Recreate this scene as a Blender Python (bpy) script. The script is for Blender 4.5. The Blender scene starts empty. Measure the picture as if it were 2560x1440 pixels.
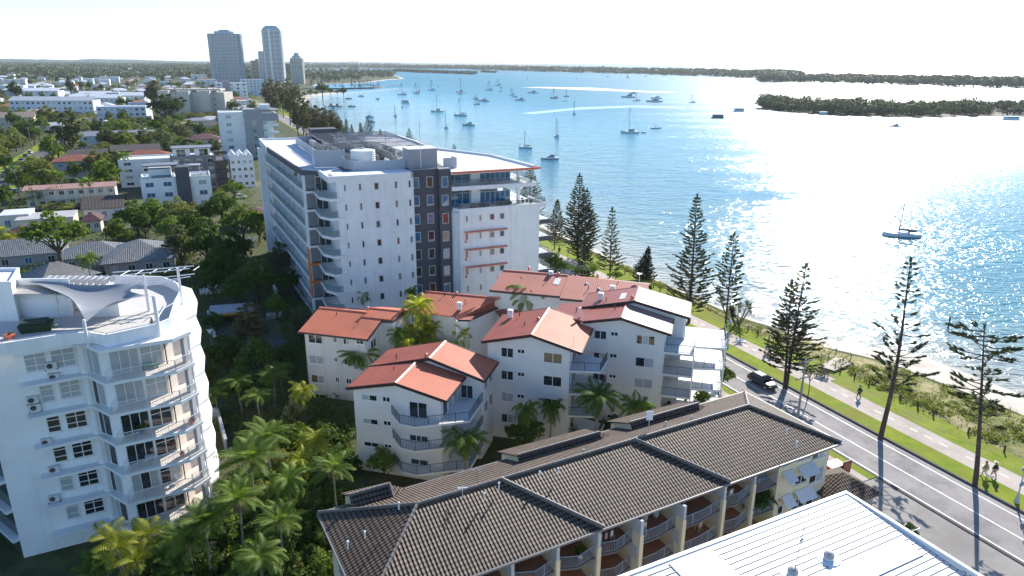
import bpy, math, random
from mathutils import Vector, Matrix, noise, geometry
S = bpy.context.scene
COL = S.collection
rnd = random.Random(7)
rad = math.radians
# ------------------------------------------------------------------ camera
CAMZ, FPX, PITCH, ROLL = 42.0, 1760.0, rad(17.8), 0.006
cp, sp = math.cos(PITCH), math.sin(PITCH)
FW = Vector((0, cp, -sp)); R0 = Vector((1, 0, 0)); U0 = Vector((0, sp, cp))
RT = math.cos(ROLL) * R0 + math.sin(ROLL) * U0
UP = math.cos(ROLL) * U0 - math.sin(ROLL) * R0
cam = bpy.data.cameras.new('camera'); camo = bpy.data.objects.new('camera', cam); COL.objects.link(camo)
cam.sensor_width = 36; cam.lens = FPX / 2560 * 36; cam.clip_start = .5; cam.clip_end = 60000
m = Matrix((RT, UP, -FW)).transposed().to_4x4(); m.translation = (0, 0, CAMZ); camo.matrix_world = m
S.camera = camo


def at(px, py, z=0.0):
    """where the sight line of a photograph pixel meets the level z"""
    d = FW + (px - 1280) / FPX * RT + (720 - py) / FPX * UP
    t = (z - CAMZ) / d.z
    return Vector((0, 0, CAMZ)) + d * t


def row_of(p):
    v = Vector(p) - Vector((0, 0, CAMZ))
    return 720 - FPX * v.dot(UP) / v.dot(FW)


def mpp(p):
    """metres per photograph pixel at a point"""
    return (Vector(p) - Vector((0, 0, CAMZ))).dot(FW) / FPX


def height_to(p, py):
    lo, hi = p.z, 250.0
    for _ in range(50):
        mid = (lo + hi) / 2
        if row_of((p.x, p.y, mid)) > py: lo = mid
        else: hi = mid
    return lo - p.z


E1, E2 = Vector((.911, .412, 0)), Vector((-.412, .911, 0))     # across the shore road, along it


def rf(ac, al, z=0.0):
    return E1 * ac + E2 * al + Vector((0, 0, z))


def frame(ox, oy, deg):
    c, s = math.cos(rad(deg)), math.sin(rad(deg))
    return lambda x, y, z: Vector((ox + c * x - s * y, oy + s * x + c * y, z))


ROAD = lambda x, y, z: rf(x, y, z)
FLAT = frame(0, 0, -15)
IDENT = lambda x, y, z: Vector((x, y, z))


# ------------------------------------------------------------------ mesh builder
class MB:
    def __init__(s, f=IDENT):
        s.v, s.fc, s.f, s.mi, s.cur = [], [], f, [], 0

    def add(s, pts, faces):
        b = len(s.v); s.v += pts
        s.fc += [tuple(b + i for i in f) for f in faces]; s.mi += [s.cur] * len(faces)

    def poly(s, pts):
        s.add([s.f(*p) for p in pts], [tuple(range(len(pts)))]); return s

    def box(s, x0, y0, z0, x1, y1, z1):
        p = [s.f(x, y, z) for z in (z0, z1) for x, y in ((x0, y0), (x1, y0), (x1, y1), (x0, y1))]
        s.add(p, [(3, 2, 1, 0), (4, 5, 6, 7), (0, 1, 5, 4), (1, 2, 6, 5), (2, 3, 7, 6), (3, 0, 4, 7)]); return s

    def prism(s, pl, z0, z1, top=True, bottom=True):
        n = len(pl)
        a = sum(pl[i][0] * pl[(i + 1) % n][1] - pl[(i + 1) % n][0] * pl[i][1] for i in range(n))
        if a < 0: pl = pl[::-1]
        p = [s.f(x, y, z0) for x, y in pl] + [s.f(x, y, z1) for x, y in pl]
        fs = [(i, (i + 1) % n, n + (i + 1) % n, n + i) for i in range(n)]
        if top: fs.append(tuple(range(n, 2 * n)))
        if bottom: fs.append(tuple(range(n - 1, -1, -1)))
        s.add(p, fs); return s

    def slab(s, pts, th):
        """a sloping sheet of thickness th under its top points"""
        n = len(pts)
        p = [s.f(*q) for q in pts] + [s.f(q[0], q[1], q[2] - th) for q in pts]
        s.add(p, [tuple(range(n)), tuple(range(2 * n - 1, n - 1, -1))] + [((i + 1) % n, i, n + i, n + (i + 1) % n) for i in range(n)]); return s

    def tube(s, pts, r, n=6, r2=None):
        P = [Vector(s.f(*q)) for q in pts]; k = len(P); rings = []
        for i, q in enumerate(P):
            d = (P[min(i + 1, k - 1)] - P[max(i - 1, 0)]).normalized()
            u = d.cross(Vector((.3, .2, .93)) if abs(d.z) < .8 else Vector((1, .1, 0))).normalized(); w = d.cross(u)
            rr = r if r2 is None else r + (r2 - r) * i / (k - 1)
            rings += [q + rr * (math.cos(2 * math.pi * j / n) * u + math.sin(2 * math.pi * j / n) * w) for j in range(n)]
        fs = [(i * n + j, i * n + (j + 1) % n, (i + 1) * n + (j + 1) % n, (i + 1) * n + j) for i in range(k - 1) for j in range(n)]
        fs += [tuple(range(n - 1, -1, -1)), tuple(range((k - 1) * n, k * n))]
        s.add(rings, fs); return s

    def lathe(s, c, prof, n=10):
        P = [s.f(c[0] + r * math.cos(2 * math.pi * j / n), c[1] + r * math.sin(2 * math.pi * j / n), c[2] + z) for r, z in prof for j in range(n)]
        k = len(prof)
        fs = [(i * n + j, i * n + (j + 1) % n, (i + 1) * n + (j + 1) % n, (i + 1) * n + j) for i in range(k - 1) for j in range(n)]
        fs += [tuple(range(n - 1, -1, -1)), tuple(range((k - 1) * n, k * n))]
        s.add(P, fs); return s

    def loft(s, rings, cap=True):
        n = len(rings[0]); P = [s.f(*q) for r in rings for q in r]
        fs = [(i * n + j, i * n + (j + 1) % n, (i + 1) * n + (j + 1) % n, (i + 1) * n + j) for i in range(len(rings) - 1) for j in range(n)]
        if cap: fs += [tuple(range(n - 1, -1, -1)), tuple(range((len(rings) - 1) * n, len(rings) * n))]
        s.add(P, fs); return s

    def build(s, name, mat, parent=None, smooth=False, uv=False, org=None):
        me = bpy.data.meshes.new(name); me.from_pydata(s.v, [], s.fc); me.update()
        mats = mat if isinstance(mat, (list, tuple)) else [mat]
        for q in mats: me.materials.append(q) if q else None
        if len(mats) > 1: me.polygons.foreach_set('material_index', s.mi)
        if smooth: me.polygons.foreach_set('use_smooth', [True] * len(me.polygons))
        if uv:
            L = me.uv_layers.new(name='uv').data
            for f in me.polygons:
                n = f.normal
                if abs(n.z) > .9995: u, w = Vector((.878, .478, 0)), Vector((-.478, .878, 0))
                else: u = Vector((0, 0, 1)).cross(n).normalized(); w = n.cross(u)
                for li in f.loop_indices:
                    q = me.vertices[me.loops[li].vertex_index].co
                    L[li].uv = (q.dot(u), q.dot(w))
        o = bpy.data.objects.new(name, me); COL.objects.link(o)
        if parent is not None:
            o.parent = parent
            if parent.get('_w'): o.matrix_parent_inverse = Matrix.Translation(parent.location).inverted()
            elif parent.parent is not None and parent.parent.get('_w'): pass
        return o


def tag(o, label=None, cat=None, group=None, kind=None):
    if label: o['label'] = label
    if cat: o['category'] = cat
    if group: o['group'] = group
    if kind: o['kind'] = kind
    return o


def thing(name, label, cat, loc=(0, 0, 0), rz=0.0, group=None, world=True):
    """an Empty at the thing's base; world=True: its parts are meshed in world coordinates"""
    o = bpy.data.objects.new(name, None); COL.objects.link(o); o.empty_display_size = .3
    o.location = loc; o.rotation_euler = (0, 0, rz)
    if world: o['_w'] = 1
    return tag(o, label, cat, group)


KIDS = {}


def kids_of(root):
    if not KIDS:
        for o in COL.objects:
            if o.parent: KIDS.setdefault(o.parent.name, []).append(o)
    return KIDS.get(root.name, [])


def dup(root, loc, rz=0.0, sc=1.0, label=None, cat=None, group=None, parts=True, swap=None):
    """a copy of a thing with copies of its parts and sub-parts"""
    r = root.copy(); COL.objects.link(r); r.location = loc; r.rotation_euler = (0, 0, rz)
    r.scale = sc if isinstance(sc, tuple) else (sc, sc, sc)
    tag(r, label, cat, group)
    for ch in [o for o in root.children]:
        c = ch.copy(); COL.objects.link(c); c.parent = r
        for g in ch.children:
            d = g.copy(); COL.objects.link(d); d.parent = c
    return r


def drop(root):
    for ch in list(root.children):
        for g in list(ch.children): bpy.data.objects.remove(g)
        bpy.data.objects.remove(ch)
    bpy.data.objects.remove(root)


# ------------------------------------------------------------------ materials
def nodes_of(name):
    mt = bpy.data.materials.new(name); mt.use_nodes = True; nt = mt.node_tree
    b = nt.nodes['Principled BSDF']
    return mt, nt, b


def N(nt, typ, **kw):
    n = nt.nodes.new(typ)
    for k, v in kw.items():
        if k in n.inputs: n.inputs[k].default_value = v
        else: setattr(n, k, v)
    return n


def mat(name, col, rough=.7, var=.12, scale=.6, bump=0.0, bscale=20.0, metal=0.0, spec=.5, rand=0.0, stain=0.0, coat=0.0):
    mt, nt, b = nodes_of(name); L = nt.links.new
    tc = N(nt, 'ShaderNodeTexCoord')
    nz = N(nt, 'ShaderNodeTexNoise', Scale=scale, Detail=6.0, Roughness=.6); L(tc.outputs['Object'], nz.inputs['Vector'])
    mr = N(nt, 'ShaderNodeMapRange'); mr.inputs['From Min'].default_value = .25; mr.inputs['From Max'].default_value = .75
    mr.inputs['To Min'].default_value = 1 - var; mr.inputs['To Max'].default_value = 1 + var
    L(nz.outputs['Fac'], mr.inputs['Value'])
    fac = mr.outputs['Result']
    if rand:
        oi = N(nt, 'ShaderNodeObjectInfo'); m2 = N(nt, 'ShaderNodeMapRange')
        m2.inputs['To Min'].default_value = 1 - rand; m2.inputs['To Max'].default_value = 1 + rand
        L(oi.outputs['Random'], m2.inputs['Value'])
        mm = N(nt, 'ShaderNodeMath', operation='MULTIPLY'); L(fac, mm.inputs[0]); L(m2.outputs['Result'], mm.inputs[1]); fac = mm.outputs[0]
    if stain:                                      # rain streaks running down the wall
        mp = N(nt, 'ShaderNodeMapping'); mp.inputs['Scale'].default_value = (2.2, 2.2, .12); L(tc.outputs['Object'], mp.inputs['Vector'])
        n2 = N(nt, 'ShaderNodeTexNoise', Scale=1.0, Detail=5.0); L(mp.outputs['Vector'], n2.inputs['Vector'])
        m3 = N(nt, 'ShaderNodeMapRange'); m3.inputs['From Min'].default_value = .5; m3.inputs['From Max'].default_value = .85
        m3.inputs['To Min'].default_value = 1; m3.inputs['To Max'].default_value = 1 - stain
        L(n2.outputs['Fac'], m3.inputs['Value'])
        mm = N(nt, 'ShaderNodeMath', operation='MULTIPLY'); L(fac, mm.inputs[0]); L(m3.outputs['Result'], mm.inputs[1]); fac = mm.outputs[0]
    vm = N(nt, 'ShaderNodeVectorMath', operation='SCALE'); vm.inputs[0].default_value = col[:3]; L(fac, vm.inputs['Scale'])
    L(vm.outputs[0], b.inputs['Base Color'])
    b.inputs['Roughness'].default_value = rough; b.inputs['Metallic'].default_value = metal
    b.inputs['Specular IOR Level'].default_value = spec
    if coat: b.inputs['Coat Weight'].default_value = coat
    if bump:
        bn = N(nt, 'ShaderNodeTexNoise', Scale=bscale, Detail=4.0); L(tc.outputs['Object'], bn.inputs['Vector'])
        bp = N(nt, 'ShaderNodeBump', Strength=bump, Distance=.05); L(bn.outputs['Fac'], bp.inputs['Height']); L(bp.outputs[0], b.inputs['Normal'])
    return mt


def ribbed(name, col, rough, pitch, depth, metal=0.0, rows=0.0, col2=None, axis=0, var=.1, sharp=0, spec=.5, vs=.25):
    """sheet-metal ribs (rows=0) or roof tiles with rolls and courses (rows = course height), laid out in the face's own metres"""
    mt, nt, b = nodes_of(name); L = nt.links.new
    uv = N(nt, 'ShaderNodeUVMap'); sx = N(nt, 'ShaderNodeSeparateXYZ'); L(uv.outputs[0], sx.inputs[0])

    def math_(op, a, bb=None):
        n = N(nt, 'ShaderNodeMath', operation=op)
        for i, q in enumerate((a, bb)):
            if q is None: continue
            if isinstance(q, (int, float)): n.inputs[i].default_value = q
            else: L(q, n.inputs[i])
        return n.outputs[0]
    w = math_('SINE', math_('MULTIPLY', sx.outputs[axis], 2 * math.pi / pitch))
    w = math_('ADD', math_('MULTIPLY', w, .5), .5)
    if sharp: w = math_('POWER', w, sharp)
    h = w
    tc = N(nt, 'ShaderNodeTexCoord')
    nz = N(nt, 'ShaderNodeTexNoise', Scale=vs, Detail=7.0, Roughness=.65); L(tc.outputs['Object'], nz.inputs['Vector'])
    mr = N(nt, 'ShaderNodeMapRange'); mr.inputs['From Min'].default_value = .25; mr.inputs['From Max'].default_value = .75
    mr.inputs['To Min'].default_value = 1 - var; mr.inputs['To Max'].default_value = 1 + var; L(nz.outputs['Fac'], mr.inputs['Value'])
    fac = mr.outputs['Result']
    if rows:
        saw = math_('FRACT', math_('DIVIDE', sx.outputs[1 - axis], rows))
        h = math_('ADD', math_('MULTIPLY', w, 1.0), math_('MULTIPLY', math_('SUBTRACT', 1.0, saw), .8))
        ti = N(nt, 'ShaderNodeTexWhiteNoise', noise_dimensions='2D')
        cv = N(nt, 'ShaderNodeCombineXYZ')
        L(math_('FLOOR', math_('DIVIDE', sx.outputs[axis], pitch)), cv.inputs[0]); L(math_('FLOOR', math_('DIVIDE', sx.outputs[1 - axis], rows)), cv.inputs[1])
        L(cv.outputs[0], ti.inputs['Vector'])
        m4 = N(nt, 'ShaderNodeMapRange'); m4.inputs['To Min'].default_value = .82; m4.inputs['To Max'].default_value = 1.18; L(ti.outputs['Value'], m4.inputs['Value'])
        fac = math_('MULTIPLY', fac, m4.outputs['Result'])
        fac = math_('MULTIPLY', fac, math_('ADD', .22, math_('MULTIPLY', math_('GREATER_THAN', saw, .36), .78)))   # shadow of each course's lip painted across the lap
    mx = N(nt, 'ShaderNodeMix', data_type='RGBA'); c2 = col2 or tuple(c * .8 for c in col)
    mx.inputs['A'].default_value = (*c2, 1); mx.inputs['B'].default_value = (*col, 1); L(w, mx.inputs['Factor'])
    vm = N(nt, 'ShaderNodeVectorMath', operation='SCALE'); L(mx.outputs['Result'], vm.inputs[0]); L(fac, vm.inputs['Scale'])
    L(vm.outputs[0], b.inputs['Base Color'])
    bp = N(nt, 'ShaderNodeBump', Strength=1.0, Distance=depth); L(h, bp.inputs['Height']); L(bp.outputs[0], b.inputs['Normal'])
    b.inputs['Roughness'].default_value = rough; b.inputs['Metallic'].default_value = metal; b.inputs['Specular IOR Level'].default_value = spec
    return mt


def leafmat(name, c1, c2, rand=.35, trans=.35, rough=.66):
    mt, nt, b = nodes_of(name); L = nt.links.new
    tc = N(nt, 'ShaderNodeTexCoord'); oi = N(nt, 'ShaderNodeObjectInfo')
    nz = N(nt, 'ShaderNodeTexNoise', Scale=1.1, Detail=4.0); L(tc.outputs['Object'], nz.inputs['Vector'])
    mr = N(nt, 'ShaderNodeMapRange'); mr.inputs['From Min'].default_value = .3; mr.inputs['From Max'].default_value = .7; L(nz.outputs['Fac'], mr.inputs['Value'])
    mx = N(nt, 'ShaderNodeMix', data_type='RGBA'); mx.inputs['A'].default_value = (*c1, 1); mx.inputs['B'].default_value = (*c2, 1); L(mr.outputs['Result'], mx.inputs['Factor'])
    m2 = N(nt, 'ShaderNodeMapRange'); m2.inputs['To Min'].default_value = 1 - rand; m2.inputs['To Max'].default_value = 1 + rand; L(oi.outputs['Random'], m2.inputs['Value'])
    vm = N(nt, 'ShaderNodeVectorMath', operation='SCALE'); L(mx.outputs['Result'], vm.inputs[0]); L(m2.outputs['Result'], vm.inputs['Scale'])
    L(vm.outputs[0], b.inputs['Base Color']); b.inputs['Roughness'].default_value = rough; b.inputs['Specular IOR Level'].default_value = .18
    if trans:
        tr = N(nt, 'ShaderNodeBsdfTranslucent'); ms = N(nt, 'ShaderNodeMixShader'); ms.inputs[0].default_value = trans
        v3 = N(nt, 'ShaderNodeVectorMath', operation='MULTIPLY'); L(vm.outputs[0], v3.inputs[0]); v3.inputs[1].default_value = (1.5, 1.6, .7)
        L(v3.outputs[0], tr.inputs['Color'])
        L(b.outputs[0], ms.inputs[1]); L(tr.outputs[0], ms.inputs[2]); L(ms.outputs[0], nt.nodes['Material Output'].inputs['Surface'])
    return mt


def glassmat(name, col, rough=.06, spec=1.0):
    return mat(name, col, rough, var=.25, scale=.35, spec=spec)


W_ = mat('white_render', (.84, .835, .82), .75, .07, .4, stain=.16)
WSH = mat('white_paint', (.80, .80, .79), .5, .04, .5)
CREAM = mat('cream_render', (.74, .66, .47), .8, .06, .5, stain=.08)
BEIGE = mat('beige_render', (.62, .55, .46), .8, .06, .5, stain=.1)
PALE = mat('pale_grey_render', (.68, .66, .62), .8, .05, .5, stain=.16)
SOFTW = mat('soft_white_render', (.72, .71, .685), .8, .05, .5, stain=.06)
BEIGEW = mat('warm_balcony_render', (.70, .62, .54), .85, .05, .5)
DGREY = mat('charcoal_render', (.085, .085, .10), .7, .1, .5)
MGREY = mat('mid_grey_render', (.33, .33, .35), .7, .08, .5)
SLATE = mat('slate_panel', (.19, .20, .22), .55, .1, 2.0)
ORANGE = mat('orange_paint', (.72, .20, .05), .5, .08, .6)
CORAL = mat('coral_paint', (.66, .17, .09), .5, .08, .6)
STEEL = mat('galvanised_steel', (.45, .47, .49), .4, .15, 1.5, metal=.6)
RAILD = mat('dark_rail_paint', (.035, .045, .055), .5, .1, 2)
RAILB = mat('blue_grey_rail_paint', (.30, .40, .50), .45, .08, 2)
RAILW = mat('white_rail_paint', (.78, .78, .78), .45, .05, 2)
ROOFW = mat('pale_roof_membrane', (.70, .70, .71), .75, .12, .25)
CONC = mat('concrete', (.42, .40, .37), .9, .12, .5, bump=.1)
DCONC = mat('netting_darkened_concrete', (.14, .14, .14), .9, .15, .5)
TILEFLOOR = mat('terracotta_floor_tiles', (.38, .18, .11), .7, .15, 1)
GL_D = glassmat('dark_window_glass', (.02, .026, .032))
GL_B = glassmat('sky_reflection_glass', (.03, .14, .27), .04)  # blue of the reflected sky put into the pane colour; one pot shares it
GL_C = mat('curtained_glass', (.42, .44, .45), .18, .12, 1.2, spec=.6)
GL_G = glassmat('green_window_glass', (.05, .20, .18))
GL_R = glassmat('red_reflection_glass', (.055, .012, .014), .1)  # dark red stands in for roofs mirrored in panes; also colours tail lights
GL_T = glassmat('brown_blind_window', (.17, .12, .08), .2)
ALU = mat('window_frame_paint', (.78, .77, .74), .4, .04, 2)
FRAMET = mat('tan_window_frame', (.54, .53, .52), .5, .05, 2)
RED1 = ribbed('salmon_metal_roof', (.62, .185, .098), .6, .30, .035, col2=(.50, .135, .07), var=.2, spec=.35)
RED2 = ribbed('dark_slope_red_roof', (.42, .115, .065), .45, .34, .045, col2=(.25, .062, .038), var=.2)  # shaded copy of the roof red, for slopes turned from the sun
TRIM = mat('maroon_gutter', (.035, .014, .016), .5, .1, 2)
REDCAP = mat('salmon_ridge_cap', (.62, .20, .13), .45, .08, 1)
TILE = ribbed('charcoal_roof_tiles', (.185, .128, .088), .62, .30, .07, rows=.38, col2=(.085, .060, .044), var=.3, spec=.28)  # lit roll tops and dark gaps between them are put into the two colours
TILEB = ribbed('brown_roof_tiles', (.12, .085, .065), .6, .34, .06, rows=.40, col2=(.07, .05, .04), var=.2)
TILEO = ribbed('orange_roof_tiles', (.42, .12, .045), .6, .34, .05, rows=.40, col2=(.28, .08, .03), var=.25)
TILEG = ribbed('grey_roof_tiles', (.30, .30, .30), .5, .34, .05, rows=.40, col2=(.2, .2, .2), var=.15)
TILEM = ribbed('maroon_roof_tiles', (.16, .045, .035), .6, .34, .05, rows=.40, col2=(.1, .03, .025), var=.2)
WROOF = mat('white_metal_roof', (.76, .745, .71), .45, .05, .3)
GROOF = ribbed('pale_grey_metal_roof', (.55, .56, .57), .4, .5, .04, var=.1)
CAPG = mat('ridge_cap_tiles', (.17, .145, .125), .6, .25, 2.5)
WOODP = mat('weathered_timber', (.10, .075, .055), .85, .25, 3)
POLEM = mat('grey_power_pole_timber', (.33, .31, .29), .85, .15, 3)
BARK = mat('grey_brown_bark', (.10, .075, .06), .9, .3, 3, rand=.2)
PBARK = mat('palm_bark', (.24, .20, .16), .9, .25, 4, rand=.15)
PINEB = mat('pine_bark', (.075, .055, .045), .9, .3, 3)
LEAF = [leafmat('leaf_deep_green', (.050, .090, .020), (.105, .155, .032)),
        leafmat('leaf_mid_green', (.085, .135, .022), (.165, .21, .038)),
        leafmat('leaf_olive', (.125, .145, .038), (.21, .21, .062)),
        leafmat('leaf_grey_green', (.085, .10, .050), (.165, .17, .085))]
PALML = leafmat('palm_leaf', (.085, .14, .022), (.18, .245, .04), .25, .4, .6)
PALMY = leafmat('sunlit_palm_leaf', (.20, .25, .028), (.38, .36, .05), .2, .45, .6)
PALMD = mat('dry_palm_frond', (.27, .20, .11), .9, .25, 4)
PINEL = leafmat('pine_needle', (.048, .062, .026), (.085, .098, .042), .15, .15, .7)
PINEL2 = leafmat('young_pine_needle', (.022, .045, .020), (.04, .065, .03), .15, .12, .7)
CASL = leafmat('casuarina_needle', (.095, .085, .040), (.15, .13, .06), .15, .25, .7)
PANL = leafmat('pandanus_leaf', (.035, .055, .022), (.07, .09, .04), .2, .2, .5)
# ------------------------------------------------------------------ light and sky
SUN_AZ, SUN_EL = rad(27.5), rad(29.5)
wd = bpy.data.worlds.new('World'); S.world = wd; wd.use_nodes = True
nt = wd.node_tree; bg = nt.nodes['Background']
sky = nt.nodes.new('ShaderNodeTexSky'); sky.sky_type = 'NISHITA'; sky.sun_disc = False
sky.sun_elevation = SUN_EL; sky.sun_rotation = SUN_AZ; sky.air_density = .8; sky.dust_density = .05; sky.ozone_density = 3.0
hs = nt.nodes.new('ShaderNodeHueSaturation'); hs.inputs['Saturation'].default_value = 1.05          # the camera's white balance
nt.links.new(sky.outputs[0], hs.inputs['Color'])
wbn = nt.nodes.new('ShaderNodeVectorMath'); wbn.operation = 'MULTIPLY'; wbn.inputs[1].default_value = (.94, 1.0, 1.04); nt.links.new(hs.outputs[0], wbn.inputs[0])
nt.links.new(wbn.outputs[0], bg.inputs['Color']); bg.inputs['Strength'].default_value = .115
sl = bpy.data.lights.new('sun', 'SUN'); sl.energy = 4.5; sl.angle = rad(.53); sl.color = (1, .95, .87)
so = bpy.data.objects.new('sun', sl); COL.objects.link(so)
so.rotation_euler = Vector((math.sin(SUN_AZ) * math.cos(SUN_EL), math.cos(SUN_AZ) * math.cos(SUN_EL), math.sin(SUN_EL))).to_track_quat('Z', 'Y').to_euler()
S.view_settings.view_transform = 'Standard'; S.view_settings.look = 'None'; S.view_settings.exposure = .93; S.view_settings.gamma = 1
S.render.engine = 'CYCLES'
cy = S.cycles; cy.use_denoising = True; cy.max_bounces = 6; cy.diffuse_bounces = 3; cy.glossy_bounces = 3; cy.transmission_bounces = 3
cy.transparent_max_bounces = 6; cy.sample_clamp_indirect = 6; cy.caustics_reflective = False; cy.caustics_refractive = False
cy.use_adaptive_sampling = True; cy.adaptive_threshold = .015


# ------------------------------------------------------------------ ground, shore, water
def structure(name, mb, m, uv=False, smooth=False):
    return tag(mb.build(name, m, uv=uv, smooth=smooth), kind='structure')


def duo(name, c1, c2, scale, rough=.95, c3=None, s3=.05, bump=.0, bscale=8.0, lo=.4, hi=.6):
    """two or three colours in noise patches"""
    mt, nt, b = nodes_of(name); L = nt.links.new
    tc = N(nt, 'ShaderNodeTexCoord')
    nz = N(nt, 'ShaderNodeTexNoise', Scale=scale, Detail=8.0, Roughness=.65); L(tc.outputs['Object'], nz.inputs['Vector'])
    mr = N(nt, 'ShaderNodeMapRange'); mr.inputs['From Min'].default_value = lo; mr.inputs['From Max'].default_value = hi; L(nz.outputs['Fac'], mr.inputs['Value'])
    mx = N(nt, 'ShaderNodeMix', data_type='RGBA'); mx.inputs['A'].default_value = (*c1, 1); mx.inputs['B'].default_value = (*c2, 1); L(mr.outputs['Result'], mx.inputs['Factor'])
    out = mx.outputs['Result']
    if c3:
        n3 = N(nt, 'ShaderNodeTexNoise', Scale=s3, Detail=6.0, Roughness=.7); L(tc.outputs['Object'], n3.inputs['Vector'])
        m3 = N(nt, 'ShaderNodeMapRange'); m3.inputs['From Min'].default_value = .48; m3.inputs['From Max'].default_value = .62; L(n3.outputs['Fac'], m3.inputs['Value'])
        x3 = N(nt, 'ShaderNodeMix', data_type='RGBA'); L(out, x3.inputs['A']); x3.inputs['B'].default_value = (*c3, 1); L(m3.outputs['Result'], x3.inputs['Factor']); out = x3.outputs['Result']
    L(out, b.inputs['Base Color']); b.inputs['Roughness'].default_value = rough; b.inputs['Specular IOR Level'].default_value = .2
    if bump:
        bn = N(nt, 'ShaderNodeTexNoise', Scale=bscale, Detail=5.0); L(tc.outputs['Object'], bn.inputs['Vector'])
        bp = N(nt, 'ShaderNodeBump', Strength=1.0, Distance=bump); L(bn.outputs['Fac'], bp.inputs['Height']); L(bp.outputs[0], b.inputs['Normal'])
    return mt


EARTH = duo('garden_ground', (.055, .07, .026), (.10, .11, .045), .5, c3=(.13, .125, .085), s3=.03, bump=.05)
GRASS = duo('mown_grass', (.165, .235, .010), (.245, .285, .018), .45, c3=(.21, .21, .03), s3=.16, bump=.03, bscale=14)
DUNEM = duo('dune_sand_and_grass', (.21, .21, .06), (.44, .36, .20), .55, c3=(.15, .17, .045), s3=.25, bump=.12, bscale=3)
SANDM = duo('beach_sand', (.56, .50, .42), (.63, .57, .49), .3, c3=(.46, .41, .34), s3=.09, bump=.02)
ASPH = duo('worn_asphalt', (.285, .262, .25), (.335, .31, .295), .35, rough=.85, c3=(.215, .20, .192), s3=.22, bump=.006, bscale=60)
ASPHD = duo('dark_asphalt', (.09, .09, .10), (.13, .13, .135), .3, rough=.9)
PATHM = duo('path_concrete', (.46, .395, .34), (.51, .44, .38), .5, c3=(.41, .35, .30), s3=.2, rough=.85)
PAINT = mat('road_paint', (.74, .74, .72), .6, .15, 3)
KERBM = mat('kerb_concrete', (.38, .35, .32), .9, .12, 1)

shore = [(-160, 101), (0, 100), (50, 99.3), (60, 99.1), (64.5, 99.1), (68, 97.6), (73, 92.6), (81, 89.8), (86, 87.6), (91, 85.4), (110, 84.7), (128, 84.5), (142, 86), (160, 86.3), (250, 85), (400, 79), (560, 82), (700, 98), (766, 111), (830, 122), (906, 139), (960, 160), (1008, 184), (1040, 212)]
bank = [(al, ac - w) for (al, ac), w in zip(shore, [8, 8, 7.8, 8.5, 9, 9, 6.5, 4, 3.5, 2.2, 2, 2.2, 3, 4, 5, 5, 6, 8, 12, 12, 14, 16, 18, 10])]
sh_w = [rf(ac, al) for al, ac in shore]; bk_w = [rf(ac, al) for al, ac in bank]
# the coast beyond, followed round the marina bay and the point
far_px = [(846, 228), (800, 222), (775, 214), (800, 209), (880, 208), (905, 206), (960, 199), (1003, 196), (985, 189), (950, 182), (900, 178), (850, 176.5), (780, 176), (700, 175.5)]
far_w = [at(x, y, 0) for x, y in far_px]
land2 = [at(640, 173.5, 0), at(800, 172, 0), at(900, 171.5, 0), at(1000, 171, 0), at(1090, 168.5, 0)]
cr = [(al, 0) for al in ()]
pl = [(p.x, p.y) for p in bk_w + far_w + land2]
pl += [(12000, 46000), (-46000, 46000), (-46000, -600), (60, -600)]
structure('ground', MB().poly([(x, y, 0) for x, y in pl]), EARTH)
bm_ = MB()
for i in range(len(shore) - 1):
    a, b, c, d = bk_w[i], bk_w[i + 1], sh_w[i + 1], sh_w[i]
    e, f = d + E1 * 7, c + E1 * 7
    bm_.add([v.copy() for v in (a, b, c, d)], [(0, 3, 2, 1)])
    for v, z in zip(bm_.v[-4:], (.03, .03, -.86, -.86)): v.z = z
    bm_.add([Vector((d.x, d.y, -.86)), Vector((c.x, c.y, -.86)), Vector((f.x, f.y, -2)), Vector((e.x, e.y, -2))], [(0, 3, 2, 1)])
fb = MB()
for i in range(len(far_w) - 1):
    a, b = far_w[i], far_w[i + 1]; n = (b - a).cross(Vector((0, 0, 1))).normalized() * (-4 if i < 5 else -14)
    q = [a, b, b - n, a - n]
    bm_.add([Vector((v.x, v.y, z)) for v, z in zip(q, (.02, .02, -1.4, -1.4))], [(0, 1, 2, 3)])
structure('beach', bm_, SANDM)

# water: strips that follow the shore so that the shallows can be pale
wm, nt, b = nodes_of('bay_water'); L = nt.links.new
tc = N(nt, 'ShaderNodeTexCoord'); va = N(nt, 'ShaderNodeVertexColor', layer_name='shoal')
mpn = N(nt, 'ShaderNodeMapping'); mpn.inputs['Rotation'].default_value = (0, 0, rad(18)); mpn.inputs['Scale'].default_value = (.55, 1.0, 1); L(tc.outputs['Object'], mpn.inputs['Vector'])
n1 = N(nt, 'ShaderNodeTexNoise', Scale=.75, Detail=3.0, Roughness=.55); L(mpn.outputs[0], n1.inputs['Vector'])
n2 = N(nt, 'ShaderNodeTexNoise', Scale=.14, Detail=3.0); L(mpn.outputs[0], n2.inputs['Vector'])
mpl = N(nt, 'ShaderNodeMapping'); mpl.inputs['Rotation'].default_value = (0, 0, rad(10)); mpl.inputs['Scale'].default_value = (.0025, .02, 1); L(tc.outputs['Object'], mpl.inputs['Vector'])
n3 = N(nt, 'ShaderNodeTexNoise', Scale=1.0, Detail=5.0, Roughness=.6); L(mpl.outputs[0], n3.inputs['Vector'])
ad = N(nt, 'ShaderNodeMath', operation='MULTIPLY_ADD'); L(n2.outputs['Fac'], ad.inputs[0]); ad.inputs[1].default_value = 1.3; L(n1.outputs['Fac'], ad.inputs[2])
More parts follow.
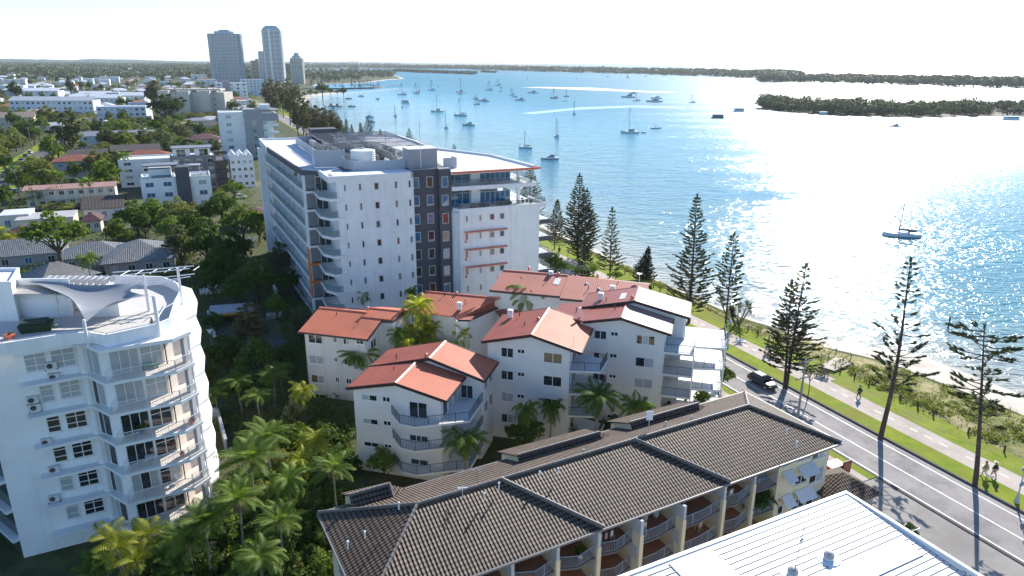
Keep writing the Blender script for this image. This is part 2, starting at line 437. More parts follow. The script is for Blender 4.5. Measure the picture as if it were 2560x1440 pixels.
rp = N(nt, 'ShaderNodeMapRange'); rp.inputs['From Min'].default_value = .35; rp.inputs['From Max'].default_value = .7; rp.inputs['To Min'].default_value = .40; rp.inputs['To Max'].default_value = 1.25; L(n3.outputs['Fac'], rp.inputs['Value'])
bp = N(nt, 'ShaderNodeBump', Strength=1.0); bp.inputs['Distance'].default_value = .16; L(ad.outputs[0], bp.inputs['Height'])
ds = N(nt, 'ShaderNodeMath', operation='MULTIPLY'); L(rp.outputs['Result'], ds.inputs[0]); ds.inputs[1].default_value = .62; L(ds.outputs[0], bp.inputs['Distance'])
L(bp.outputs[0], b.inputs['Normal'])
cm = N(nt, 'ShaderNodeMix', data_type='RGBA'); cm.inputs['A'].default_value = (.008, .150, .215, 1); cm.inputs['B'].default_value = (.035, .235, .290, 1)
m3 = N(nt, 'ShaderNodeMapRange'); m3.inputs['From Min'].default_value = .38; m3.inputs['From Max'].default_value = .66; L(n3.outputs['Fac'], m3.inputs['Value']); L(m3.outputs['Result'], cm.inputs['Factor'])
c2 = N(nt, 'ShaderNodeMix', data_type='RGBA'); L(cm.outputs['Result'], c2.inputs['A']); c2.inputs['B'].default_value = (.40, .385, .32, 1); L(va.outputs['Color'], c2.inputs['Factor'])
L(c2.outputs['Result'], b.inputs['Base Color']); 
sxp = N(nt, 'ShaderNodeVectorMath', operation='DOT_PRODUCT'); L(tc.outputs['Object'], sxp.inputs[0]); sxp.inputs[1].default_value = (.911, .412, 0)
rr = N(nt, 'ShaderNodeValToRGB'); dv = N(nt, 'ShaderNodeMath', operation='DIVIDE'); L(sxp.outputs['Value'], dv.inputs[0]); dv.inputs[1].default_value = 1200.0; L(dv.outputs[0], rr.inputs[0])
cr_ = rr.color_ramp; cr_.elements[0].position = .08; cr_.elements[0].color = (.05, .05, .05, 1); cr_.elements[1].position = .5; cr_.elements[1].color = (.42, .42, .42, 1)      # the chop grows away from the sheltered beach
e_ = cr_.elements.new(.17); e_.color = (.16, .16, .16, 1); e_ = cr_.elements.new(.30); e_.color = (.32, .32, .32, 1)
L(rr.outputs[0], b.inputs['Roughness']); b.inputs['IOR'].default_value = 1.33; b.inputs['Specular IOR Level'].default_value = .36
WATER = wm
WZ = -.9
wb = MB(); shoal = []
offs = [(-1.5, 1), (1.5, .95), (6, .78), (15, .48), (35, .16), (90, 0)]
ext = shore + [(1200, 330)]
for k in range(len(offs)):
    for al, ac in ext:
        wb.v.append(rf(ac + offs[k][0], al, WZ)); shoal.append(offs[k][1])
n = len(ext)
for k in range(len(offs) - 1):
    for i in range(n - 1): wb.fc.append((k * n + i, k * n + i + 1, (k + 1) * n + i + 1, (k + 1) * n + i)[::-1])
lastrow = list(range((len(offs) - 1) * n, len(offs) * n)); base = len(wb.v)
for p in [(-9000, 3000), (-45000, 45000), (45000, 45000), (45000, -300), (300, -300)]:
    wb.v.append(Vector((p[0], p[1], WZ))); shoal.append(0)
wb.fc.append(tuple(lastrow + [base + i for i in range(5)])[::-1])
# the bays round the marina and the river mouth behind the point
wo = wb.build('water', wm); tag(wo, kind='structure')
ca = wo.data.color_attributes.new('shoal', 'FLOAT_COLOR', 'POINT')
for i, q in enumerate(shoal): ca.data[i].color = (q, q, q, 1)
for f in wo.data.polygons:
    if f.normal.z < 0: f.flip()
wb = MB(); wb.poly([tuple(at(x, y, 0).xy) + (WZ - .02,) for x, y in [(640, 173.2), (800, 171.5), (1000, 170.6), (1090, 167.5), (1300, 172), (1100, 232), (700, 234)]][::-1])
structure('marina_water', wb, wm)

# sand bars that dry at low tide
def px_sheet(name, pts, z, m): return structure(name, MB().poly([tuple(at(x, y, z).xy) + (z,) for x, y in pts]), m)
SB = mat('wet_sand', (.62, .56, .46), .6, .08, .02)
px_sheet('sand_bar', [(1297, 219.5), (1345, 217), (1480, 219), (1620, 228), (1706, 231), (1640, 231.2), (1480, 226), (1345, 220)], WZ + .03, SB)
SB2 = mat('shoal_sand_under_water', (.34, .52, .52), .25, .1, .02)
px_sheet('sand_shoal', [(1300, 283), (1450, 268), (1580, 264), (1760, 267), (1886, 271), (1760, 271.5), (1580, 268), (1450, 274), (1330, 285)], WZ + .012, SB2)

# ------------------------------------------------------------------ shore road, verges, paths
structure('road', MB(ROAD).box(62.7, -60, -.3, 70.25, 900, .03), ASPH)
lines = MB(ROAD)
for ac in (63.05, 66.15, 69.25): lines.box(ac - .07, -60, .02, ac + .07, 420, .035)
tag(lines.build('road_marking', PAINT), kind='structure')
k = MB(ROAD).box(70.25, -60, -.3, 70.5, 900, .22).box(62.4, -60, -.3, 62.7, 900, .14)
structure('kerb', k, mat('shadowed_kerb_stone', (.075, .072, .07), .9, .2, 1))  # shade on the kerb face is put into its near-black colour
structure('gutter', MB(ROAD).box(69.8, -60, -.2, 70.25, 900, .036), KERBM)
structure('verge_grass', MB(ROAD).box(70.5, -60, -.3, 73.25, 900, .2).box(61.35, 43.5, -.3, 62.4, 900, .13), GRASS)
pth = MB(ROAD)
pa = [(-60, 73.25, 75.6), (45, 73.25, 76.6), (70, 73.25, 76.9), (95, 73.25, 76), (125, 72.6, 75.2), (150, 70.6, 73), (200, 70, 72.6), (600, 70, 72.6)]
for (a0, l0, r0), (a1, l1, r1) in zip(pa, pa[1:]):
    pth.add([rf(x, y, z) for z in (.0, .21) for x, y in ((l0, a0), (r0, a0), (r1, a1), (l1, a1))], [(4, 5, 6, 7), (0, 1, 5, 4), (2, 3, 7, 6)])
structure('promenade_path', pth, PATHM)
dash = MB(ROAD)
y = -10.0
while y < 140:
    xm = 75.1 if y < 70 else 75.1 - (y - 70) * .018
    dash.box(xm - .06, y, .19, xm + .06, y + .95, .214); y += 3.1 if int(y / 3.1) % 2 else 1.9
tag(dash.build('path_marking', PAINT), kind='structure')
MANH = mat('manhole_concrete', (.7, .68, .64), .7, .05, 2)
structure('manhole_lid', MB(ROAD).lathe((75.9, 79.5, .2), [(.75, 0), (.75, .02)], 16), MANH)
gr = MB(ROAD)
ga = [(-60, 75.6, 80.5), (45, 76.6, 80.4), (60, 76.8, 81.2), (70, 76.9, 81), (86, 76.3, 80.2), (95, 76, 80.6), (125, 75.2, 81.5), (150, 73, 81), (200, 72.6, 80), (700, 72.6, 80)]
for (a0, l0, r0), (a1, l1, r1) in zip(ga, ga[1:]):
    gr.add([rf(x, y, z) for z in (-.2, .18) for x, y in ((l0, a0), (r0, a0), (r1, a1), (l1, a1))], [(4, 5, 6, 7), (1, 2, 6, 5)])
structure('foreshore_grass', gr, GRASS)
dn = MB(); J = 10
da = [(-60, 80.5, 93), (46, 80.4, 92.2), (52, 80.8, 91.6), (57, 81.2, 91), (62, 81.2, 90.8), (66, 81.1, 89.8), (70, 81, 87.2), (77, 80.5, 86.6), (83, 80.2, 83.2), (87, 80.3, 82.4), (100, 80.9, 82.2), (130, 81.2, 82.4)]
seq = []
for (a0, l0, r0), (a1, l1, r1) in zip(da, da[1:]):
    st = max(1, int((a1 - a0) / 1.2))
    for i in range(st): t = i / st; seq.append((a0 + (a1 - a0) * t, l0 + (l1 - l0) * t, r0 + (r1 - r0) * t))
for al, l, r in seq:
    for j in range(J + 1):
        t = j / J; x = l + (r - l) * t
        dn.v.append(rf(x + .25 * math.sin(al * 1.3) * (j == J), al, .17 + (.45 * math.sin(math.pi * t) * (.6 + .8 * noise.noise(Vector((x * .35, al * .35, 0))))) - .30 * t * t))
for i in range(len(seq) - 1):
    for j in range(J): q = i * (J + 1) + j; dn.fc.append((q, q + 1, q + J + 2, q + J + 1))
structure('dune', dn, DUNEM, smooth=True)
# near side footpath, driveway apron and service road
structure('footpath', MB(ROAD).box(59.9, 43.5, -.2, 61.35, 400, .12), PATHM)
structure('driveway_apron', MB(ROAD).box(49, -30, -.2, 62.4, 43.5, .06), duo('driveway_concrete', (.30, .28, .255), (.36, .335, .30), .25, c3=(.26, .24, .22), s3=.1))
structure('garden_lawn', MB(ROAD).box(57, 43.5, -.2, 59.9, 56, .11), GRASS)


# ------------------------------------------------------------------ far country
HILL = duo('far_hill_forest', (.045, .07, .06), (.06, .085, .07), .0012)
def ridge(name, x0, x1, dist, tops, zb, m):
    """a wooded ridge seen between photograph columns x0 and x1 at a distance; tops = (column, top row)"""
    mb = MB(); cols = 70; rows = []
    for i in range(cols + 1):
        x = x0 + (x1 - x0) * i / cols
        for (xa, ya), (xb, yb) in zip(tops, tops[1:]):
            if xa <= x <= xb: y = ya + (yb - ya) * (x - xa) / (xb - xa)
        d = FW + (x - 1280) / FPX * RT + (720 - y) / FPX * UP; d = d * (dist / Vector(d[:2]).length)
        p = Vector((d.x, d.y, CAMZ + d.z)); dirn = Vector((d.x, d.y, 0)).normalized()
        h = p.z + 6 * noise.noise(Vector((x * .05, dist * .01, 0))) * dist / 9000
        rows.append([Vector((p.x, p.y, 0)) + dirn * (-.16 * dist) + Vector((0, 0, zb)), Vector((p.x, p.y, 0)) - dirn * .06 * dist + Vector((0, 0, zb + (h - zb) * .62)), Vector((p.x, p.y, h)), Vector((p.x, p.y, 0)) + dirn * .12 * dist + Vector((0, 0, zb))])
    mb.v = [v for r in rows for v in r]
    for i in range(cols):
        for j in range(3): q = i * 4 + j; mb.fc.append((q, q + 4, q + 5, q + 1))
    structure(name, mb, m, smooth=True)


ridge('hills', -500, 720, 9000, [(-500, 147), (0, 147), (110, 148.5), (180, 150.5), (220, 147), (262, 148), (330, 149), (400, 151), (470, 154), (560, 157), (720, 159)], -2, HILL)
ridge('distant_hills', 640, 1160, 16000, [(640, 159), (780, 159.5), (830, 156), (860, 153.5), (882, 152), (910, 155), (960, 156), (1010, 156), (1060, 158), (1100, 159.5), (1160, 163)], -2, HILL)
# ------------------------------------------------------------------ building helpers
def glass_sheet_mat():
    mt, nt, b = nodes_of('balustrade_glass'); L = nt.links.new
    b.inputs['Base Color'].default_value = (.16, .21, .21, 1); b.inputs['Roughness'].default_value = .05
    t = N(nt, 'ShaderNodeBsdfTransparent'); t.inputs[0].default_value = (.80, .86, .86, 1)
    ms = N(nt, 'ShaderNodeMixShader'); ms.inputs[0].default_value = .38
    L(t.outputs[0], ms.inputs[1]); L(b.outputs[0], ms.inputs[2]); L(ms.outputs[0], nt.nodes['Material Output'].inputs['Surface'])
    return mt


GLB = glass_sheet_mat()


def win(par, o, u, w, h, glass, fr=ALU, mv=(), mh=(), t=.07, name='window', proud=.05, sill=.0):
    """a framed window on a wall: o = lower left corner, u = direction along the wall to the viewer's right"""
    n = u.cross(Vector((0, 0, 1)))
    F = lambda x, y, z: o + u * x + n * y + Vector((0, 0, z))
    f = MB(F)
    f.box(0, -.02, 0, t, proud, h); f.box(w - t, -.02, 0, w, proud, h); f.box(t, -.02, 0, w - t, proud, t); f.box(t, -.02, h - t, w - t, proud, h)
    for x in mv: f.box(x * w - t / 2, -.02, t, x * w + t / 2, proud - .006, h - t)
    for z in mh: f.box(t, -.02, z * h - t / 2, w - t, proud - .01, z * h + t / 2)
    if sill: f.box(-.06, -.02, -.1, w + .06, proud + sill, -.005)
    fo = f.build(name, fr, par)
    g = MB(F)
    gl = glass if isinstance(glass, (list, tuple)) else [glass]
    cuts = [0] + [x for x in mv] + [1] if len(gl) > 1 else [0, 1]
    for i in range(len(cuts) - 1):
        g.cur = i % len(gl)
        g.poly([(cuts[i] * w + .01, .012, .02), (cuts[i + 1] * w - .01, .012, .02), (cuts[i + 1] * w - .01, .012, h - .02), (cuts[i] * w + .01, .012, h - .02)])
    p = g.build('pane', gl, None); p.parent = fo
    if par.get('_w'): p.matrix_parent_inverse = Matrix.Identity(4); fo.matrix_parent_inverse = Matrix.Translation(par.location).inverted()
    return fo


def railing(par, pts, h, m, step=.14, post=1.4, r=.018, name='railing', f=IDENT, top=.03):
    mb = MB(f)
    mb.tube([(x, y, z + h) for x, y, z in pts], top, 5); mb.tube([(x, y, z + .1) for x, y, z in pts], r, 4)
    for a, b in zip(pts, pts[1:]):
        a, b = Vector(a), Vector(b); l = (b - a).length; k = max(1, int(l / step))
        for i in range(k + 1):
            q = a.lerp(b, i / k)
            mb.tube([(q.x, q.y, q.z + .1), (q.x, q.y, q.z + h)], r * .8, 4)
        k = max(1, round(l / post))
        for i in range(k + 1):
            q = a.lerp(b, i / k); mb.tube([(q.x, q.y, q.z - .05), (q.x, q.y, q.z + h)], top * .9, 4)
    return mb.build(name, m, par)


def glass_rail(par, pts, h, f=IDENT, m=None, post=1.5, name='balustrade'):
    mb = MB(f); mb.tube([(x, y, z + h) for x, y, z in pts], .03, 4)
    for a, b in zip(pts, pts[1:]):
        a, b = Vector(a), Vector(b); k = max(1, round((b - a).length / post))
        for i in range(k + 1):
            q = a.lerp(b, i / k); mb.tube([(q.x, q.y, q.z), (q.x, q.y, q.z + h)], .025, 4)
    o = mb.build(name, m or STEEL, par)
    g = MB(f)
    for a, b in zip(pts, pts[1:]): g.poly([(a[0], a[1], a[2] + .08), (b[0], b[1], b[2] + .08), (b[0], b[1], b[2] + h - .03), (a[0], a[1], a[2] + h - .03)])
    p = g.build('glass_sheet', GLB, None); p.parent = o
    return o


BX = lambda name, par, m, *boxes, f=IDENT, uv=False: part(name, par, m, boxes, f, uv)


def part(name, par, m, boxes, f=IDENT, uv=False):
    mb = MB(f)
    for q in boxes: mb.box(*q)
    return mb.build(name, m, par, uv=uv)


# ------------------------------------------------------------------ the big white block with charcoal core
wb_ = thing('apartment_block', 'large white eight storey block with charcoal core, orange roof edge and rooftop air conditioners', 'building', rf(34, 130))
F = ROAD; G0 = -.2
mb = MB(F).box(19.4, 107.8, G0, 31.5, 113, 25.3)
for k in range(1, 8): mb.box(19.38, 107.785, 25.3 - 3 * k - .62, 31.5, 107.8, 25.3 - 3 * k - .585)   # day joints between storeys
mb.build('wall', W_, wb_)
mb = MB(F).box(31.52, 109.3, G0, 37.95, 113.2, 25.45).box(35.95, 108.3, G0, 37.95, 109.3, 25.45); mb.build('charcoal_wall', DGREY, wb_)
MB(F).prism([(37.97, 107.6), (38.65, 106.2), (53.0, 106.0), (53, 124), (37.97, 124)], G0, 18.7).build('wall', W_, wb_)
mb = MB(F)
for a, b in (((37.97, 107.6), (38.65, 106.2)), ((38.65, 106.2), (54.2, 105.95)), ((54.2, 105.95), (54.2, 113))):
    d = Vector((b[0] - a[0], b[1] - a[1])).normalized(); n = (d.y * -.18, d.x * .18)
    mb.prism([a, b, (b[0] + n[0], b[1] + n[1]), (a[0] + n[0], a[1] + n[1])], 18.45, 19.2)
mb.build('terrace_parapet', W_, wb_)
MB(F).prism([(38.2, 107.6), (38.8, 106.4), (54.0, 106.2), (54, 124), (38, 124)], 18.4, 18.75).build('terrace_floor', WSH, wb_)
glass_rail(wb_, [(38.05, 107.7, 19.2), (38.7, 106.3, 19.2), (46.4, 106.15, 19.2)], .8, F)
glass_rail(wb_, [(46.4, 106.15, 19.2), (54.1, 106.05, 19.2), (54.1, 113, 19.2), (53.5, 124, 19.2)], .8, F)
# penthouses behind their terraces
MB(F).box(38, 112.5, 18.7, 48, 124, 25).box(42.0, 109.65, 18.7, 43.6, 112.6, 24.9).build('penthouse_wall', W_, wb_)
for z in (18.8, 22.65):
    for x0, x1, y in ((38, 42.0, 110.4), (43.6, 49.2, 109.9)):
        o = rf(x0 + .02, y, z); nn = 3 if x1 - x0 < 5 else 6
        win(wb_, o, E1, x1 - x0 - .04, 2.3 if z < 20 else 2.25, GL_B, mv=[i / nn for i in range(1, nn)], name='sliding_door')
    MB(F).box(49.2, 110, z, 49.3, 113, z + 2.28).build('side_glass', GL_B, wb_)
MB(F).prism([(37.97, 107.65), (52.9, 106.9), (53.2, 109), (53, 124), (37.97, 124)], 21.95, 22.62).build('balcony_slab', WSH, wb_)
MB(F).box(50.4, 109.4, 18.7, 50.85, 109.85, 25).build('column', WSH, wb_)
glass_rail(wb_, [(38, 107.8, 22.62), (52.8, 107.05, 22.62), (53.1, 112, 22.62), (52.7, 122, 22.62)], .95, F)
# roof deck, parapets and the louvred orange edge
right = [(53.0, 107.75), (51.8, 124), (47.8, 133.2), (44.6, 139.2), (45.5, 152), (45.2, 166)]
deck = [(19.4, 108.1), (31.5, 108.1), (31.55, 109.5), (37.95, 109.5), (38, 107.9)] + right + [(38.6, 168.8), (21.7, 168.6), (14.2, 169.5), (14.0, 156.5), (15.9, 117.6), (18.2, 115.4), (18.2, 108.1)]
MB(F).prism(deck, 24.55, 25.02).build('roof_deck', ROOFW, wb_)


def strip(pts, w, z0, z1, mb):
    """a wall-like strip of width w to the left of a line of points"""
    for a, b in zip(pts, pts[1:]):
        d = Vector((b[0] - a[0], b[1] - a[1])); d.normalize(); n = (-d.y * w, d.x * w); e = d * .02
        mb.prism([(a[0], a[1]), (b[0] + e.x, b[1] + e.y), (b[0] + n[0] + e.x, b[1] + n[1] + e.y), (a[0] + n[0], a[1] + n[1])], z0, z1)
    return mb


mb = strip([(18.15, 115.2), (18.15, 107.75), (31.45, 107.75), (31.45, 110)], .3, 24.5, 25.42, MB(F)); mb.build('parapet', WSH, wb_); mb = MB(F)
strip(right + [(38.6, 168.8), (21.7, 168.6), (14.2, 169.5)], .45, 24.5, 25.40, mb)
mb.build('parapet', WSH, wb_)
strip([(14.05, 152), (15.75, 117.5), (17.9, 115.3)], .3, 24.3, 25.30, MB(F)).build('charcoal_fascia', DGREY, wb_)
strip([(14.2, 169.5), (14.0, 152.2)], .5, 24.0, 25.35, MB(F)).build('parapet', WSH, wb_)
MB(F).box(31.55, 109.35, 25.0, 37.9, 109.6, 25.6).box(36, 108.32, 25.0, 37.9, 109.4, 25.6).build('charcoal_parapet', MGREY, wb_)
lou = MB(F)
edge = [(38.0, 107.2)] + [(53.6, 107.0)] + [(x + .9, y) for x, y in right[1:]]
inner = [(38.0, 107.85), (53.0, 107.75)] + right[1:]
for (a, b), (c, d) in zip(zip(edge, edge[1:]), zip(inner, inner[1:])):
    a, b, c, d = map(lambda q: Vector((q[0], q[1], 0)), (a, b, c, d)); k = max(2, int((b - a).length / .95))
    ud = (b - a).normalized()
    for i in range(k):
        p, q = a.lerp(b, i / k), c.lerp(d, i / k)
        lou.prism([tuple(p.xy), tuple((p + ud * .42).xy), tuple((q + ud * .42).xy), tuple(q.xy)], 24.92, 25.06)
    nrm = (a - c).normalized() * .16
    lou.prism([tuple(a.xy), tuple(b.xy), tuple((b - nrm).xy), tuple((a - nrm).xy)], 24.78, 25.1)
lou.build('orange_louvred_edge', CORAL, wb_)
# body behind, with the long balconied side to the left
MB(F).prism([(19.4, 113), (38, 113), (38, 124), (51, 124), (47.4, 133), (44.2, 139.2), (45, 152), (44.8, 166), (16.4, 168), (17.8, 118), (18.1, 115.6), (19.4, 114.9)], G0, 24.6).build('wall', W_, wb_)
MB(F).box(12.7, 157, G0, 14.5, 158.2, 24.6).build('blade_wall', W_, wb_)
for k in range(8):
    z = 22.1 - 3 * k
    if z < 1: break
    MB(F).prism([(15.6, 117.3), (13.9, 156.8), (16.2, 156.9), (17.9, 117.4)], z - .38, z).build('balcony_slab', WSH, wb_)
    glass_rail(wb_, [(15.72, 117.4, z), (14.02, 156.6, z)], 1.0, F, post=2.2)
    for j in range(8):
        mb = MB(F); t = 117.5 + j * 5.55; s0 = 15.85 - (t - 117.4) * .0436; s1 = 17.9 - (t - 117.4) * .03
        mb.box(s0 + (.5 if k else .2), t, z, s1 + .2, t + .14, z + 2.63)
        mb.build('partition_wall', WSH, wb_)
    for j in range(7):
        t = 118.2 + j * 5.55; s1 = 17.78 - (t - 117.4) * .0297
        o = rf(s1 - .06, t + 4.2, z + .08); win(wb_, o, (rf(s1, t) - rf(s1 - .125, t + 4.2)).normalized(), 4.0, 2.3, [GL_C, GL_D, GL_B] if (j + k) % 3 else [GL_C, GL_C, GL_D], mv=(.33, .66), name='sliding_door')
    # corner screens and the pointed end balconies
    MB(F).box(16.0, 115.48, z + .32, 17.75, 115.62, z + 2.62).build('louvre_screen', SLATE, wb_)
    mb = MB(F).box(15.75, 115.6, z - .38, 18.1, 117.4, z + .0).build('corner_band', ORANGE if k in (4, 5) else WSH, wb_)
    MB(F).prism([(17.05, 115), (17.05, 109.7), (18.3, 107.42), (20.05, 107.42), (20.05, 107.78), (19.38, 107.78), (19.38, 115)], z - .40, z).build('balcony_slab', WSH, wb_)
    glass_rail(wb_, [(17.15, 114.8, z), (17.15, 109.75, z), (18.35, 107.55, z), (19.36, 107.55, z)], 1.0, F)
    win(wb_, rf(17.4, 114.86, z + .06), E1, 1.9, 2.3, GL_D, mv=(.5,), name='sliding_door')
MB(F).box(15.72, 115.65, G0, 16.0, 117.3, 24.5).box(17.78, 115.5, G0, 18.15, 117.3, 24.5).build('corner_post', WSH, wb_)
MB(F).box(15.6, 115.4, 4.2, 15.74, 117.3, 12.6).build('orange_blade', ORANGE, wb_)
# windows of the blank gable, the charcoal core and the right wing
cols = [(20.5, .40), (22.8, .40), (25.2, .72), (28.45, .42), (30.65, .42)]
pick = [GL_D, GL_D, GL_B, GL_R, GL_T, GL_D]
for r in range(8):
    z = 23.0 - 3 * r
    for ci, (s0, w) in enumerate(cols):
        if r == 7 and ci not in (2, 3) or r == 6 and ci in (): continue
        win(wb_, rf(s0, 107.8, z), E1, w, 1.12, rnd.choice(pick) if ci != 0 else rnd.choice([GL_B, GL_B, GL_D]), FRAMET if ci else ALU, t=.09, proud=.07)
    z = 22.55 - 3 * r
    if r < 8 and z > 1:
        for s0, y in ((31.75, 109.3), (34.1, 109.3), (36.35, 108.3)):
            win(wb_, rf(s0, y, z), E1, 1.12, 1.75, rnd.choice([GL_B, GL_D, GL_D, GL_B, GL_R]), FRAMET, t=.1, mh=(.12,) if r % 2 else ())
for r in range(5):
    z = 17.0 - 3 * r
    for s0, w in ((39.65, .36), (42.0, .36), (43.85, .85), (45.65, .85)):
        if r == 4 and w > .5: continue
        win(wb_, rf(s0, 106.2 - (s0 - 38.65) * .0139, z - .02), E1, w, 1.05, rnd.choice(pick), FRAMET, t=.1, proud=.07)
    if r in (1, 2, 3):
        y = 106.0
        mb = MB(F).box(39.35, y - .55, z + 1.3, 46.9, y + .12, z + 1.42).box(39.35, y - .55, z - .35, 39.5, y - .4, z + 1.3).box(39.35, y - .55, z - .35, 39.5, y + .1, z - .2)
        for i in range(14): mb.box(39.6 + i * .53, y - .5, z + 1.2, 39.68 + i * .53, y + .1, z + 1.3)
        mb.build('orange_awning', CORAL, wb_)
for z in (15.6, 12.6, 9.6, 6.6):
    MB(F).box(53, 106.6, z - .05, 55.6, 122, z + .35).build('balcony_slab', WSH, wb_)
    MB(F).box(52.2, 106.2, z - .15, 55.7, 106.58, z + .62).build('charcoal_fascia', DGREY, wb_)
    glass_rail(wb_, [(55.5, 106.7, z + .35), (55.5, 121.5, z + .35)], .95, F, post=2)
# roof plant
MB(F).prism([(22, 113.9), (31.6, 113), (38.6, 113.4), (40, 124), (38, 146), (37, 158), (21, 158), (21, 122), (22, 121)], 25.0, 25.06).build('plant_floor', DCONC, wb_)  # dark floor colour carries the darkening under the netting
mb = MB(F); PSC = mat('perforated_screen', (.40, .42, .45), .5, .1, 2)
strip([(23.4, 121.2), (23.3, 119.9), (18.7, 121), (18.9, 125)], .12, 25.1, 27.9, mb); mb.build('plant_screen', PSC, wb_); mb = strip([(31.7, 112.55), (23.45, 113.6), (22.9, 119.2)], .12, 25.15, 26.75, MB(F)); mb.build('plant_screen', PSC, wb_); mb = MB(F)
strip([(20.9, 126), (20.7, 158), (36, 160)], .12, 25.1, 26.6, mb); mb.build('plant_screen', PSC, wb_); mb = MB(F); strip([(37.9, 111.7), (40.2, 111.6), (40.2, 114)], .1, 25.1, 26.8, mb)
mb.build('plant_screen', PSC, wb_)
part('lift_house', wb_, MGREY, [(31.85, 110.9, 25, 36.6, 114.6, 28.5)], F); part('lift_house', wb_, DGREY, [(24, 158, 25, 29.5, 162, 28.0)], F)
part('lift_house_roof', wb_, ROOFW, [(31.75, 110.8, 28.5, 36.7, 114.7, 28.6)], F)
MB(F).tube([(33.6, 110.3, 25), (33.6, 110.3, 33.0)], .06, 5).build('roof_mast', RAILW, wb_)
mb = MB(F)
for x in (22, 26, 30, 34, 38): mb.tube([(x, 122, 25), (x, 122, 27.9)], .04, 4).tube([(x, 150, 25), (x, 150, 27.9)], .04, 4).tube([(x, 122, 27.9), (x, 150, 27.9)], .02, 3)
for y in (122, 129, 136, 143, 150): mb.tube([(22, y, 27.9), (38, y, 27.9)], .02, 3)
mb.build('net_frame', DCONC, wb_)
net, nt, b = nodes_of('bird_netting'); t = N(nt, 'ShaderNodeBsdfTransparent'); ms = N(nt, 'ShaderNodeMixShader'); ms.inputs[0].default_value = .62
b.inputs['Base Color'].default_value = (.03, .03, .03, 1); nt.links.new(t.outputs[0], ms.inputs[1]); nt.links.new(b.outputs[0], ms.inputs[2]); nt.links.new(ms.outputs[0], nt.nodes['Material Output'].inputs['Surface'])
mb = MB(F)
for i in range(4):
    for j in range(4):
        x, y = 22 + 4 * i, 122 + 7 * j; c = (x + 2, y + 3.5, 27.35)
        for a, bb in (((x, y), (x + 4, y)), ((x + 4, y), (x + 4, y + 7)), ((x + 4, y + 7), (x, y + 7)), ((x, y + 7), (x, y))):
            mb.poly([(a[0], a[1], 27.9), (bb[0], bb[1], 27.9), c])
mb.build('netting', net, wb_)
tk = thing('water_tank', 'round ribbed white water tank on the roof of the big white block', 'tank', rf(25.9, 117.6, 25.05))
mb = MB(F); mb.lathe((25.9, 117.6, 25.1), [q for i in range(8) for q in ((2.0, i * .36), (2.06, i * .36 + .18))] + [(2, 2.9), (.2, 3.15)], 20); mb.build('tank_wall', WSH, tk)
MB(F).lathe((25.9, 117.6, 28.2), [(.3, 0), (.3, .2)], 8).build('hatch', STEEL, tk)
ACB = mat('condenser_paint', (.60, .60, .58), .5, .08, 2); ACF = mat('condenser_grille', (.06, .06, .06), .6, .2, 6)
acn = 0
am = MB(); am.box(-.45, -.17, .1, .45, .17, 1.35); am.box(-.45, -.15, 0, -.35, .15, .1); am.box(.35, -.15, 0, .45, .15, .1); am.cur = 1
for zc in (.42, 1.02): am.lathe((0, 0, zc), [(.001, 0)], 3) if False else am.poly([(-.05 + .26 * math.cos(a * .6283), -.175, zc + .26 * math.sin(a * .6283)) for a in range(10)])
aco = am.build('air_conditioner', [ACB, ACF]); first = True
GA = 'air conditioners in rows on the flat roof'
for s0, y0, y1 in ((23.3, 125, 156), (25.2, 125, 152), (28.3, 122, 156), (30.2, 124, 156), (32.5, 117, 150), (34.8, 116.5, 140), (29.8, 114.6, 118)):
    y = y0
    while y < y1:
        if rnd.random() < .82:
            o = aco if first else aco.copy()
            if not first: COL.objects.link(o)
            first = False; o.location = rf(s0 + rnd.uniform(-.1, .1), y, 25.06); o.rotation_euler = (0, 0, rad(24.3 + 90)); o.scale = (1, 1, rnd.choice([1, 1, .75]))
            tag(o, 'white air conditioner standing in a row under netting on the big white block roof', 'air conditioner', GA); acn += 1
        y += 1.12
# furniture on the penthouse terraces
BLK = mat('black_wicker', (.02, .02, .022), .6, .2, 8); WPL = mat('white_plastic', (.72, .72, .70), .45, .05, 3); WOODF = mat('teak', (.22, .12, .06), .6, .2, 4)


def sofa(loc, rz, w, label):
    t = thing('sofa', label, 'sofa', loc, rz, world=False)
    MB().box(-w / 2, -.4, .12, w / 2, .4, .42).build('seat', BLK, t); MB().box(-w / 2, .26, .42, w / 2, .42, .85).build('backrest', BLK, t)
    for x in (-w / 2, w / 2 - .16): MB().box(x, -.4, .42, x + .16, .26, .65).build('armrest', BLK, t)
    return t


sofa(rf(42.6, 107.9, 18.75), rad(24), 3.4, 'long black wicker sofa on the lower penthouse terrace')
sofa(rf(47.6, 108.6, 18.75), rad(24), 2.4, 'shorter black wicker sofa by the glass doors of the lower penthouse terrace')


def table_set(loc, rz, l, w, label, m, mc, n=4):
    t = thing('outdoor_table', label, 'table', loc, rz, world=False)
    MB().box(-l / 2, -w / 2, .7, l / 2, w / 2, .75).build('tabletop', m, t)
    for x in (-l / 2 + .1, l / 2 - .1):
        for y in (-w / 2 + .08, w / 2 - .08): MB().box(x - .03, y - .03, 0, x + .03, y + .03, .7).build('leg', m, t)
    return t


def chair(loc, rz, m, label, group=None):
    t = thing('outdoor_chair', label, 'chair', loc, rz, group, world=False)
    MB().box(-.23, -.23, .42, .23, .23, .46).build('seat', m, t); MB().box(-.23, .19, .46, .23, .23, .9).build('backrest', m, t)
    for x in (-.2, .2):
        for y in (-.2, .2): MB().box(x - .02, y - .02, 0, x + .02, y + .02, .42).build('leg', m, t)
    for x in (-.25, .21): MB().box(x, -.2, .62, x + .04, .2, .66).build('armrest', m, t)
    return t


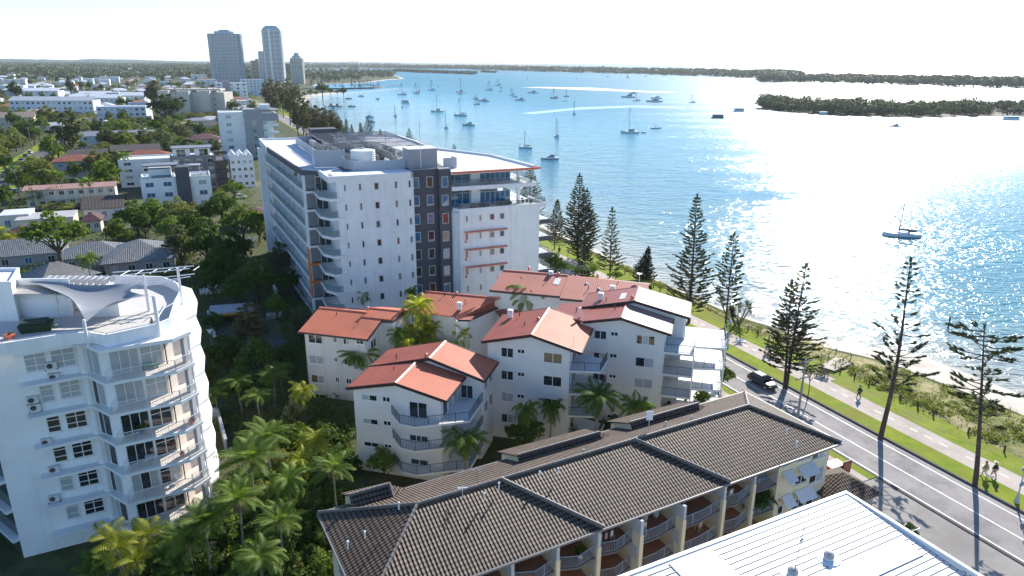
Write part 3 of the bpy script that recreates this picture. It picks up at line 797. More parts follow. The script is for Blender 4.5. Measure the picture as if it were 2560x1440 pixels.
table_set(rf(51.0, 108.6, 18.75), rad(24), 1.5, .9, 'white dining table on the open corner of the lower penthouse terrace', WPL, BLK)
for i, (dx, dy, r) in enumerate(((-.4, -.75, 180), (.4, -.75, 180), (-.4, .8, 0), (.4, .8, 0))):
    chair(rf(51 + dx, 108.6 + dy, 18.75), rad(24 + r), BLK, 'dark chair drawn up to the white dining table on the penthouse terrace', 'dark chairs round the penthouse dining table')
table_set(rf(43.8, 108.6, 22.62), rad(24), 2.2, .9, 'long timber table on the upper penthouse balcony', WOODF, WOODF)


def pot_plant(loc, label, r=.3, h=.5, lh=.7, potm=None, leaf=None, n=60, sp=.5):
    t = thing('potted_plant', label, 'plant', loc, 0, world=False)
    MB().lathe((0, 0, 0), [(r * .7, 0), (r, h * .9), (r * 1.08, h * .9), (r * 1.08, h), (r * .9, h * .97)], 10).build('pot', potm or WPL, t)
    mb = MB()
    for _ in range(n):
        a = rnd.uniform(0, 6.28); e = rnd.uniform(.2, 1.4); l = lh * rnd.uniform(.5, 1); d = Vector((math.cos(a) * math.cos(e) * sp * 2, math.sin(a) * math.cos(e) * sp * 2, math.sin(e))) * l
        s = Vector((-math.sin(a), math.cos(a), 0)) * .06 * (1 + lh); c = Vector((0, 0, h))
        mb.add([c + d * .1 - s * .3, c + d * .6 - s, c + d, c + d * .6 + s], [(0, 1, 2, 3)])
    mb.build('foliage', leaf or LEAF[1], t); return t


pot_plant(rf(51.8, 106.9, 18.75), 'flowering shrub in a white pot on the sunny penthouse terrace corner', .3, .45, .7)
pot_plant(rf(39.2, 107.0, 18.75), 'small shrub in a white tub at the left end of the penthouse terrace', .28, .5, .6)
pot_plant(rf(52.2, 107.8, 22.62), 'leafy shrub in a tub at the pointed end of the upper penthouse balcony', .28, .4, .7)
pot_plant(rf(16.7, 128, 22.1), 'dark leafy palm in a pot on the top left balcony of the big white block', .3, .5, 1.4, leaf=LEAF[0])
pot_plant(rf(16.9, 121, 22.1), 'thin shrub in a pot on the top left balcony nearest the corner', .25, .5, .9, leaf=LEAF[2])
# ------------------------------------------------------------------ the terracotta-roofed flats behind the tiled block
FA, FB = Vector((.966, -.259, 0)), Vector((.259, .966, 0))


def on_wall(px, py, p0, u):
    d = FW + (px - 1280) / FPX * RT + (720 - py) / FPX * UP
    n = Vector((u.y, -u.x)); t = Vector(p0[:2]).dot(n) / Vector(d[:2]).dot(n)
    return Vector((0, 0, CAMZ)) + d * t


def wp(par, p0, u, box, glass, **kw):
    a, b = on_wall(box[0], box[1], p0, u), on_wall(box[2], box[3], p0, u)
    w = (b - a).dot(u); h = a.z - b.z + (b - a).dot(u) * 0
    mid = on_wall(box[0], box[3] - (box[3] - box[1]) * .06, p0, u)
    h = a.z - mid.z
    return win(par, Vector((a.x, a.y, mid.z)), u, w, h, glass, **kw)


def gable_walls(par, f, u0, u1, ur, v0, v1, zl, zr, zR, m, th=.1, base=-.2):
    r = lambda v: [(u0, v, base), (u1, v, base), (u1, v, zR - th), (ur, v, zr - th), (u0, v, zl - th)]
    return MB(f).loft([r(v0), r(v1)]).build('wall', m, par)


def gable_roof(par, f, u0, u1, ur, v0, v1, zl, zr, zR, mL, mR, th=.12, fascia=True):
    MB(f).slab([(u0, v0, zl), (ur, v0, zr), (ur, v1, zr), (u0, v1, zl)][::-1], th).build('roof', mL, par, uv=True)
    MB(f).slab([(ur, v0, zr), (u1, v0, zR), (u1, v1, zR), (ur, v1, zr)][::-1], th).build('roof', mR, par, uv=True)
    mb = MB(f).slab([(ur - .16, v0 - .03, zr + .0), (ur, v0 - .03, zr + .09), (ur, v1 + .03, zr + .09), (ur - .16, v1 + .03, zr)][::-1], .03)
    mb.slab([(ur, v0 - .03, zr + .09), (ur + .16, v0 - .03, zr), (ur + .16, v1 + .03, zr), (ur, v1 + .03, zr + .09)][::-1], .03); mb.build('ridge_cap', REDCAP, par)
    if fascia:
        mb = MB(f)
        for v in (v0 - .06, v1 + .003):
            for a, za, b, zb in ((u0, zl, ur, zr), (ur, zr, u1, zR)):
                mb.loft([[(a, v, za - .32), (a, v, za + .03), (a, v + .055, za + .03), (a, v + .055, za - .32)], [(b, v, zb - .32), (b, v, zb + .03), (b, v + .055, zb + .03), (b, v + .055, zb - .32)]])
        mb.box(u0 - .14, v0 - .05, zl - .2, u0 + .0, v1 + .05, zl - .02); mb.box(u1, v0 - .05, zR - .2, u1 + .14, v1 + .05, zR - .02)
        mb.build('gutter', TRIM, par)


def vent(par, p, kind='pipe'):
    if kind == 'pipe': return MB().tube([p, p + Vector((0, 0, .62))], .055, 6).build('vent_pipe', TRIM, par)
    if kind == 'pot': return MB().lathe(p, [(.14, -.1), (.14, .3), (.2, .3), (.2, .42), (.05, .5)], 8).build('flue', REDCAP, par)
    if kind == 'white': return MB().lathe(p, [(.05, 0), (.05, .5), (.09, .5), (.09, .62), (.02, .66)], 8).build('vent_pipe', WSH, par)
    if kind == 'box':
        mb = MB(lambda x, y, z: p + FA * x + FB * y + Vector((0, 0, z))); mb.box(-.26, -.22, -.2, .26, .22, .35)
        for i in range(3): mb.box(-.33, -.3, .38 + i * .17, .33, .3, .48 + i * .17)
        mb.box(-.2, -.18, .3, .2, .18, .8); return mb.build('roof_ventilator', WSH, par)


c5 = lambda x, y: (1160 + x / 3.4286, 640 + y / 3.4286)
c4 = lambda x, y: (720 + x / 4, 640 + y / 4)
c6 = lambda x, y: (760 + x / 3, 960 + y / 3)
c7 = lambda x, y: (1400 + x / 3.272, 1000 + y / 3.272)
q4 = lambda f, b: f(b[0], b[1]) + f(b[2], b[3])
RG = 'terracotta roofed flats stepping down to the road'
# A: nearest, left
fa = thing('flats_building', 'white salmon roofed flats with wrapped dark railed balconies, nearest of the row', 'building', FLAT(-28, 62, 0), group=RG)
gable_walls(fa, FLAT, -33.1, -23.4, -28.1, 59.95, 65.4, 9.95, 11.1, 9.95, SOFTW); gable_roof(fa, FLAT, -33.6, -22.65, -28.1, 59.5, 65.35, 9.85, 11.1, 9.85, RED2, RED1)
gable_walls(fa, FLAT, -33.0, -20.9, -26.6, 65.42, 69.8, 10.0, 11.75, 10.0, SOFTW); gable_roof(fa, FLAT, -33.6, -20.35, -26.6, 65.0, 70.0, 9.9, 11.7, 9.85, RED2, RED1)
p0 = FLAT(-33.1, 59.95, 0)
for i, (b, mv) in enumerate([((430, 70, 550, 118), 1), ((587, 90, 648, 132), 1), ((440, 250, 558, 295), 1), ((595, 270, 655, 310), 1), ((450, 425, 565, 465), 1), ((603, 445, 660, 475), 1), ((787, 125, 928, 265), 1), ((790, 372, 935, 455), 2), ((800, 552, 935, 615), 1)]):
    wp(fa, p0, FA, q4(c6, b), [GL_C, GL_D] if i in (0, 2) else GL_D, mv=(.5,) if mv == 1 else (.38, .62), name='sliding_door' if i in (6, 7) else 'window', sill=.06 if i < 6 else 0)
p1 = FLAT(-23.0, 65.42, 0)
wp(fa, p1, FA, q4(c6, (1175, 0, 1270, 106)), GL_D, mv=(.5,), name='sliding_door')
MB(FLAT).box(-24.2, 59.97, 7.3, -23.36, 60.0, 9.4).build('corner_glass', GL_C, fa)
for y0 in (60.3, 61.9, 63.5): win(fa, FLAT(-23.38, y0, 7.45), FB, 1.3, 1.95, GL_C if y0 > 61 else GL_D, name='window')
for z in (7.3, 4.55, 1.8):
    poly = [(-28.9, 59.95), (-27.25, 58.15), (-25.5, 57.95), (-20.6, 60.6), (-20.6, 65.4), (-23.38, 65.4), (-23.38, 59.95)]
    MB(FLAT).prism(poly, z - .22, z).build('balcony_slab', SOFTW, fa)
    railing(fa, [(-28.8, 59.85, z), (-27.2, 58.22, z), (-25.5, 58.03, z), (-20.7, 60.65, z), (-20.7, 65.3, z)], 1.0, RAILD, .16, f=FLAT)
for z in (7.35, 4.6): win(fa, FLAT(-20.88, 66.4, z + .5), FB, 1.2, 1.3, GL_D, mv=(.5,)); win(fa, FLAT(-20.88, 68.3, z + .5), FB, 1.0, 1.3, GL_D)
for px, py, z in ((991, 897, 10.6), (985, 930, 10.4)): vent(fa, at(px, py, z))
vent(fa, at(1065, 893, 11.5), 'pot')
# B: centre
fb_ = thing('flats_building', 'white gabled flats in the middle of the row, white chimney on its pale roof slope', 'building', FLAT(-17, 75, 0), group=RG)
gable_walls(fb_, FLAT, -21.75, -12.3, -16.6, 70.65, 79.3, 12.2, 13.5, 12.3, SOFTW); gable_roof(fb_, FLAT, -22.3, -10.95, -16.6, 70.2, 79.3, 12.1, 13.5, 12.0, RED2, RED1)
p0 = FLAT(-21.75, 70.65, 0)
wl = [(318, 778, 425, 868), (458, 793, 522, 835), (683, 820, 842, 915), (318, 975, 425, 1060), (458, 990, 520, 1032), (680, 1018, 838, 1112), (318, 1160, 425, 1245), (455, 1178, 518, 1218), (676, 1212, 830, 1300), (320, 1345, 424, 1425), (455, 1360, 516, 1397)]
for i, b in enumerate(wl): wp(fb_, p0, FA, q4(c5, b), [GL_C, GL_C] if i in (6,) else ([GL_D, GL_C] if i == 9 else GL_D), mv=(.5,), sill=.06)
for z in (9.45, 6.7, 3.95, 1.2):
    MB(FLAT).prism([(-12.3, 70.7), (-8.9, 71.4), (-8.6, 74.8), (-12.3, 76)], z - .22, z).build('balcony_slab', SOFTW, fb_)
    railing(fb_, [(-12.35, 70.75, z), (-9.0, 71.45, z), (-8.7, 74.8, z)], 1.0, RAILD, .16, f=FLAT)
    win(fb_, FLAT(-12.28, 72, z + .05), FB, 2.6, 2.1, GL_D, mv=(.5,), name='sliding_door')
vent(fb_, at(1276, 790, 12.7), 'box'); vent(fb_, at(1299, 791, 12.9)); vent(fb_, at(1311, 817, 12.9)); vent(fb_, at(1345, 802, 13.3), 'pot')
MB().tube([at(1449, 806, 12.2), at(1449, 806, 12.2) + Vector((0, 0, 1.9))], .16, 8).build('chimney', WSH, fb_)
a = at(1433, 868, 12.1); mb = MB().tube([a, a + Vector((0, 0, 1.5))], .025, 4).tube([a + Vector((-.5, 0, 1.3)), a + Vector((.35, 0, 1.55))], .015, 3)
for i in range(6): q = a + Vector((-.45 + .15 * i, 0, 1.32 + .045 * i)); mb.tube([q - Vector((0, .25, 0)), q + Vector((0, .25, 0))], .01, 3)
mb.build('aerial', WSH, fb_)
# C: right, two stepped roofs
fc_ = thing('flats_building', 'white flats at the road end with two stepped pale roofs and sunlit balconies', 'building', FLAT(-7, 82, 0), group=RG)
REDP = ribbed('sheen_pale_metal_roof', (.46, .31, .28), .4, .30, .04, col2=(.32, .16, .135), var=.12)  # glancing sheen of the right-hand slopes put into this pale tone
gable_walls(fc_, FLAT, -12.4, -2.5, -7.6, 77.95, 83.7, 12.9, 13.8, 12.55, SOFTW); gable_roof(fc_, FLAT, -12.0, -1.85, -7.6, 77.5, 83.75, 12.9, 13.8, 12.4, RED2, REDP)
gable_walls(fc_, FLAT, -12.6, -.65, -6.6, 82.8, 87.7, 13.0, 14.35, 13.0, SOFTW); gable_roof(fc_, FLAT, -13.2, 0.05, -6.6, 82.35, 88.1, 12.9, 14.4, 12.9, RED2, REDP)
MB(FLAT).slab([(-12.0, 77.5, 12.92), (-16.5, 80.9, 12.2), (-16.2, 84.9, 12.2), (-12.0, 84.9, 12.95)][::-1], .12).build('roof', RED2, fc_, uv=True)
MB(FLAT).box(-16.0, 80.9, -.2, -12.4, 84.8, 12.0).build('wall', SOFTW, fc_)
p0 = FLAT(-12.4, 77.95, 0)
wl = [(1118, 632, 1222, 712), (1258, 645, 1322, 685), (1480, 672, 1634, 757), (1110, 820, 1215, 900), (1248, 832, 1312, 872), (1470, 862, 1627, 948), (1105, 998, 1207, 1070), (1243, 1010, 1304, 1045), (1460, 1040, 1613, 1128), (1228, 1355, 1290, 1390), (1450, 1230, 1600, 1310)]
for i, b in enumerate(wl): wp(fc_, p0, FA, q4(c5, b), [GL_C, GL_C] if i in (8,) else ([GL_D, GL_C] if i in (2, 3, 5) else GL_D), mv=(.33, .66) if i == 2 else (.5,), sill=.06)
MB(FLAT).box(-.67, 82.75, 9.9, -.3, 83.1, 12.7).build('corner_post', WSH, fc_)
win(fc_, FLAT(-2.48, 79.2, 9.95), FB, 3.0, 2.3, GL_B, mv=(.5,), name='sliding_door'); win(fc_, FLAT(-.63, 84, 9.95), FB, 3.0, 2.3, GL_D, mv=(.5,), name='sliding_door')
for k, z in enumerate((9.9, 7.15, 4.4, 1.65)):
    MB(FLAT).prism([(-2.5, 77.9), (.9, 78.0), (1.0, 82.7), (-2.5, 82.7)], z - .25, z).build('balcony_slab', SOFTW, fc_)
    MB(FLAT).prism([(1.0, 80.6), (4.6, 81.2), (4.5, 87.0), (-.65, 87.2), (-.65, 82.7), (1.0, 82.7)], z - .25, z - .003).build('balcony_slab', WSH, fc_)
    if k < 3: railing(fc_, [(-2.5, 78.0, z), (.85, 78.1, z), (.9, 80.6, z)], 1.0, RAILD, .16, f=FLAT)
    railing(fc_, [(1.05, 80.7, z), (4.5, 81.3, z), (4.4, 86.9, z)], 1.0, RAILD, .2, f=FLAT)
    if k: win(fc_, FLAT(-2.48, 79.0, z + .06), FB, 3.2, 2.1, [GL_D, GL_C][k == 2], mv=(.5,), name='sliding_door'); win(fc_, FLAT(-.63, 83.6, z + .06), FB, 2.8, 2.1, GL_D, mv=(.5,), name='sliding_door')
MB(FLAT).box(4.38, 81.2, 0, 4.56, 81.38, 10.9).build('corner_post', WSH, fc_); MB(FLAT).box(.82, 77.98, 0, 1.0, 78.16, 9.8).build('corner_post', WSH, fc_)
vent(fc_, at(1502, 747, 13.5), 'box'); vent(fc_, at(1515, 755, 13.5)); vent(fc_, at(1537, 775, 13.5)); vent(fc_, at(1441, 780, 12.6)); vent(fc_, at(1580, 748, 14.2), 'pot')
mb = MB(FLAT)
for i in range(3): mb.slab([(-8.6 + .0 * i, 83.7 + i * .8, 13.98), (-7.9, 83.7 + i * .8, 14.15), (-7.9, 84.3 + i * .8, 14.15), (-8.6, 84.3 + i * .8, 13.98)][::-1], .1)
mb.build('skylight', WSH, fc_)
# D: left, ridge along the row
fd = thing('flats_building', 'beige flats with a plain sunlit salmon roof at the left end of the row', 'building', FLAT(-43, 78, 0), group=RG)
r = lambda u: [(u, 74.3, -.2), (u, 82.6, -.2), (u, 82.6, 9.4), (u, 79.4, 10.33), (u, 74.3, 9.08)]
MB(FLAT).loft([r(-47.4), r(-38.9)]).build('wall', PALE, fd)
MB(FLAT).slab([(-48, 73.85, 9.1), (-38.35, 73.85, 9.1), (-38.35, 79.4, 10.48), (-48, 79.4, 10.48)], .12).build('roof', RED1, fd, uv=True)
MB(FLAT).slab([(-48, 79.4, 10.48), (-38.35, 79.4, 10.48), (-38.35, 83.4, 9.3), (-48, 83.4, 9.3)], .12).build('roof', RED1, fd, uv=True)
MB(FLAT).box(-48.05, 73.72, 8.9, -38.3, 73.85, 9.12)  .loft([[(-38.35, 73.8, 8.82), (-38.28, 73.8, 8.82), (-38.28, 73.8, 9.14), (-38.35, 73.8, 9.14)], [(-38.35, 78.2, 9.88), (-38.28, 78.2, 9.88), (-38.28, 78.2, 10.2), (-38.35, 78.2, 10.2)]]).build('gutter', TRIM, fd)
MB(FLAT).box(-38.9, 78.5, -.2, -36.9, 83.4, 9.6).build('wall', PALE, fd)
MB(FLAT).slab([(-41.2, 78.2, 10.3), (-36.6, 78.2, 10.3), (-36.6, 80.4, 10.75), (-41.2, 80.4, 10.75)], .12).build('roof', RED1, fd, uv=True)
MB(FLAT).slab([(-41.2, 80.4, 10.75), (-36.6, 80.4, 10.75), (-36.6, 84.4, 9.6), (-41.2, 84.4, 9.6)], .12).build('roof', RED1, fd, uv=True)
MB(FLAT).box(-41.2, 80.28, 10.7, -36.6, 80.52, 10.84).build('ridge_cap', REDCAP, fd); MB(FLAT).box(-48, 79.28, 10.43, -41.25, 79.52, 10.57).build('ridge_cap', REDCAP, fd)
p0 = FLAT(-47.4, 74.3, 0)
for i, b in enumerate([(200, 780, 347, 870), (450, 805, 492, 868), (550, 820, 617, 885), (680, 835, 760, 880), (210, 985, 360, 1075), (460, 1010, 500, 1060), (560, 1025, 625, 1090), (690, 1040, 770, 1110), (230, 1180, 370, 1265), (475, 1205, 517, 1265), (580, 1220, 640, 1280), (250, 1370, 385, 1440), (490, 1395, 525, 1440)]):
    wp(fd, p0, FA, q4(c4, b), GL_C if i == 4 else [GL_T, GL_C] if i == 8 else [GL_D, GL_C] if i == 2 else GL_D, mv=(.5,), sill=.06)
win(fd, FLAT(-38.88, 75.6, 6.9), FB, 1.6, 1.2, GL_D, mv=(.5,))
win(fd, FLAT(-38.88, 75.6, 4.1), FB, 1.6, 1.2, GL_D, mv=(.5,))
vent(fd, at(842, 791, 9.95)); vent(fd, at(895, 815, 9.55)); vent(fd, at(919, 775, 10.8), 'pot')
# E: behind the courtyard palms
fe = thing('flats_building', 'low salmon roofed flats behind the courtyard palms, white ventilator on the roof', 'building', FLAT(-33, 86, 0), group=RG)
r = lambda u: [(u, 84, -.2), (u, 91, -.2), (u, 92, 9.6), (u, 88.9, 10.65), (u, 84, 9.45)]
MB(FLAT).loft([r(-36.4), r(-29.8)]).build('wall', PALE, fe)
MB(FLAT).slab([(-36.9, 83.6, 9.5), (-29.5, 83.6, 9.5), (-25.6, 88.9, 10.82), (-36.6, 88.9, 10.82)], .12).build('roof', RED1, fe, uv=True)
MB(FLAT).slab([(-36.6, 88.9, 10.82), (-25.6, 88.9, 10.82), (-25.6, 93, 9.3), (-36.6, 93, 9.3)], .12).build('roof', RED1, fe, uv=True)
a, b, c, d, e = at(1135, 791, 9.95), at(1145, 799, 9.45), at(1174, 800, 9.35), at(1274, 755, 9.35), at(1248, 740, 10.5)
MB().slab([tuple(v) for v in (a, b, c, d, e)], .12).build('roof', RED2, fe, uv=True)
mb = MB(); pts = [b, c, d]
for v, w in zip(pts, pts[1:]): mb.tube([v - Vector((0, 0, .12)), w - Vector((0, 0, .12))], .12, 4)
mb.build('gutter', TRIM, fe)
MB().prism([tuple(v.xy) for v in (a.lerp(e, .03), b.lerp(a, .3), c.lerp(a, .12), d.lerp(e, .2), e)], -.2, 9.3).build('wall', SOFTW, fe)
wp(fe, FLAT(-36.4, 84, 0), FA, q4(c4, (1300, 600, 1332, 678)), GL_D); wp(fe, FLAT(-36.4, 84, 0), FA, q4(c4, (1365, 610, 1410, 685)), GL_C)
vent(fe, at(1149, 770, 10.2), 'box'); vent(fe, at(1163, 760, 10.3)); vent(fe, at(1111, 740, 10.6)); vent(fe, at(1141, 737, 10.7), 'pot')
MB(FLAT).box(-36.6, 88.78, 10.77, -25.6, 89.02, 10.91).build('ridge_cap', REDCAP, fe)
# F: long roof at the back
ff = thing('flats_building', 'long faded salmon roof at the back of the row with a plain white stair tower', 'building', FLAT(-16, 92, 0), group=RG)
r = lambda u: [(u, 89.2, -.2), (u, 97, -.2), (u, 98, 11.9), (u, 94.05, 13.2), (u, 89.2, 12.0)]
MB(FLAT).loft([r(-26.4), r(-6.1)]).build('wall', SOFTW, ff)
fr_ = ribbed('weathered_salmon_roof', (.52, .175, .115), .65, .30, .012, col2=(.47, .15, .098), var=.14)
MB(FLAT).slab([(-26.9, 88.65, 12.0), (-17.0, 88.65, 12.0), (-17.0, 94.05, 13.34), (-26.5, 94.05, 13.34)], .12).build('roof', fr_, ff, uv=True)
MB(FLAT).slab([(-16.95, 88.0, 11.95), (-5.9, 88.0, 11.95), (-5.7, 93.4, 13.25), (-16.95, 93.9, 13.42)], .12).build('roof', fr_, ff, uv=True)
MB(FLAT).slab([(-26.5, 94.05, 13.34), (-17, 94.05, 13.34), (-17, 98.5, 11.8), (-26.5, 98.5, 11.8)], .12).build('roof', fr_, ff, uv=True)
MB(FLAT).slab([(-16.95, 93.9, 13.42), (-5.7, 93.4, 13.25), (-5.7, 98.5, 11.8), (-16.95, 98.5, 11.8)], .12).build('roof', fr_, ff, uv=True)
MB(FLAT).box(-26.5, 93.93, 13.3, -17.0, 94.17, 13.44).build('ridge_cap', REDCAP, ff)
MB(FLAT).box(-16.95, 87.9, 11.65, -5.9, 88.0, 11.95).box(-27, 88.55, 11.7, -17, 88.65, 12.0).build('gutter', TRIM, ff)
MB(FLAT).prism([(-26.9, 93.2), (-24.8, 90.6), (-21.5, 91.2), (-21.5, 94)], -.2, 12.2).prism([(-24.8, 87.4), (-20.2, 87.4), (-20.2, 89), (-24.8, 89)], -.2, 8.2).build('stair_tower', SOFTW, ff)
MB(FLAT).slab([(-27.2, 93.2, 12.5), (-24.9, 90.3, 12.3), (-21.2, 90.9, 12.3), (-21.2, 93, 13.0), (-26, 93.6, 13.0)], .15).build('roof', RED2, ff, uv=True)
for px, py, z, k in ((1322, 674, 13.1, 'pot'), (1377, 691, 13.0, 'box'), (1370, 700, 12.9, 'pipe'), (1396, 689, 13.2, 'pot'), (1471, 723, 12.6, 'pipe'), (1494, 693, 13.3, 'pot'), (1531, 728, 12.5, 'box'), (1545, 713, 12.8, 'pipe')): vent(ff, at(px, py, z), k)
mb = MB(FLAT)
for u, v, z in ((-18.6, 91.4, 12.74),): mb.slab([(u, v, z), (u + .8, v, z), (u + .8, v + 1.6, z + .4), (u, v + 1.6, z + .4)], .08)
mb.build('skylight', WSH, ff)
MB().lathe(at(1466, 712, 12.8), [(.3, -.1), (.34, .1), (.15, .28), (.02, .3)], 10).build('roof_cowl', STEEL, ff); MB().lathe(at(1497, 725, 12.55), [(.3, -.1), (.34, .1), (.15, .28), (.02, .3)], 10).build('roof_cowl', STEEL, ff)
a = at(1598, 703, 13.2); MB().tube([a, a + Vector((0, 0, 1.0))], .03, 4).lathe(a + Vector((0, 0, 1.0)), [(.05, -.05), (.4, .1), (.42, .12), (.0, .0)], 12).build('satellite_dish', WSH, ff)
# small link roof between the courtyard and the centre block
fl = thing('link_roof', 'small dark red flat roofed link between the courtyard flats', 'porch', at(1290, 790, 0))
a, b, c, d = at(1238, 777, 9.0), at(1282, 767, 9.4), at(1312, 792, 9.0), at(1258, 800, 8.6)
MB().slab([tuple(v) for v in (d, c, b, a)], .15).build('roof', RED2, fl, uv=True); MB().prism([tuple(v.lerp((a + c) / 2, .2).xy) for v in (d, c, b, a)], -.2, 8.5).build('wall', BEIGE, fl)

# ------------------------------------------------------------------ the long tiled block in front
GF = frame(0, 0, 28.5); G1, G2 = Vector((.8788, .4772, 0)), Vector((-.4772, .8788, 0))
gb = thing('tiled_apartments', 'long cream apartment block with a charcoal tiled hip roof and blue railed balconies', 'building', GF(33, 43, 0))
Y0, Y1, YR, ZE, ZR = 36.85, 49.0, 43.0, 8.0, 10.5
X0, X1 = 9.3, 55.5
th = .16
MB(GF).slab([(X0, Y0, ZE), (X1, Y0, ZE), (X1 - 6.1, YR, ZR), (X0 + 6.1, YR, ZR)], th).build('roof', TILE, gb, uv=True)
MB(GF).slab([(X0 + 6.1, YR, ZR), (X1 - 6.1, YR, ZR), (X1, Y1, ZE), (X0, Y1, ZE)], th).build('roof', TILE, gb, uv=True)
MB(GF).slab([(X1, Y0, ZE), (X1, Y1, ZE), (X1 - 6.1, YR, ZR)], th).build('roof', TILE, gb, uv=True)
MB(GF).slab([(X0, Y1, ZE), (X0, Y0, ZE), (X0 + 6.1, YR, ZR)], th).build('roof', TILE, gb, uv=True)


def cap_line(mb, a, b, f, r=.15):
    a, b = f(*a), f(*b); k = int((b - a).length / .42); d = (b - a) / k
    for i in range(k): p = a + d * i; mb.tube([p, p + d * 1.08], r, 6, r * .82)


mb = MB(); ab = lambda p, z: (p[0], p[1], z + .05)
R1, R2 = (X0 + 6.1, YR, ZR + .05), (X1 - 6.1, YR, ZR + .05)
for a, b in ((R1, R2), ((X0, Y0, ZE + .05), R1), ((X0, Y1, ZE + .05), R1), ((X1, Y0, ZE + .05), R2), ((X1, Y1, ZE + .05), R2)): cap_line(mb, a, b, GF)
mb.build('ridge_caps', CAPG, gb)
for xr in (35.6, 22.4): mb = MB(); cap_line(mb, (xr, YR, ZR + .1), (xr + 5.7, Y0, ZE + .1), GF, .19); mb.build('hip_caps', CAPG, gb)
mb = MB(GF).box(X0, Y0 - .13, ZE - .2, X1, Y0, ZE - .02).box(X0, Y1, ZE - .2, X1, Y1 + .13, ZE - .02).box(X1, Y0, ZE - .2, X1 + .13, Y1, ZE - .02).box(X0 - .13, Y0, ZE - .2, X0, Y1, ZE - .02)
mb.build('gutter', mat('grey_gutter', (.20, .19, .19), .5, .1, 2), gb)
# three low cross gables on the lane side
for i, (xa, xb, yr, zr) in enumerate(((11.6, 14.9, 48.0, 9.45), (26.0, 34.6, 46.7, 9.62), (38.2, 46.6, 46.8, 9.65))):
    zm = lambda y: ZR - (y - YR) * (ZR - ZE) / (Y1 - YR)
    yf = yr - .75 if i == 0 else yr - .4
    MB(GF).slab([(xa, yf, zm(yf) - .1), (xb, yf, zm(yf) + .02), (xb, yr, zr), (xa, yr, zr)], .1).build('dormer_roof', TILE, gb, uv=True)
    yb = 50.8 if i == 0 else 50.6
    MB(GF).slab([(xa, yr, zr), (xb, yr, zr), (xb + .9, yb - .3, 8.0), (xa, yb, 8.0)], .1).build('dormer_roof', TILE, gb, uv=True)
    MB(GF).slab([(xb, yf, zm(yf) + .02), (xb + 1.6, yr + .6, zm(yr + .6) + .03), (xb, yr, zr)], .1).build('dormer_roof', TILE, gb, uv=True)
    MB(GF).loft([[(xa + .2, yf + .3, 7), (xa + .2, yb - .5, 7), (xa + .2, yb - .6, 8), (xa + .2, yr, zr - .15), (xa + .2, yf + .3, zm(yf))], [(xb, yf + .3, 7), (xb, yb - .5, 7), (xb, yb - .6, 8), (xb, yr, zr - .15), (xb, yf + .3, zm(yf))]]).build('dormer_wall', CREAM, gb)
    mb = MB(); cap_line(mb, (xa, yr, zr + .05), (xb, yr, zr + .05), GF); cap_line(mb, (xb, yr, zr + .05), (xb, yf, zm(yf) + .06), GF) if i == 0 else None; mb.build('dormer_caps', CAPG, gb)
# walls, floors, balconies
MB(GF).box(X0 + .7, 39.6, -.2, X1 - .7, Y1 - .6, ZE - .12).box(48.0, 37.45, -.2, X1 - .7, 39.6, ZE - .12).box(X0 + .7, 37.45, -.2, 16.5, 39.6, ZE - .12).build('wall', CREAM, gb)
units = [(16.5, 20.2), (20.4, 24.0), (24.2, 27.6), (27.8, 31.4), (31.6, 35.7), (36.0, 40.6), (40.9, 44.7), (45.0, 48.0)]
ang = [(37.2, 36.7, 37.3), (37.3, 36.7, 37.2), (37.2, 36.6, 37.0), (37.1, 36.75, 37.3), (36.6, 36.6, 37.05), (36.5, 36.55, 37.0), (37.1, 36.9, 37.5), (37.5, 37.4, 37.45)]
for (xa, xb), (ya, ym, yb) in zip(units, ang):
    for z in (5.45, 2.88, .31):
        xm = xa + (xb - xa) * .45
        sl = [(xa, ya), (xm, ym), (xb, yb), (xb, 39.6), (xa, 39.6)]
        MB(GF).prism(sl, z - .18, z - .02).build('balcony_slab', DCONC, gb)
        MB(GF).prism([(xa + .02, ya + .12), (xm, ym + .12), (xb - .02, yb + .12), (xb - .02, 39.59), (xa + .02, 39.59)], z - .02, z).build('balcony_floor', TILEFLOOR, gb)
        if z > 1: railing(gb, [(xa + .1, ya + .06, z), (xm, ym + .06, z), (xb - .05, yb + .06, z)], 1.0, RAILB, .13, 1.3, f=GF)
        win(gb, GF(xa + .25, 39.58, z + .05), G1, xb - xa - .5, 2.15, [GL_C, GL_D, GL_T, GL_C][int(xa + z) % 4], CREAM, mv=(.25, .5, .75), name='sliding_door')
LOUV = ribbed('white_louvre', (.74, .75, .76), .5, .12, .03, col2=(.45, .46, .48), axis=1)
for k, x in enumerate([20.2, 24.0, 27.6, 31.4, 35.7, 40.6, 44.7]):
    yf = min(ang[k][2], ang[k + 1][0])
    MB(GF).box(x, yf - .02, -.2, x + .22, 39.6, ZE - .2).build('dividing_wall', CREAM, gb)
    for z in (5.45, 2.88): MB(GF).box(x - .02, yf - .28, z + 1.05, x + .24, yf + 1.1, z + 2.35).build('privacy_louvre', LOUV, gb, uv=True)
    MB(GF).box(x - .06, yf - .32, -.2, x + .3, yf - .02, 6.5).build('blade_pier', CREAM, gb)
p0 = GF(48, 37.45, 0)
for i, b in enumerate([(2068, 405, 2150, 490), (1955, 440, 2035, 500), (1830, 490, 1865, 540), (2045, 575, 2135, 690), (1925, 625, 2008, 700), (2015, 770, 2110, 880), (1900, 825, 1985, 900), (1780, 872, 1812, 940)]):
    wp(gb, p0, G1, q4(c7, b), [GL_D, GL_C] if i in (0, 1, 3, 5) else GL_D, mv=(.5,) if i not in (2, 7) else (), sill=.1)
AWN = ribbed('white_slat_awning', (.76, .78, .80), .5, .16, .02, col2=(.55, .58, .62), axis=1)
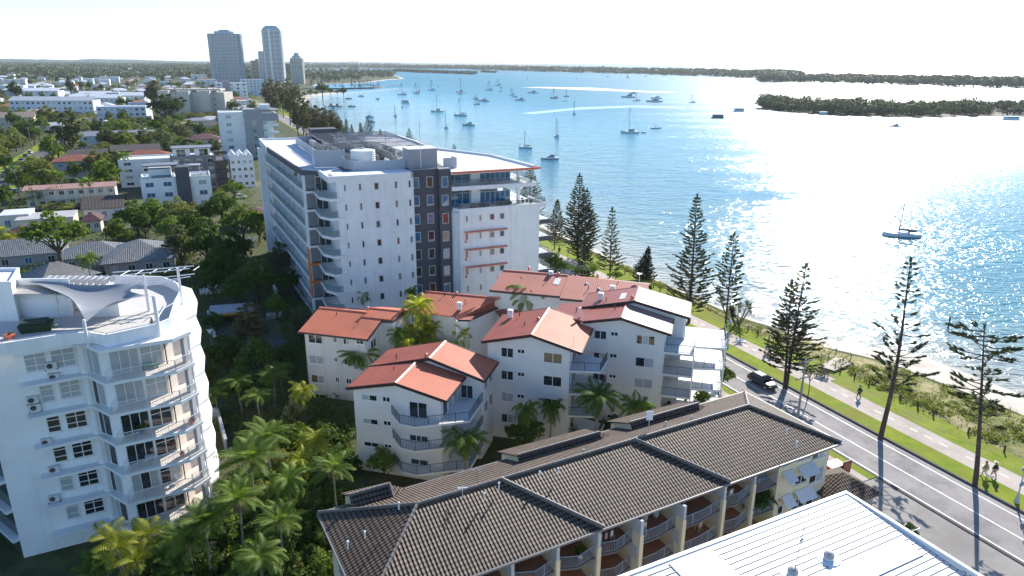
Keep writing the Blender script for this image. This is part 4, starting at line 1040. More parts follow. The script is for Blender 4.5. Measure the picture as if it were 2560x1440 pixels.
for b in ((1940, 545, 2050, 650), (1915, 745, 2025, 850), (1815, 590, 1880, 680), (1805, 790, 1868, 885)):
    a, c = on_wall(*c7(b[0], b[1]), p0, G1), on_wall(*c7(b[2], b[3]), p0, G1); w = (c - a).dot(G1); dz = a.z - c.z
    f = lambda x, y, z: a + G1 * x - G2 * y + Vector((0, 0, z))
    MB(f).slab([(0, .05, 0), (0, .95, -.75), (w, .95, -.75), (w, .05, 0)], .04).build('window_awning', AWN, gb, uv=True)
for b in ((330, 1235), (458, 1160), (712, 940), (1352, 868), (1462, 790), (1767, 705), (1905, 680)): x, y = c6(*b); p = at(x, y, 9.6); yy = p.dot(G2); p.z = ZE + (yy - Y0) * (ZR - ZE) / (YR - Y0); vent(gb, at(x, y, max(8.1, min(10.4, p.z))), 'white')
for b in ((608, 380), (1255, 175), (1850, 285), (1932, 385), (765, 345), (860, 225), (1072, 180), (190, 455)): vent(gb, at(*c7(*b), 9.6), 'white')
a = at(*c7(725, 245), 10.2); MB().tube([a, a + Vector((0, 0, 1.9))], .03, 4).box(a.x - .3, a.y - .02, a.z + 1.0, a.x + .3, a.y + .02, a.z + 1.9).build('aerial', WSH, gb)
for t0, sx, mm in ((c6(1190, 885), 1, WSH), (c6(1298, 745), 1, STEEL)):
    a = at(*t0, 9.9); mb = MB().tube([a, a + Vector((0, 0, 1.4))], .025, 4)
    for i in range(4): mb.tube([a + Vector((-.4, .1 * i, 1.3 - .1 * i)), a + Vector((.4, .1 * i, 1.35 - .1 * i))], .015, 3)
    mb.build('aerial', mm, gb)
MB(GF).box(10.0, 45, 4, 10.05, 46.5, 6).build('window', GL_B, gb)
# things on those balconies
def at_g(x, y, z): return GF(x, y, z)
chair(at_g(32.9, 37.9, 5.45), rad(200), WPL, 'white plastic chair on the balcony left of the white planter box')
t = thing('round_basket', 'round white wicker basket on the balcony by the sliding doors', 'basket', at_g(33.9, 38.9, 5.45), world=False); MB().lathe((0, 0, 0), [(.22, 0), (.32, .25), (.28, .55), (.1, .6)], 12).build('basket_body', WPL, t); MB().lathe((0, 0, .6), [(.1, 0), (.04, .06)], 8).build('lid', WPL, t)
pot_plant(at_g(35.1, 38.9, 5.45), 'clipped shrub in a square white planter at the end of a balcony', .35, .6, 1.0)
table_set(at_g(32.2, 37.3, 5.45), rad(28), .9, .7, 'small white table at the left end of the balcony with the wicker basket', WPL, WPL)
t = thing('clothes_rack', 'clothes airer hung with white, pink and black washing on a top balcony', 'clothes rack', at_g(29.2, 37.9, 5.45), rad(28), world=False)
MB().tube([(-.7, -.3, 0), (-.7, 0, 1.05), (.7, 0, 1.05), (.7, -.3, 0)], .015, 4).tube([(-.7, .3, 0), (-.7, 0, 1.0)], .015, 4).tube([(.7, .3, 0), (.7, 0, 1.0)], .015, 4).build('frame', RAILW, t)
for i, (mm, l) in enumerate(((WPL, .9), (BLK, .7), (mat('pink_cloth', (.5, .30, .36), .9), .6), (BLK, .8), (WPL, .5))): MB().box(-.65 + i * .27, -.04, 1.06 - l, -.42 + i * .27, .04, 1.08).build('garment', mm, t)
t = table_set(at_g(46.6, 38.3, 5.45), rad(28), .1, .1, 'round white topped table on the end balcony', WPL, WPL); MB().lathe((0, 0, .76), [(.62, 0), (.62, .04)], 18).build('round_top', WPL, t)
for dx, gl, mm in ((.0, 'left', WPL), (.8, 'right', WPL)): chair(at_g(41.8 + dx, 38.0, 5.45), rad(170 + 60 * dx), mm, 'white chair on the %s side of the balcony by the roof hip' % gl)
chair(at_g(39.6, 38.3, 2.88), rad(220), BEIGE, 'round backed wicker chair on the middle terracotta balcony')
t = thing('potted_palms', 'mass of dark green ferny plants spilling over the railing of one balcony', 'plant', at_g(46.5, 38, 2.88), world=False)
mb = MB()
for _ in range(420):
    a = rnd.uniform(0, 6.28); q = Vector((rnd.gauss(0, .8), rnd.gauss(0, .35), 0)); q = G1 * q.x + G2 * q.y; e = rnd.uniform(-.2, 1.2); l = rnd.uniform(.5, 1.0); c = q + Vector((0, 0, rnd.uniform(.7, 1.3)))
    d = Vector((math.cos(a) * math.cos(e), math.sin(a) * math.cos(e), math.sin(e))) * l; s = Vector((-math.sin(a), math.cos(a), 0)) * .08
    mb.add([c, c + d * .6 - s, c + d + Vector((0, 0, -.25)), c + d * .6 + s], [(0, 1, 2, 3)])
mb.build('foliage', LEAF[0], t)
for dx in (-.9, 0, .8): MB().lathe(tuple(G1 * dx - G2 * .2), [(.2, 0), (.28, .6), (.3, .6)], 10).build('pot', mat('blue_glazed_pot', (.25, .40, .5), .3), t)
pot_plant(at_g(26.5, 37.5, 5.45), 'bushy green plants in tubs along the railing of the left balcony', .3, .4, .8, n=120, leaf=LEAF[1])
t = thing('barbecue', 'barbecue under a grey cover on the lowest open balcony', 'barbecue', at_g(28.8, 38.6, 2.88), world=False); MB().box(-.4, -.3, .0, .4, .3, .7).build('cart', SLATE, t); MB().loft([[(-.4, -.3, .7), (.4, -.3, .7), (.4, .3, .7), (-.4, .3, .7)], [(-.38, -.2, 1.0), (.38, -.2, 1.0), (.38, .15, 1.0), (-.38, .15, 1.0)]]).build('lid', SLATE, t)

# ------------------------------------------------------------------ white metal roof in the near right corner
wr = thing('metal_roofed_building', 'near building with a big white ribbed metal roof and two roof fans', 'building', (20, 40, 0))
ZW = 9.0
PC = at(2117, 1235, ZW); ur = (at(2444, 1440, ZW) - PC).normalized(); ul = (at(1574, 1440, ZW) - PC).normalized()
f = lambda x, y, z: PC + ul * x + ur * y + Vector((0, 0, z))
slope = -.035
MB(f).slab([(0, 0, 0), (0, 30, 30 * slope), (34, 30, 30 * slope), (34, 0, 0)], .12).build('roof', None or WROOF, wr)
mb = MB(f)
for i in range(1, 58): y = i * .52; mb.box(.15, y - .028, y * slope, 34, y + .028, y * slope + .05)
mb.build('roof_rib', mat('rib_shadow_tone', (.30, .29, .28), .5, .06, 1), wr)  # dark ribs stand in for the shadow line along each rib
MB(f).box(-.25, -.05, -.25, 0, 30, .09).box(-.25, -.3, -.25, 34, 0, .09).build('barge_flashing', WSH, wr)
yb = 5.6
MB(f).slab([(1.0, yb, yb * slope + .09), (1.0, yb + 1.75, (yb + 1.75) * slope + .09), (34, yb + 1.75, (yb + 1.75) * slope + .09), (34, yb, yb * slope + .09)], .04).build('flat_tray', WSH, wr)
MB(f).slab([(14.5, .2, .075), (14.5, 4.2, .075 + 4.2 * slope), (18.2, 4.2, .075 + 4.2 * slope), (18.2, .2, .075)], .04).build('translucent_sheet', WSH, wr)
for px, py in ((2071, 1398), (1981, 1438)):
    p = at(px, py, ZW - .2)
    mb = MB(); mb.lathe(p, [(.95, .0), (.8, .10), (.36, .14), (.34, .22)], 14); fo = mb.build('roof_fan', WSH, wr)
    MB().lathe(p + Vector((0, 0, .22)), [(.33, 0), (.38, .1), (.34, .3), (.15, .4), (.02, .42)], 12).build('fan_cowl', MGREY, wr)
a = at(1989, 1412, ZW - .1); mb = MB().tube([a, a + Vector((.2, 0, 3.3))], .035, 5).tube([a + Vector((.05, 0, 1.9)), a + Vector((.25, 0, 2.15))], .09, 5)
mb.tube([a + Vector((0, 0, 3.1)), a + Vector((.45, 0, 3.2))], .02, 4); mb.build('aerial', STEEL, wr)
MB(f).box(.6, .6, -ZW - .2, 33, 29, -.4 + 29 * slope * .0 - 1.0).build('wall', SOFTW, wr)
MB(f).box(-1.5, 13.2, -ZW + 5.4, -.3, 15.2, -ZW + 7.2).build('air_conditioner', ACB, wr)
# ------------------------------------------------------------------ the white tower on the near left
lt = thing('apartment_tower', 'white apartment tower with saw-tooth balcony slabs and a shade sail on its roof terrace', 'building', (-38, 58, 0))
LD = Vector((.886, .4637, 0)); LN = Vector((.4637, -.886, 0))          # along the near wall; out of it
slab = [(-40.0, 52.15), (-36.05, 54.55), (-33.5, 52.85), (-32.35, 53.6), (-28.8, 55.5), (-28.05, 57.35), (-29.9, 60.4), (-29.55, 61.9), (-31.0, 65.6), (-33.2, 69.4), (-36.5, 71.6), (-42.5, 71.6), (-46, 66), (-43.5, 56.5)]
core = [(-43.0, 51.9), (-36.6, 55.25), (-36.0, 55.05), (-34.6, 54.35), (-33.75, 54.3), (-30.7, 57.1), (-31.6, 58.9), (-30.6, 60.4), (-31.9, 65.0), (-34, 68.8), (-37, 70.6), (-42.5, 70.6), (-46.6, 66), (-48, 60)]
FLZ = [16.5, 13.6, 10.7, 7.8, 4.9, 2.0]
MB().prism(core, -.2, 19.3).build('wall', W_, lt)
MB().prism(slab, 19.15, 19.45).build('roof_slab', WSH, lt)
LG = [GL_C, GL_C, GL_D, GL_D, GL_C, GL_D]
for k, z in enumerate(FLZ):
    MB().prism(slab, z - .26, z).build('balcony_slab', WSH, lt)
    pr = [(-33.45, 52.98, z), (-32.33, 53.72, z), (-28.9, 55.58, z), (-28.2, 57.3, z), (-29.2, 59.2, z)]
    railing(lt, [(-33.6, 54.0, z)] + pr, 1.0, RAILW, .13)
    # glass line and the recess of the balcony
    a, b = Vector((-33.75, 54.3, z)), Vector((-30.7, 57.1, z)); u = (b - a).normalized(); w = (b - a).length
    win(lt, a + Vector((0, 0, .03)), u, w * .55, 2.55, [LG[k], GL_D if k in (2, 3, 4) else LG[k], LG[k]], mv=(.34, .67), name='sliding_door')
    win(lt, a + u * w * .57 + Vector((0, 0, .03)), u, w * .43, 2.55, [GL_C if k < 2 else GL_D, LG[k]], mv=(.5,), mh=(.5,), name='window')
    a, b = Vector((-36.0, 55.05, z)), Vector((-34.6, 54.35, z)); u = (b - a).normalized()
    win(lt, a + Vector((0, 0, .03)), u, (b - a).length, 2.55, [LG[(k + 1) % 6] if k else GL_C, LG[k]], mv=(.4,), name='sliding_door')
    MB().box(-36.15, 54.98, z, -35.98, 55.15, z + 2.64).lathe((-36.4, 55.1, z), [(.38, 0), (.38, 2.64)], 14).build('rounded_column', WSH, lt)
    MB().prism([(-30.75, 57.15), (-31.55, 58.85), (-30.1, 60.6), (-29.6, 60.2), (-30.4, 58.9), (-30.65, 57.3)], z, z + 2.64).build('balcony_wall', BEIGEW, lt)
    MB().prism([(-33.4, 53.05), (-32.35, 53.8), (-28.95, 55.65), (-28.3, 57.2), (-29.9, 60.1), (-31.5, 58.85), (-30.7, 57.15), (-33.7, 54.35)], z, z + .012).build('balcony_floor', BEIGEW, lt)
    MB().box(-29.0, 57.1, z, -28.7, 57.8, z + 2.64).build('pier', MGREY, lt)
    MB().box(-30.35, 56.9, z, -30.27, 56.98, z + 2.64).build('downpipe', TRIM, lt)
    MB().box(-28.35, 57.25, z, -28.25, 57.35, z + 2.7).build('post', RAILW, lt)
    # windows of the near wall
    p0 = Vector((-43.0, 51.9, 0)) + LN * .0
    q = Vector((-43.0, 51.9, z))
    for s0, w, gl in ((3.75 if k else 3.15, 1.0 if k else 1.55, [GL_C, GL_C, GL_D, GL_D, GL_C, GL_C][k]), (5.15 if k else 5.0, 1.55 if k else 1.75, [GL_C, GL_C, GL_D, GL_D, GL_D, GL_D][k])):
        win(lt, q + LD * s0 + Vector((0, 0, .75)), LD, w, 1.75, gl, mv=(.5,) if w > 1.2 else (), mh=(.3, .66), sill=.05)
    # a second bay further left, mostly its dark glass
    MB().prism([(-43.0, 51.9), (-43.3, 51.5), (-47.5, 54.5), (-52, 53.0), (-56, 56), (-52, 62), (-46, 60)], z - .2, z + .02).build('balcony_slab', WSH, lt)
MB().prism([(-43.2, 52.2), (-47.3, 55.0), (-51.6, 53.7), (-55, 56), (-52, 62), (-47, 61)], -.2, 19.3).build('wing_glass_wall', mat('shaded_green_glass', (.05, .07, .06), .12, .3, .6, spec=.8), lt)
# parapet and roof terrace
par_pts = [(-43.6, 50.55), (-40.5, 51.75), (-36.8, 53.95), (-35.05, 54.35), (-33.25, 53.7), (-30.4, 56.25)]
mb = MB()
strip([(-47, 49.5)] + par_pts, .16, 19.45, 20.5, mb); mb.build('parapet', W_, lt); mb = MB(); strip([(-30.5, 56.25), (-29.9, 57.9), (-31.0, 61.0), (-31.6, 62.6), (-32.4, 65.7), (-34, 68.3), (-36.5, 70.4), (-41.9, 70.8)], .16, 19.45, 20.45, mb); mb.build('parapet', W_, lt)
MB().prism([(-46.8, 50), (-43.6, 51.2), (-36.8, 54.05), (-33.3, 53.85), (-30.5, 56.3), (-31, 61), (-32.3, 65.6), (-36.4, 70.3), (-46, 69), (-49, 60)], 19.4, 19.52).build('terrace_floor', mat('terrace_tiles', (.60, .57, .53), .7, .08, 1), lt)
mb = MB().tube([(x, y + .08, 20.62) for x, y in par_pts], .04, 5)
for x, y in par_pts: mb.tube([(x, y + .08, 20.5), (x, y + .08, 20.62)], .03, 4)
mb.build('handrail', RAILW, lt)
MB().tube([(-30.5, 56.35, 20.8), (-31.2, 59.5, 20.8), (-31.0, 61.0, 20.8), (-32.4, 65.7, 20.8)], .035, 5).build('handrail', RAILW, lt)
MB().lathe((-34.9, 53.75, 19.45), [(.13, 0), (.13, 2.35), (.05, 2.4)], 10).build('sail_mast', RAILW, lt)
MB().lathe((-30.2, 56.2, 19.45), [(.15, 0), (.15, 3.6), (.05, 3.65)], 10).build('sail_mast', RAILW, lt)
mb = MB().lathe((-34.1, 62.3, 19.45), [(.13, 0), (.13, 3.6)], 8).lathe((-31.9, 64.4, 19.45), [(.12, 0), (.12, 3.7)], 8)
for z, x0 in ((22.2, -36), (23.0, -38)):
    for dy in (0, 1.5): mb.tube([(x0, 62.6 + dy, z - .25), (-30.9, 64.7 + dy * .6, z)], .05, 5)
for i in range(6): mb.tube([(-36.5 + i * 1.2, 62.7 + i * .38, 22.85), (-36.5 + i * 1.2, 64.4 + i * .3, 22.85)], .04, 4)
mb.tube([(-34.1, 62.3, 22.0), (-31.9, 64.4, 22.0)], .06, 5).build('pergola', RAILW, lt)
MB().box(-44.5, 62.6, 19.5, -38.0, 62.75, 21.9).slab([(-44.6, 62.4, 21.9), (-37.8, 62.4, 21.9), (-38.2, 64.4, 22.3), (-44.2, 64.4, 22.3)], .1).build('roof_shelter', WSH, lt)
mb = MB()
for i in range(11): mb.box(-44.3 + i * .62, 62.3, 21.9, -44.22 + i * .62, 64.5, 22.38)
for i in range(9): mb.box(-42.8 + i * .58, 62.5, 20.9, -42.74 + i * .58, 62.6, 21.9)
mb.build('roof_shelter_ribs', SLATE, lt)
# plant room boxes
H1 = MB(); f = lambda x, y, z: Vector((-44.4, 59.4, 0)) + Vector((.995, .05, 0)) * x + Vector((-.45, .9, 0)) * y + Vector((0, 0, z))
MB(f).box(-6, 0, 19.5, 0, 4.9, 22.95).build('lift_room', W_, lt)
mb = MB(f).box(-6, -.03, 22.95, .05, .2, 23.25).box(-.15, .2, 22.95, .05, 4.95, 23.25).box(-6, 4.7, 22.95, -.15, 4.95, 23.25); mb.build('lift_room_parapet', WSH, lt)
MB(f).box(-5.9, .2, 22.9, -.15, 4.7, 22.98).build('lift_room_roof', ROOFW, lt)
MB(f).box(.0, 1.2, 19.5, 4.6, 3.2, 21.9).build('store_room', WSH, lt); MB(f).box(.25, 1.14, 19.5, 3.6, 1.2, 21.3).build('store_doors', WSH, lt)
MB(f).slab([(.0, .2, 22.05), (4.8, .2, 21.95), (4.8, 2.6, 22.1), (0, 2.6, 22.2)], .1).build('store_canopy', mat('grey_corrugated_canopy', (.40, .37, .34), .6, .1, 2), lt)
MB(f).box(0, 2.6, 22.1, 4.7, 2.8, 22.75).build('store_parapet', WSH, lt)
MB(f).box(5.6, 1.0, 19.5, 8.9, 1.2, 21.4).build('screen_wall', WSH, lt)
MB().tube([(-40.6, 59.6, 19.5), (-40.75, 59.6, 22.1)], .06, 6).build('canopy_post', STEEL, lt)
sail = thing('shade_sail', 'grey fabric shade sail stretched over the white tower terrace', 'shade sail', (-37, 58, 20))
A, B, Cc, D = Vector((-45.2, 62.2, 22.6)), Vector((-34.2, 62.4, 22.3)), Vector((-32.2, 58.8, 22.2)), Vector((-34.75, 53.85, 21.6))
mb = MB(); n = 14
for i in range(n + 1):
    for j in range(n + 1):
        s_, t_ = i / n, j / n
        p = A.lerp(B, s_).lerp(D.lerp(Cc, s_), t_)
        cen = (A + B + Cc + D) / 4; pull = .34 * (1 - abs(2 * s_ - 1) ** 2) * (abs(2 * t_ - 1) ** 3) + .34 * (1 - abs(2 * t_ - 1) ** 2) * (abs(2 * s_ - 1) ** 3)
        p = p.lerp(cen, pull); p.z -= .9 * (1 - (2 * s_ - 1) ** 2) * (1 - (2 * t_ - 1) ** 2) * .6
        mb.v.append(p)
for i in range(n):
    for j in range(n): q = i * (n + 1) + j; mb.fc.append((q, q + 1, q + n + 2, q + n + 1))
sf = mat('grey_sail_cloth', (.27, .28, .30), .6, .06, 1.5)
mb.build('fabric', sf, sail, smooth=True)
MB().tube([Cc, (-30.2, 56.2, 23.0)], .012, 3).tube([D, (-34.9, 53.75, 21.75)], .012, 3).tube([B, (-34.1, 62.3, 22.9)], .012, 3).build('cable', STEEL, sail)
# condensers on wall brackets
def condenser(loc, rz, label):
    t = thing('air_conditioner', label, 'air conditioner', loc, rz, 'condensers on the near wall of the white tower', world=False)
    MB().box(-.42, -.32, 0, .42, 0, .62).build('casing', ACB, t)
    MB().poly([(-.1 + .23 * math.cos(-a * .5236), -.325, .31 + .23 * math.sin(-a * .5236)) for a in range(12)][::-1]).build('fan_grille', ACF, t)
    MB().box(-.45, -.4, -.06, -.38, .02, 0).box(.38, -.4, -.06, .45, .02, 0).build('bracket', BLK, t); return t
for (px, py), lb in (((130, 920), 'highest condenser on the white tower, between its top row windows'), ((137, 948), 'condenser just below the highest one on the white tower'), ((84, 1005), 'upper of two stacked condensers left of the second row windows'), ((90, 1024), 'lower of two stacked condensers left of the second row windows'), ((118, 1110), 'condenser left of the third row windows on the white tower'), ((137, 1178), 'condenser left of the fourth row windows on the white tower'), ((137, 1250), 'lowest condenser on the white tower, big round fan')):
    p = on_wall(px, py, (-43.0, 51.9), LD); condenser(p + LN * .02, math.atan2(LD.y, LD.x), lb)
# small things on the terrace
t = thing('planter', 'dark green covered planter box on the tower terrace', 'planter', (-41.3, 57.2, 19.52), rad(20), world=False)
MB().loft([[(-1.1, -.6, 0), (1.1, -.6, 0), (1.1, .6, 0), (-1.1, .6, 0)], [(-1.25, -.8, .7), (1.25, -.8, .7), (1.25, .8, .7), (-1.25, .8, .7)]]).build('green_cover', mat('dark_green_cover', (.02, .045, .02), .8), t); MB().box(-1.0, -.55, .7, .9, .5, .95).build('hump', mat('dark_green_cover2', (.025, .05, .025), .8), t)
pot_plant(Vector((-43.6, 55.2, 19.52)), 'square timber planter with bright green shrubs at the terrace edge', .42, .5, .5, n=120, leaf=LEAF[1], potm=WOODP)
pot_plant(Vector((-42.4, 55.3, 19.52)), 'orange terracotta bowl of plants beside the square planter', .4, .35, .3, potm=CORAL, n=30)
pot_plant(Vector((-31.3, 57.4, 19.52)), 'dead spiky plant in a pot by the terrace parapet', .2, .3, 1.0, n=8, leaf=PALMD, sp=.3)
t = thing('wind_dome', 'upturned cream boat hull with an orange rim stored on the tower roof', 'boat', (-44.2, 62.9, 20.6), rad(10), world=False)
MB().loft([[(-1.1, -.3, 0), (-1.1, .3, 0), (-1.1, .3, .2), (-1.1, -.3, .2)], [(0, -.55, -.15), (0, .55, -.15), (0, .6, .5), (0, -.6, .5)], [(1.3, -.1, 0), (1.3, .1, 0), (1.3, .1, .55), (1.3, -.1, .55)]]).build('hull', WSH, t)
MB().tube([(-1.1, -.3, .2), (0, -.6, .5), (1.3, 0, .56), (0, .6, .5), (-1.1, .3, .2)], .05, 5).build('rim', CORAL, t)
t['label'] = 'cream dinghy with an orange rim stored behind the tower lift room'; t.name = 'stored_dinghy'
# balcony things
GRN = mat('green_cloth', (.08, .22, .05), .8)
t = thing('bench', 'green low bench on the top balcony of the white tower', 'bench', (-31.3, 56.0, 16.52), rad(32), world=False); MB().box(-.7, -.2, .25, .7, .2, .35).build('seat', GRN, t)
for x in (-.6, .55): MB().box(x, -.18, 0, x + .06, .18, .25).build('leg', BLK, t)
pot_plant(Vector((-29.8, 56.1, 7.82)), 'terracotta pot with a small plant by the rail of a middle tower balcony', .22, .3, .3, potm=CORAL, n=20)
pot_plant(Vector((-32.4, 54.9, 10.72)), 'leafy shrub in a blue pot inside the third tower balcony', .22, .35, .8, potm=GL_B, n=60)
pot_plant(Vector((-28.75, 56.6, 10.72)), 'red flowering plants in pots at the point of the third tower balcony', .2, .35, .5, potm=CORAL, n=40, leaf=mat('red_flowers', (.4, .05, .03), .8))
chair(Vector((-30.6, 56.4, 4.92)), rad(210), WPL, 'white plastic chair on the lower tower balcony')
t = table_set(Vector((-32.0, 54.8, 7.82)), rad(30), .8, .6, 'small white table on the fourth tower balcony', WPL, WPL)
# ------------------------------------------------------------------ plants: one model of each kind, copied
def frond(mb, o, az, el, L, droop, n=15, ll=.55, wd=.06, hang=.5):
    h = Vector((math.cos(az), math.sin(az), 0)); side = Vector((-math.sin(az), math.cos(az), 0)); p = Vector(o); st = L / n; pts = [p.copy()]
    for i in range(n):
        t = i / (n - 1); e = el - droop * t ** 1.25; d = h * math.cos(e) + Vector((0, 0, math.sin(e)))
        p = p + d * st; pts.append(p.copy())
        l = ll * math.sin(math.pi * min(1, .16 + .84 * t)) ** .7 + .06
        for s in (-1, 1):
            q = (side * s * .8 + d * .55 + Vector((0, 0, -hang * (.4 + t * .6)))).normalized() * l * rnd.uniform(.85, 1.1); w = d * wd
            mb.add([p - w * .5, p + q * .5 - w, p + q, p + q * .5 + w], [(0, 1, 2, 3)])
    for a, b, c in zip(pts, pts[1:], range(n)):
        w = side * .025; mb.add([a - w, a + w, b + w, b - w], [(0, 1, 2, 3)])


def palm(name, label, h, nf=18, L=2.6, el=(-.2, 1.2), droop=1.5, leaf=PALML, skirt=0, stems=1, lean=.3, tr=.13, n=15, ll=.6, hang=.5, cat='palm'):
    t = thing(name, label, cat, world=False); tops = []
    mb = MB()
    for s in range(stems):
        a = rnd.uniform(0, 6.28); r = 0 if stems == 1 else rnd.uniform(.2, .9); hh = h * (1 if s == 0 else rnd.uniform(.55, .95)); le = lean * (1 if stems == 1 else 2.2)
        b = Vector((r * math.cos(a), r * math.sin(a), 0)); tp = b + Vector((le * math.cos(a), le * math.sin(a), hh)); md = b.lerp(tp, .5) + Vector((.1 * math.cos(a), .1 * math.sin(a), 0))
        rr = tr * (1 if stems == 1 else .5)
        mb.tube([b - Vector((0, 0, .3)), b.lerp(md, .5), md, md.lerp(tp, .5), tp], rr * 1.25, 7, rr * .8); tops.append(tp)
    mb.build('trunk', PBARK, t)
    cr = MB()
    for tp in tops:
        for i in range(nf):
            e = el[0] + (el[1] - el[0]) * (i + .5) / nf
            frond(cr, tp + Vector((0, 0, .1)), i * 2.4 + rnd.uniform(-.3, .3), e, L * rnd.uniform(.82, 1.1) * (1 if stems == 1 else .8), droop * rnd.uniform(.8, 1.15), n, ll, .062, hang)
    cr.build('crown', leaf, t)
    if skirt:
        sk = MB()
        for i in range(70):
            a = rnd.uniform(0, 6.28); o = tops[0] + Vector((0, 0, -.35)); d = Vector((math.cos(a), math.sin(a), 0)); r = rnd.uniform(.25, .6); l = skirt * rnd.uniform(.6, 1)
            w = Vector((-d.y, d.x, 0)) * .05
            sk.add([o, o + d * r - w + Vector((0, 0, -.1)), o + d * r * 1.05 + Vector((0, 0, -l)), o + d * r + w + Vector((0, 0, -.1))], [(0, 1, 2, 3)])
        sk.build('dry_skirt', PALMD, t)
    return t


def leaf_blob(mb, c, r, n, ls, flat=.85, dirn=None):
    for _ in range(n):
        u = rnd.uniform(-1, 1); a = rnd.uniform(0, 6.283); q = math.sqrt(1 - u * u); d = Vector((q * math.cos(a), q * math.sin(a), u))
        if d.z < -.35 and rnd.random() < .75: d.z = -d.z
        k = rnd.uniform(.72, 1.06) if rnd.random() < .8 else rnd.uniform(.3, .7)
        p = c + Vector((d.x * r[0], d.y * r[1], d.z * r[2])) * k
        nrm = (d * .9 + Vector((rnd.gauss(0, .55), rnd.gauss(0, .55), rnd.gauss(.25, .5)))).normalized()
        x = nrm.cross(Vector((rnd.gauss(0, 1), rnd.gauss(0, 1), rnd.gauss(0, 1)))).normalized(); y = nrm.cross(x); l = ls * rnd.uniform(.6, 1.3)
        mb.add([p - x * l, p - y * l * .55, p + x * l, p + y * l * .55], [(0, 1, 2, 3)])


def broadleaf(name, label, h, lobes, leaf, n=1500, ls=.30, trunk=.22, cat='tree', bark=BARK):
    """lobes = (x, y, z, rx, rz) in metres"""
    t = thing(name, label, cat, world=False); mb = MB(); zt = min(l[2] - l[4] for l in lobes)
    f = max(.6, zt * .9)
    mb.tube([(0, 0, -.3), (.05, 0, f * .5), (0, .08, f)], trunk * 1.2, 7, trunk * .8)
    for (x, y, z, rx, rz) in lobes: mb.tube([(0, .08, f * .95), (x * .5, y * .5, f + (z - f) * .55), (x, y, z)], trunk * .55, 5, trunk * .12)
    mb.build('trunk', bark, t)
    cr = MB(); tot = sum(l[3] * l[3] for l in lobes)
    for (x, y, z, rx, rz) in lobes:
        k = int(n * rx * rx / tot); m = max(3, int(k / 55))
        leaf_blob(cr, Vector((x, y, z)), (rx * .86, rx * .86, rz * .86), int(k * .45), ls)
        for _ in range(m):                         # leaf clumps that stand out of the lobe, with gaps between
            a = rnd.uniform(0, 6.283); u = rnd.uniform(-.2, 1); q = math.sqrt(max(0, 1 - u * u)); c = Vector((x + rx * .86 * q * math.cos(a), y + rx * .86 * q * math.sin(a), z + rz * .86 * u))
            s = rx * rnd.uniform(.2, .36); leaf_blob(cr, c, (s, s, s * .65), int(k * .55 / m), ls)
    cr.build('crown', leaf, t); return t


def lobes(n, R, H, spread, rz, seed):
    r = random.Random(seed); out = [(0, 0, H - rz, R * .62, rz)]
    for i in range(n): a = i * 6.283 / n + r.uniform(-.4, .4); d = spread * r.uniform(.7, 1.05); out.append((d * math.cos(a), d * math.sin(a), H - rz - r.uniform(.1, .9) * rz, R * r.uniform(.42, .62), rz * r.uniform(.6, .9)))
    return out


def norfolk(name, label, h, base, profile, whorls=24, nb=5, leaf=PINEL, dens=1.0, tip=.35, lean=0.0, tr=.25, up=.35, missing=0.0, bl=.75, sway=0.0):
    """profile(t) = branch length in metres at height fraction t; base = fraction of bare trunk"""
    t = thing(name, label, 'pine tree', world=False)
    ax = lambda z: Vector((lean * (z / h) ** 1.2 + sway * math.sin(z / h * 4) , .15 * math.sin(z / h * 3), z))
    MB().tube([ax(h * i / 12) - (Vector((0, 0, .4)) if i == 0 else Vector()) for i in range(13)], tr, 8, .03).build('trunk', PINEB, t)
    br, lf = MB(), MB()
    for k in range(whorls):
        tt = base + (1 - base) * (k / whorls) ** .92; z = tt * h; L = profile(tt); a0 = rnd.uniform(0, 6.283)
        for i in range(nb):
            if rnd.random() < missing: continue
            a = a0 + i * 6.283 / nb + rnd.uniform(-.25, .25); l = L * rnd.uniform(.72, 1.12); hd = Vector((math.cos(a), math.sin(a), 0)); sd = Vector((-hd.y, hd.x, 0))
            if l < .25: l = .25
            P = [ax(z) + hd * l * s + Vector((0, 0, l * (up * s * s - .08 * s))) for s in (0, .33, .66, 1)]
            br.tube(P, .035 + .012 * l, 4, .012)
            m = max(2, int(l * 2.6 * dens))
            for j in range(m):
                s = tip + (1 - tip) * (j + rnd.random() * .8) / m; s = min(1, s); q = ax(z) + hd * l * s + Vector((0, 0, l * (up * s * s - .08 * s)))
                for b in range(4):
                    fan = rnd.uniform(-1.0, 1.0) * (1.1 - .6 * s); d = (hd * math.cos(fan) + sd * math.sin(fan) + Vector((0, 0, rnd.uniform(.05, .75)))).normalized(); l2 = bl * rnd.uniform(.55, 1.1) * (.75 + .25 * min(1, l / 2))
                    w = d.cross(Vector((rnd.gauss(0, 1), rnd.gauss(0, 1), 1))).normalized() * .11
                    lf.add([q, q + d * l2 * .45 - w, q + d * l2, q + d * l2 * .45 + w], [(0, 1, 2, 3)])
    for _ in range(26): d = Vector((rnd.gauss(0, .35), rnd.gauss(0, .35), 1)).normalized(); q = ax(h * rnd.uniform(.965, 1)); w = Vector((.06, .03, 0)); lf.add([q, q + d * .3 - w, q + d * .6, q + d * .3 + w], [(0, 1, 2, 3)])
    br.build('branches', PINEB, t); lf.build('foliage', leaf, t); return t


PROT = {}
def proto(key, o): PROT[key] = o; o.location = (0, -400, -50); return o


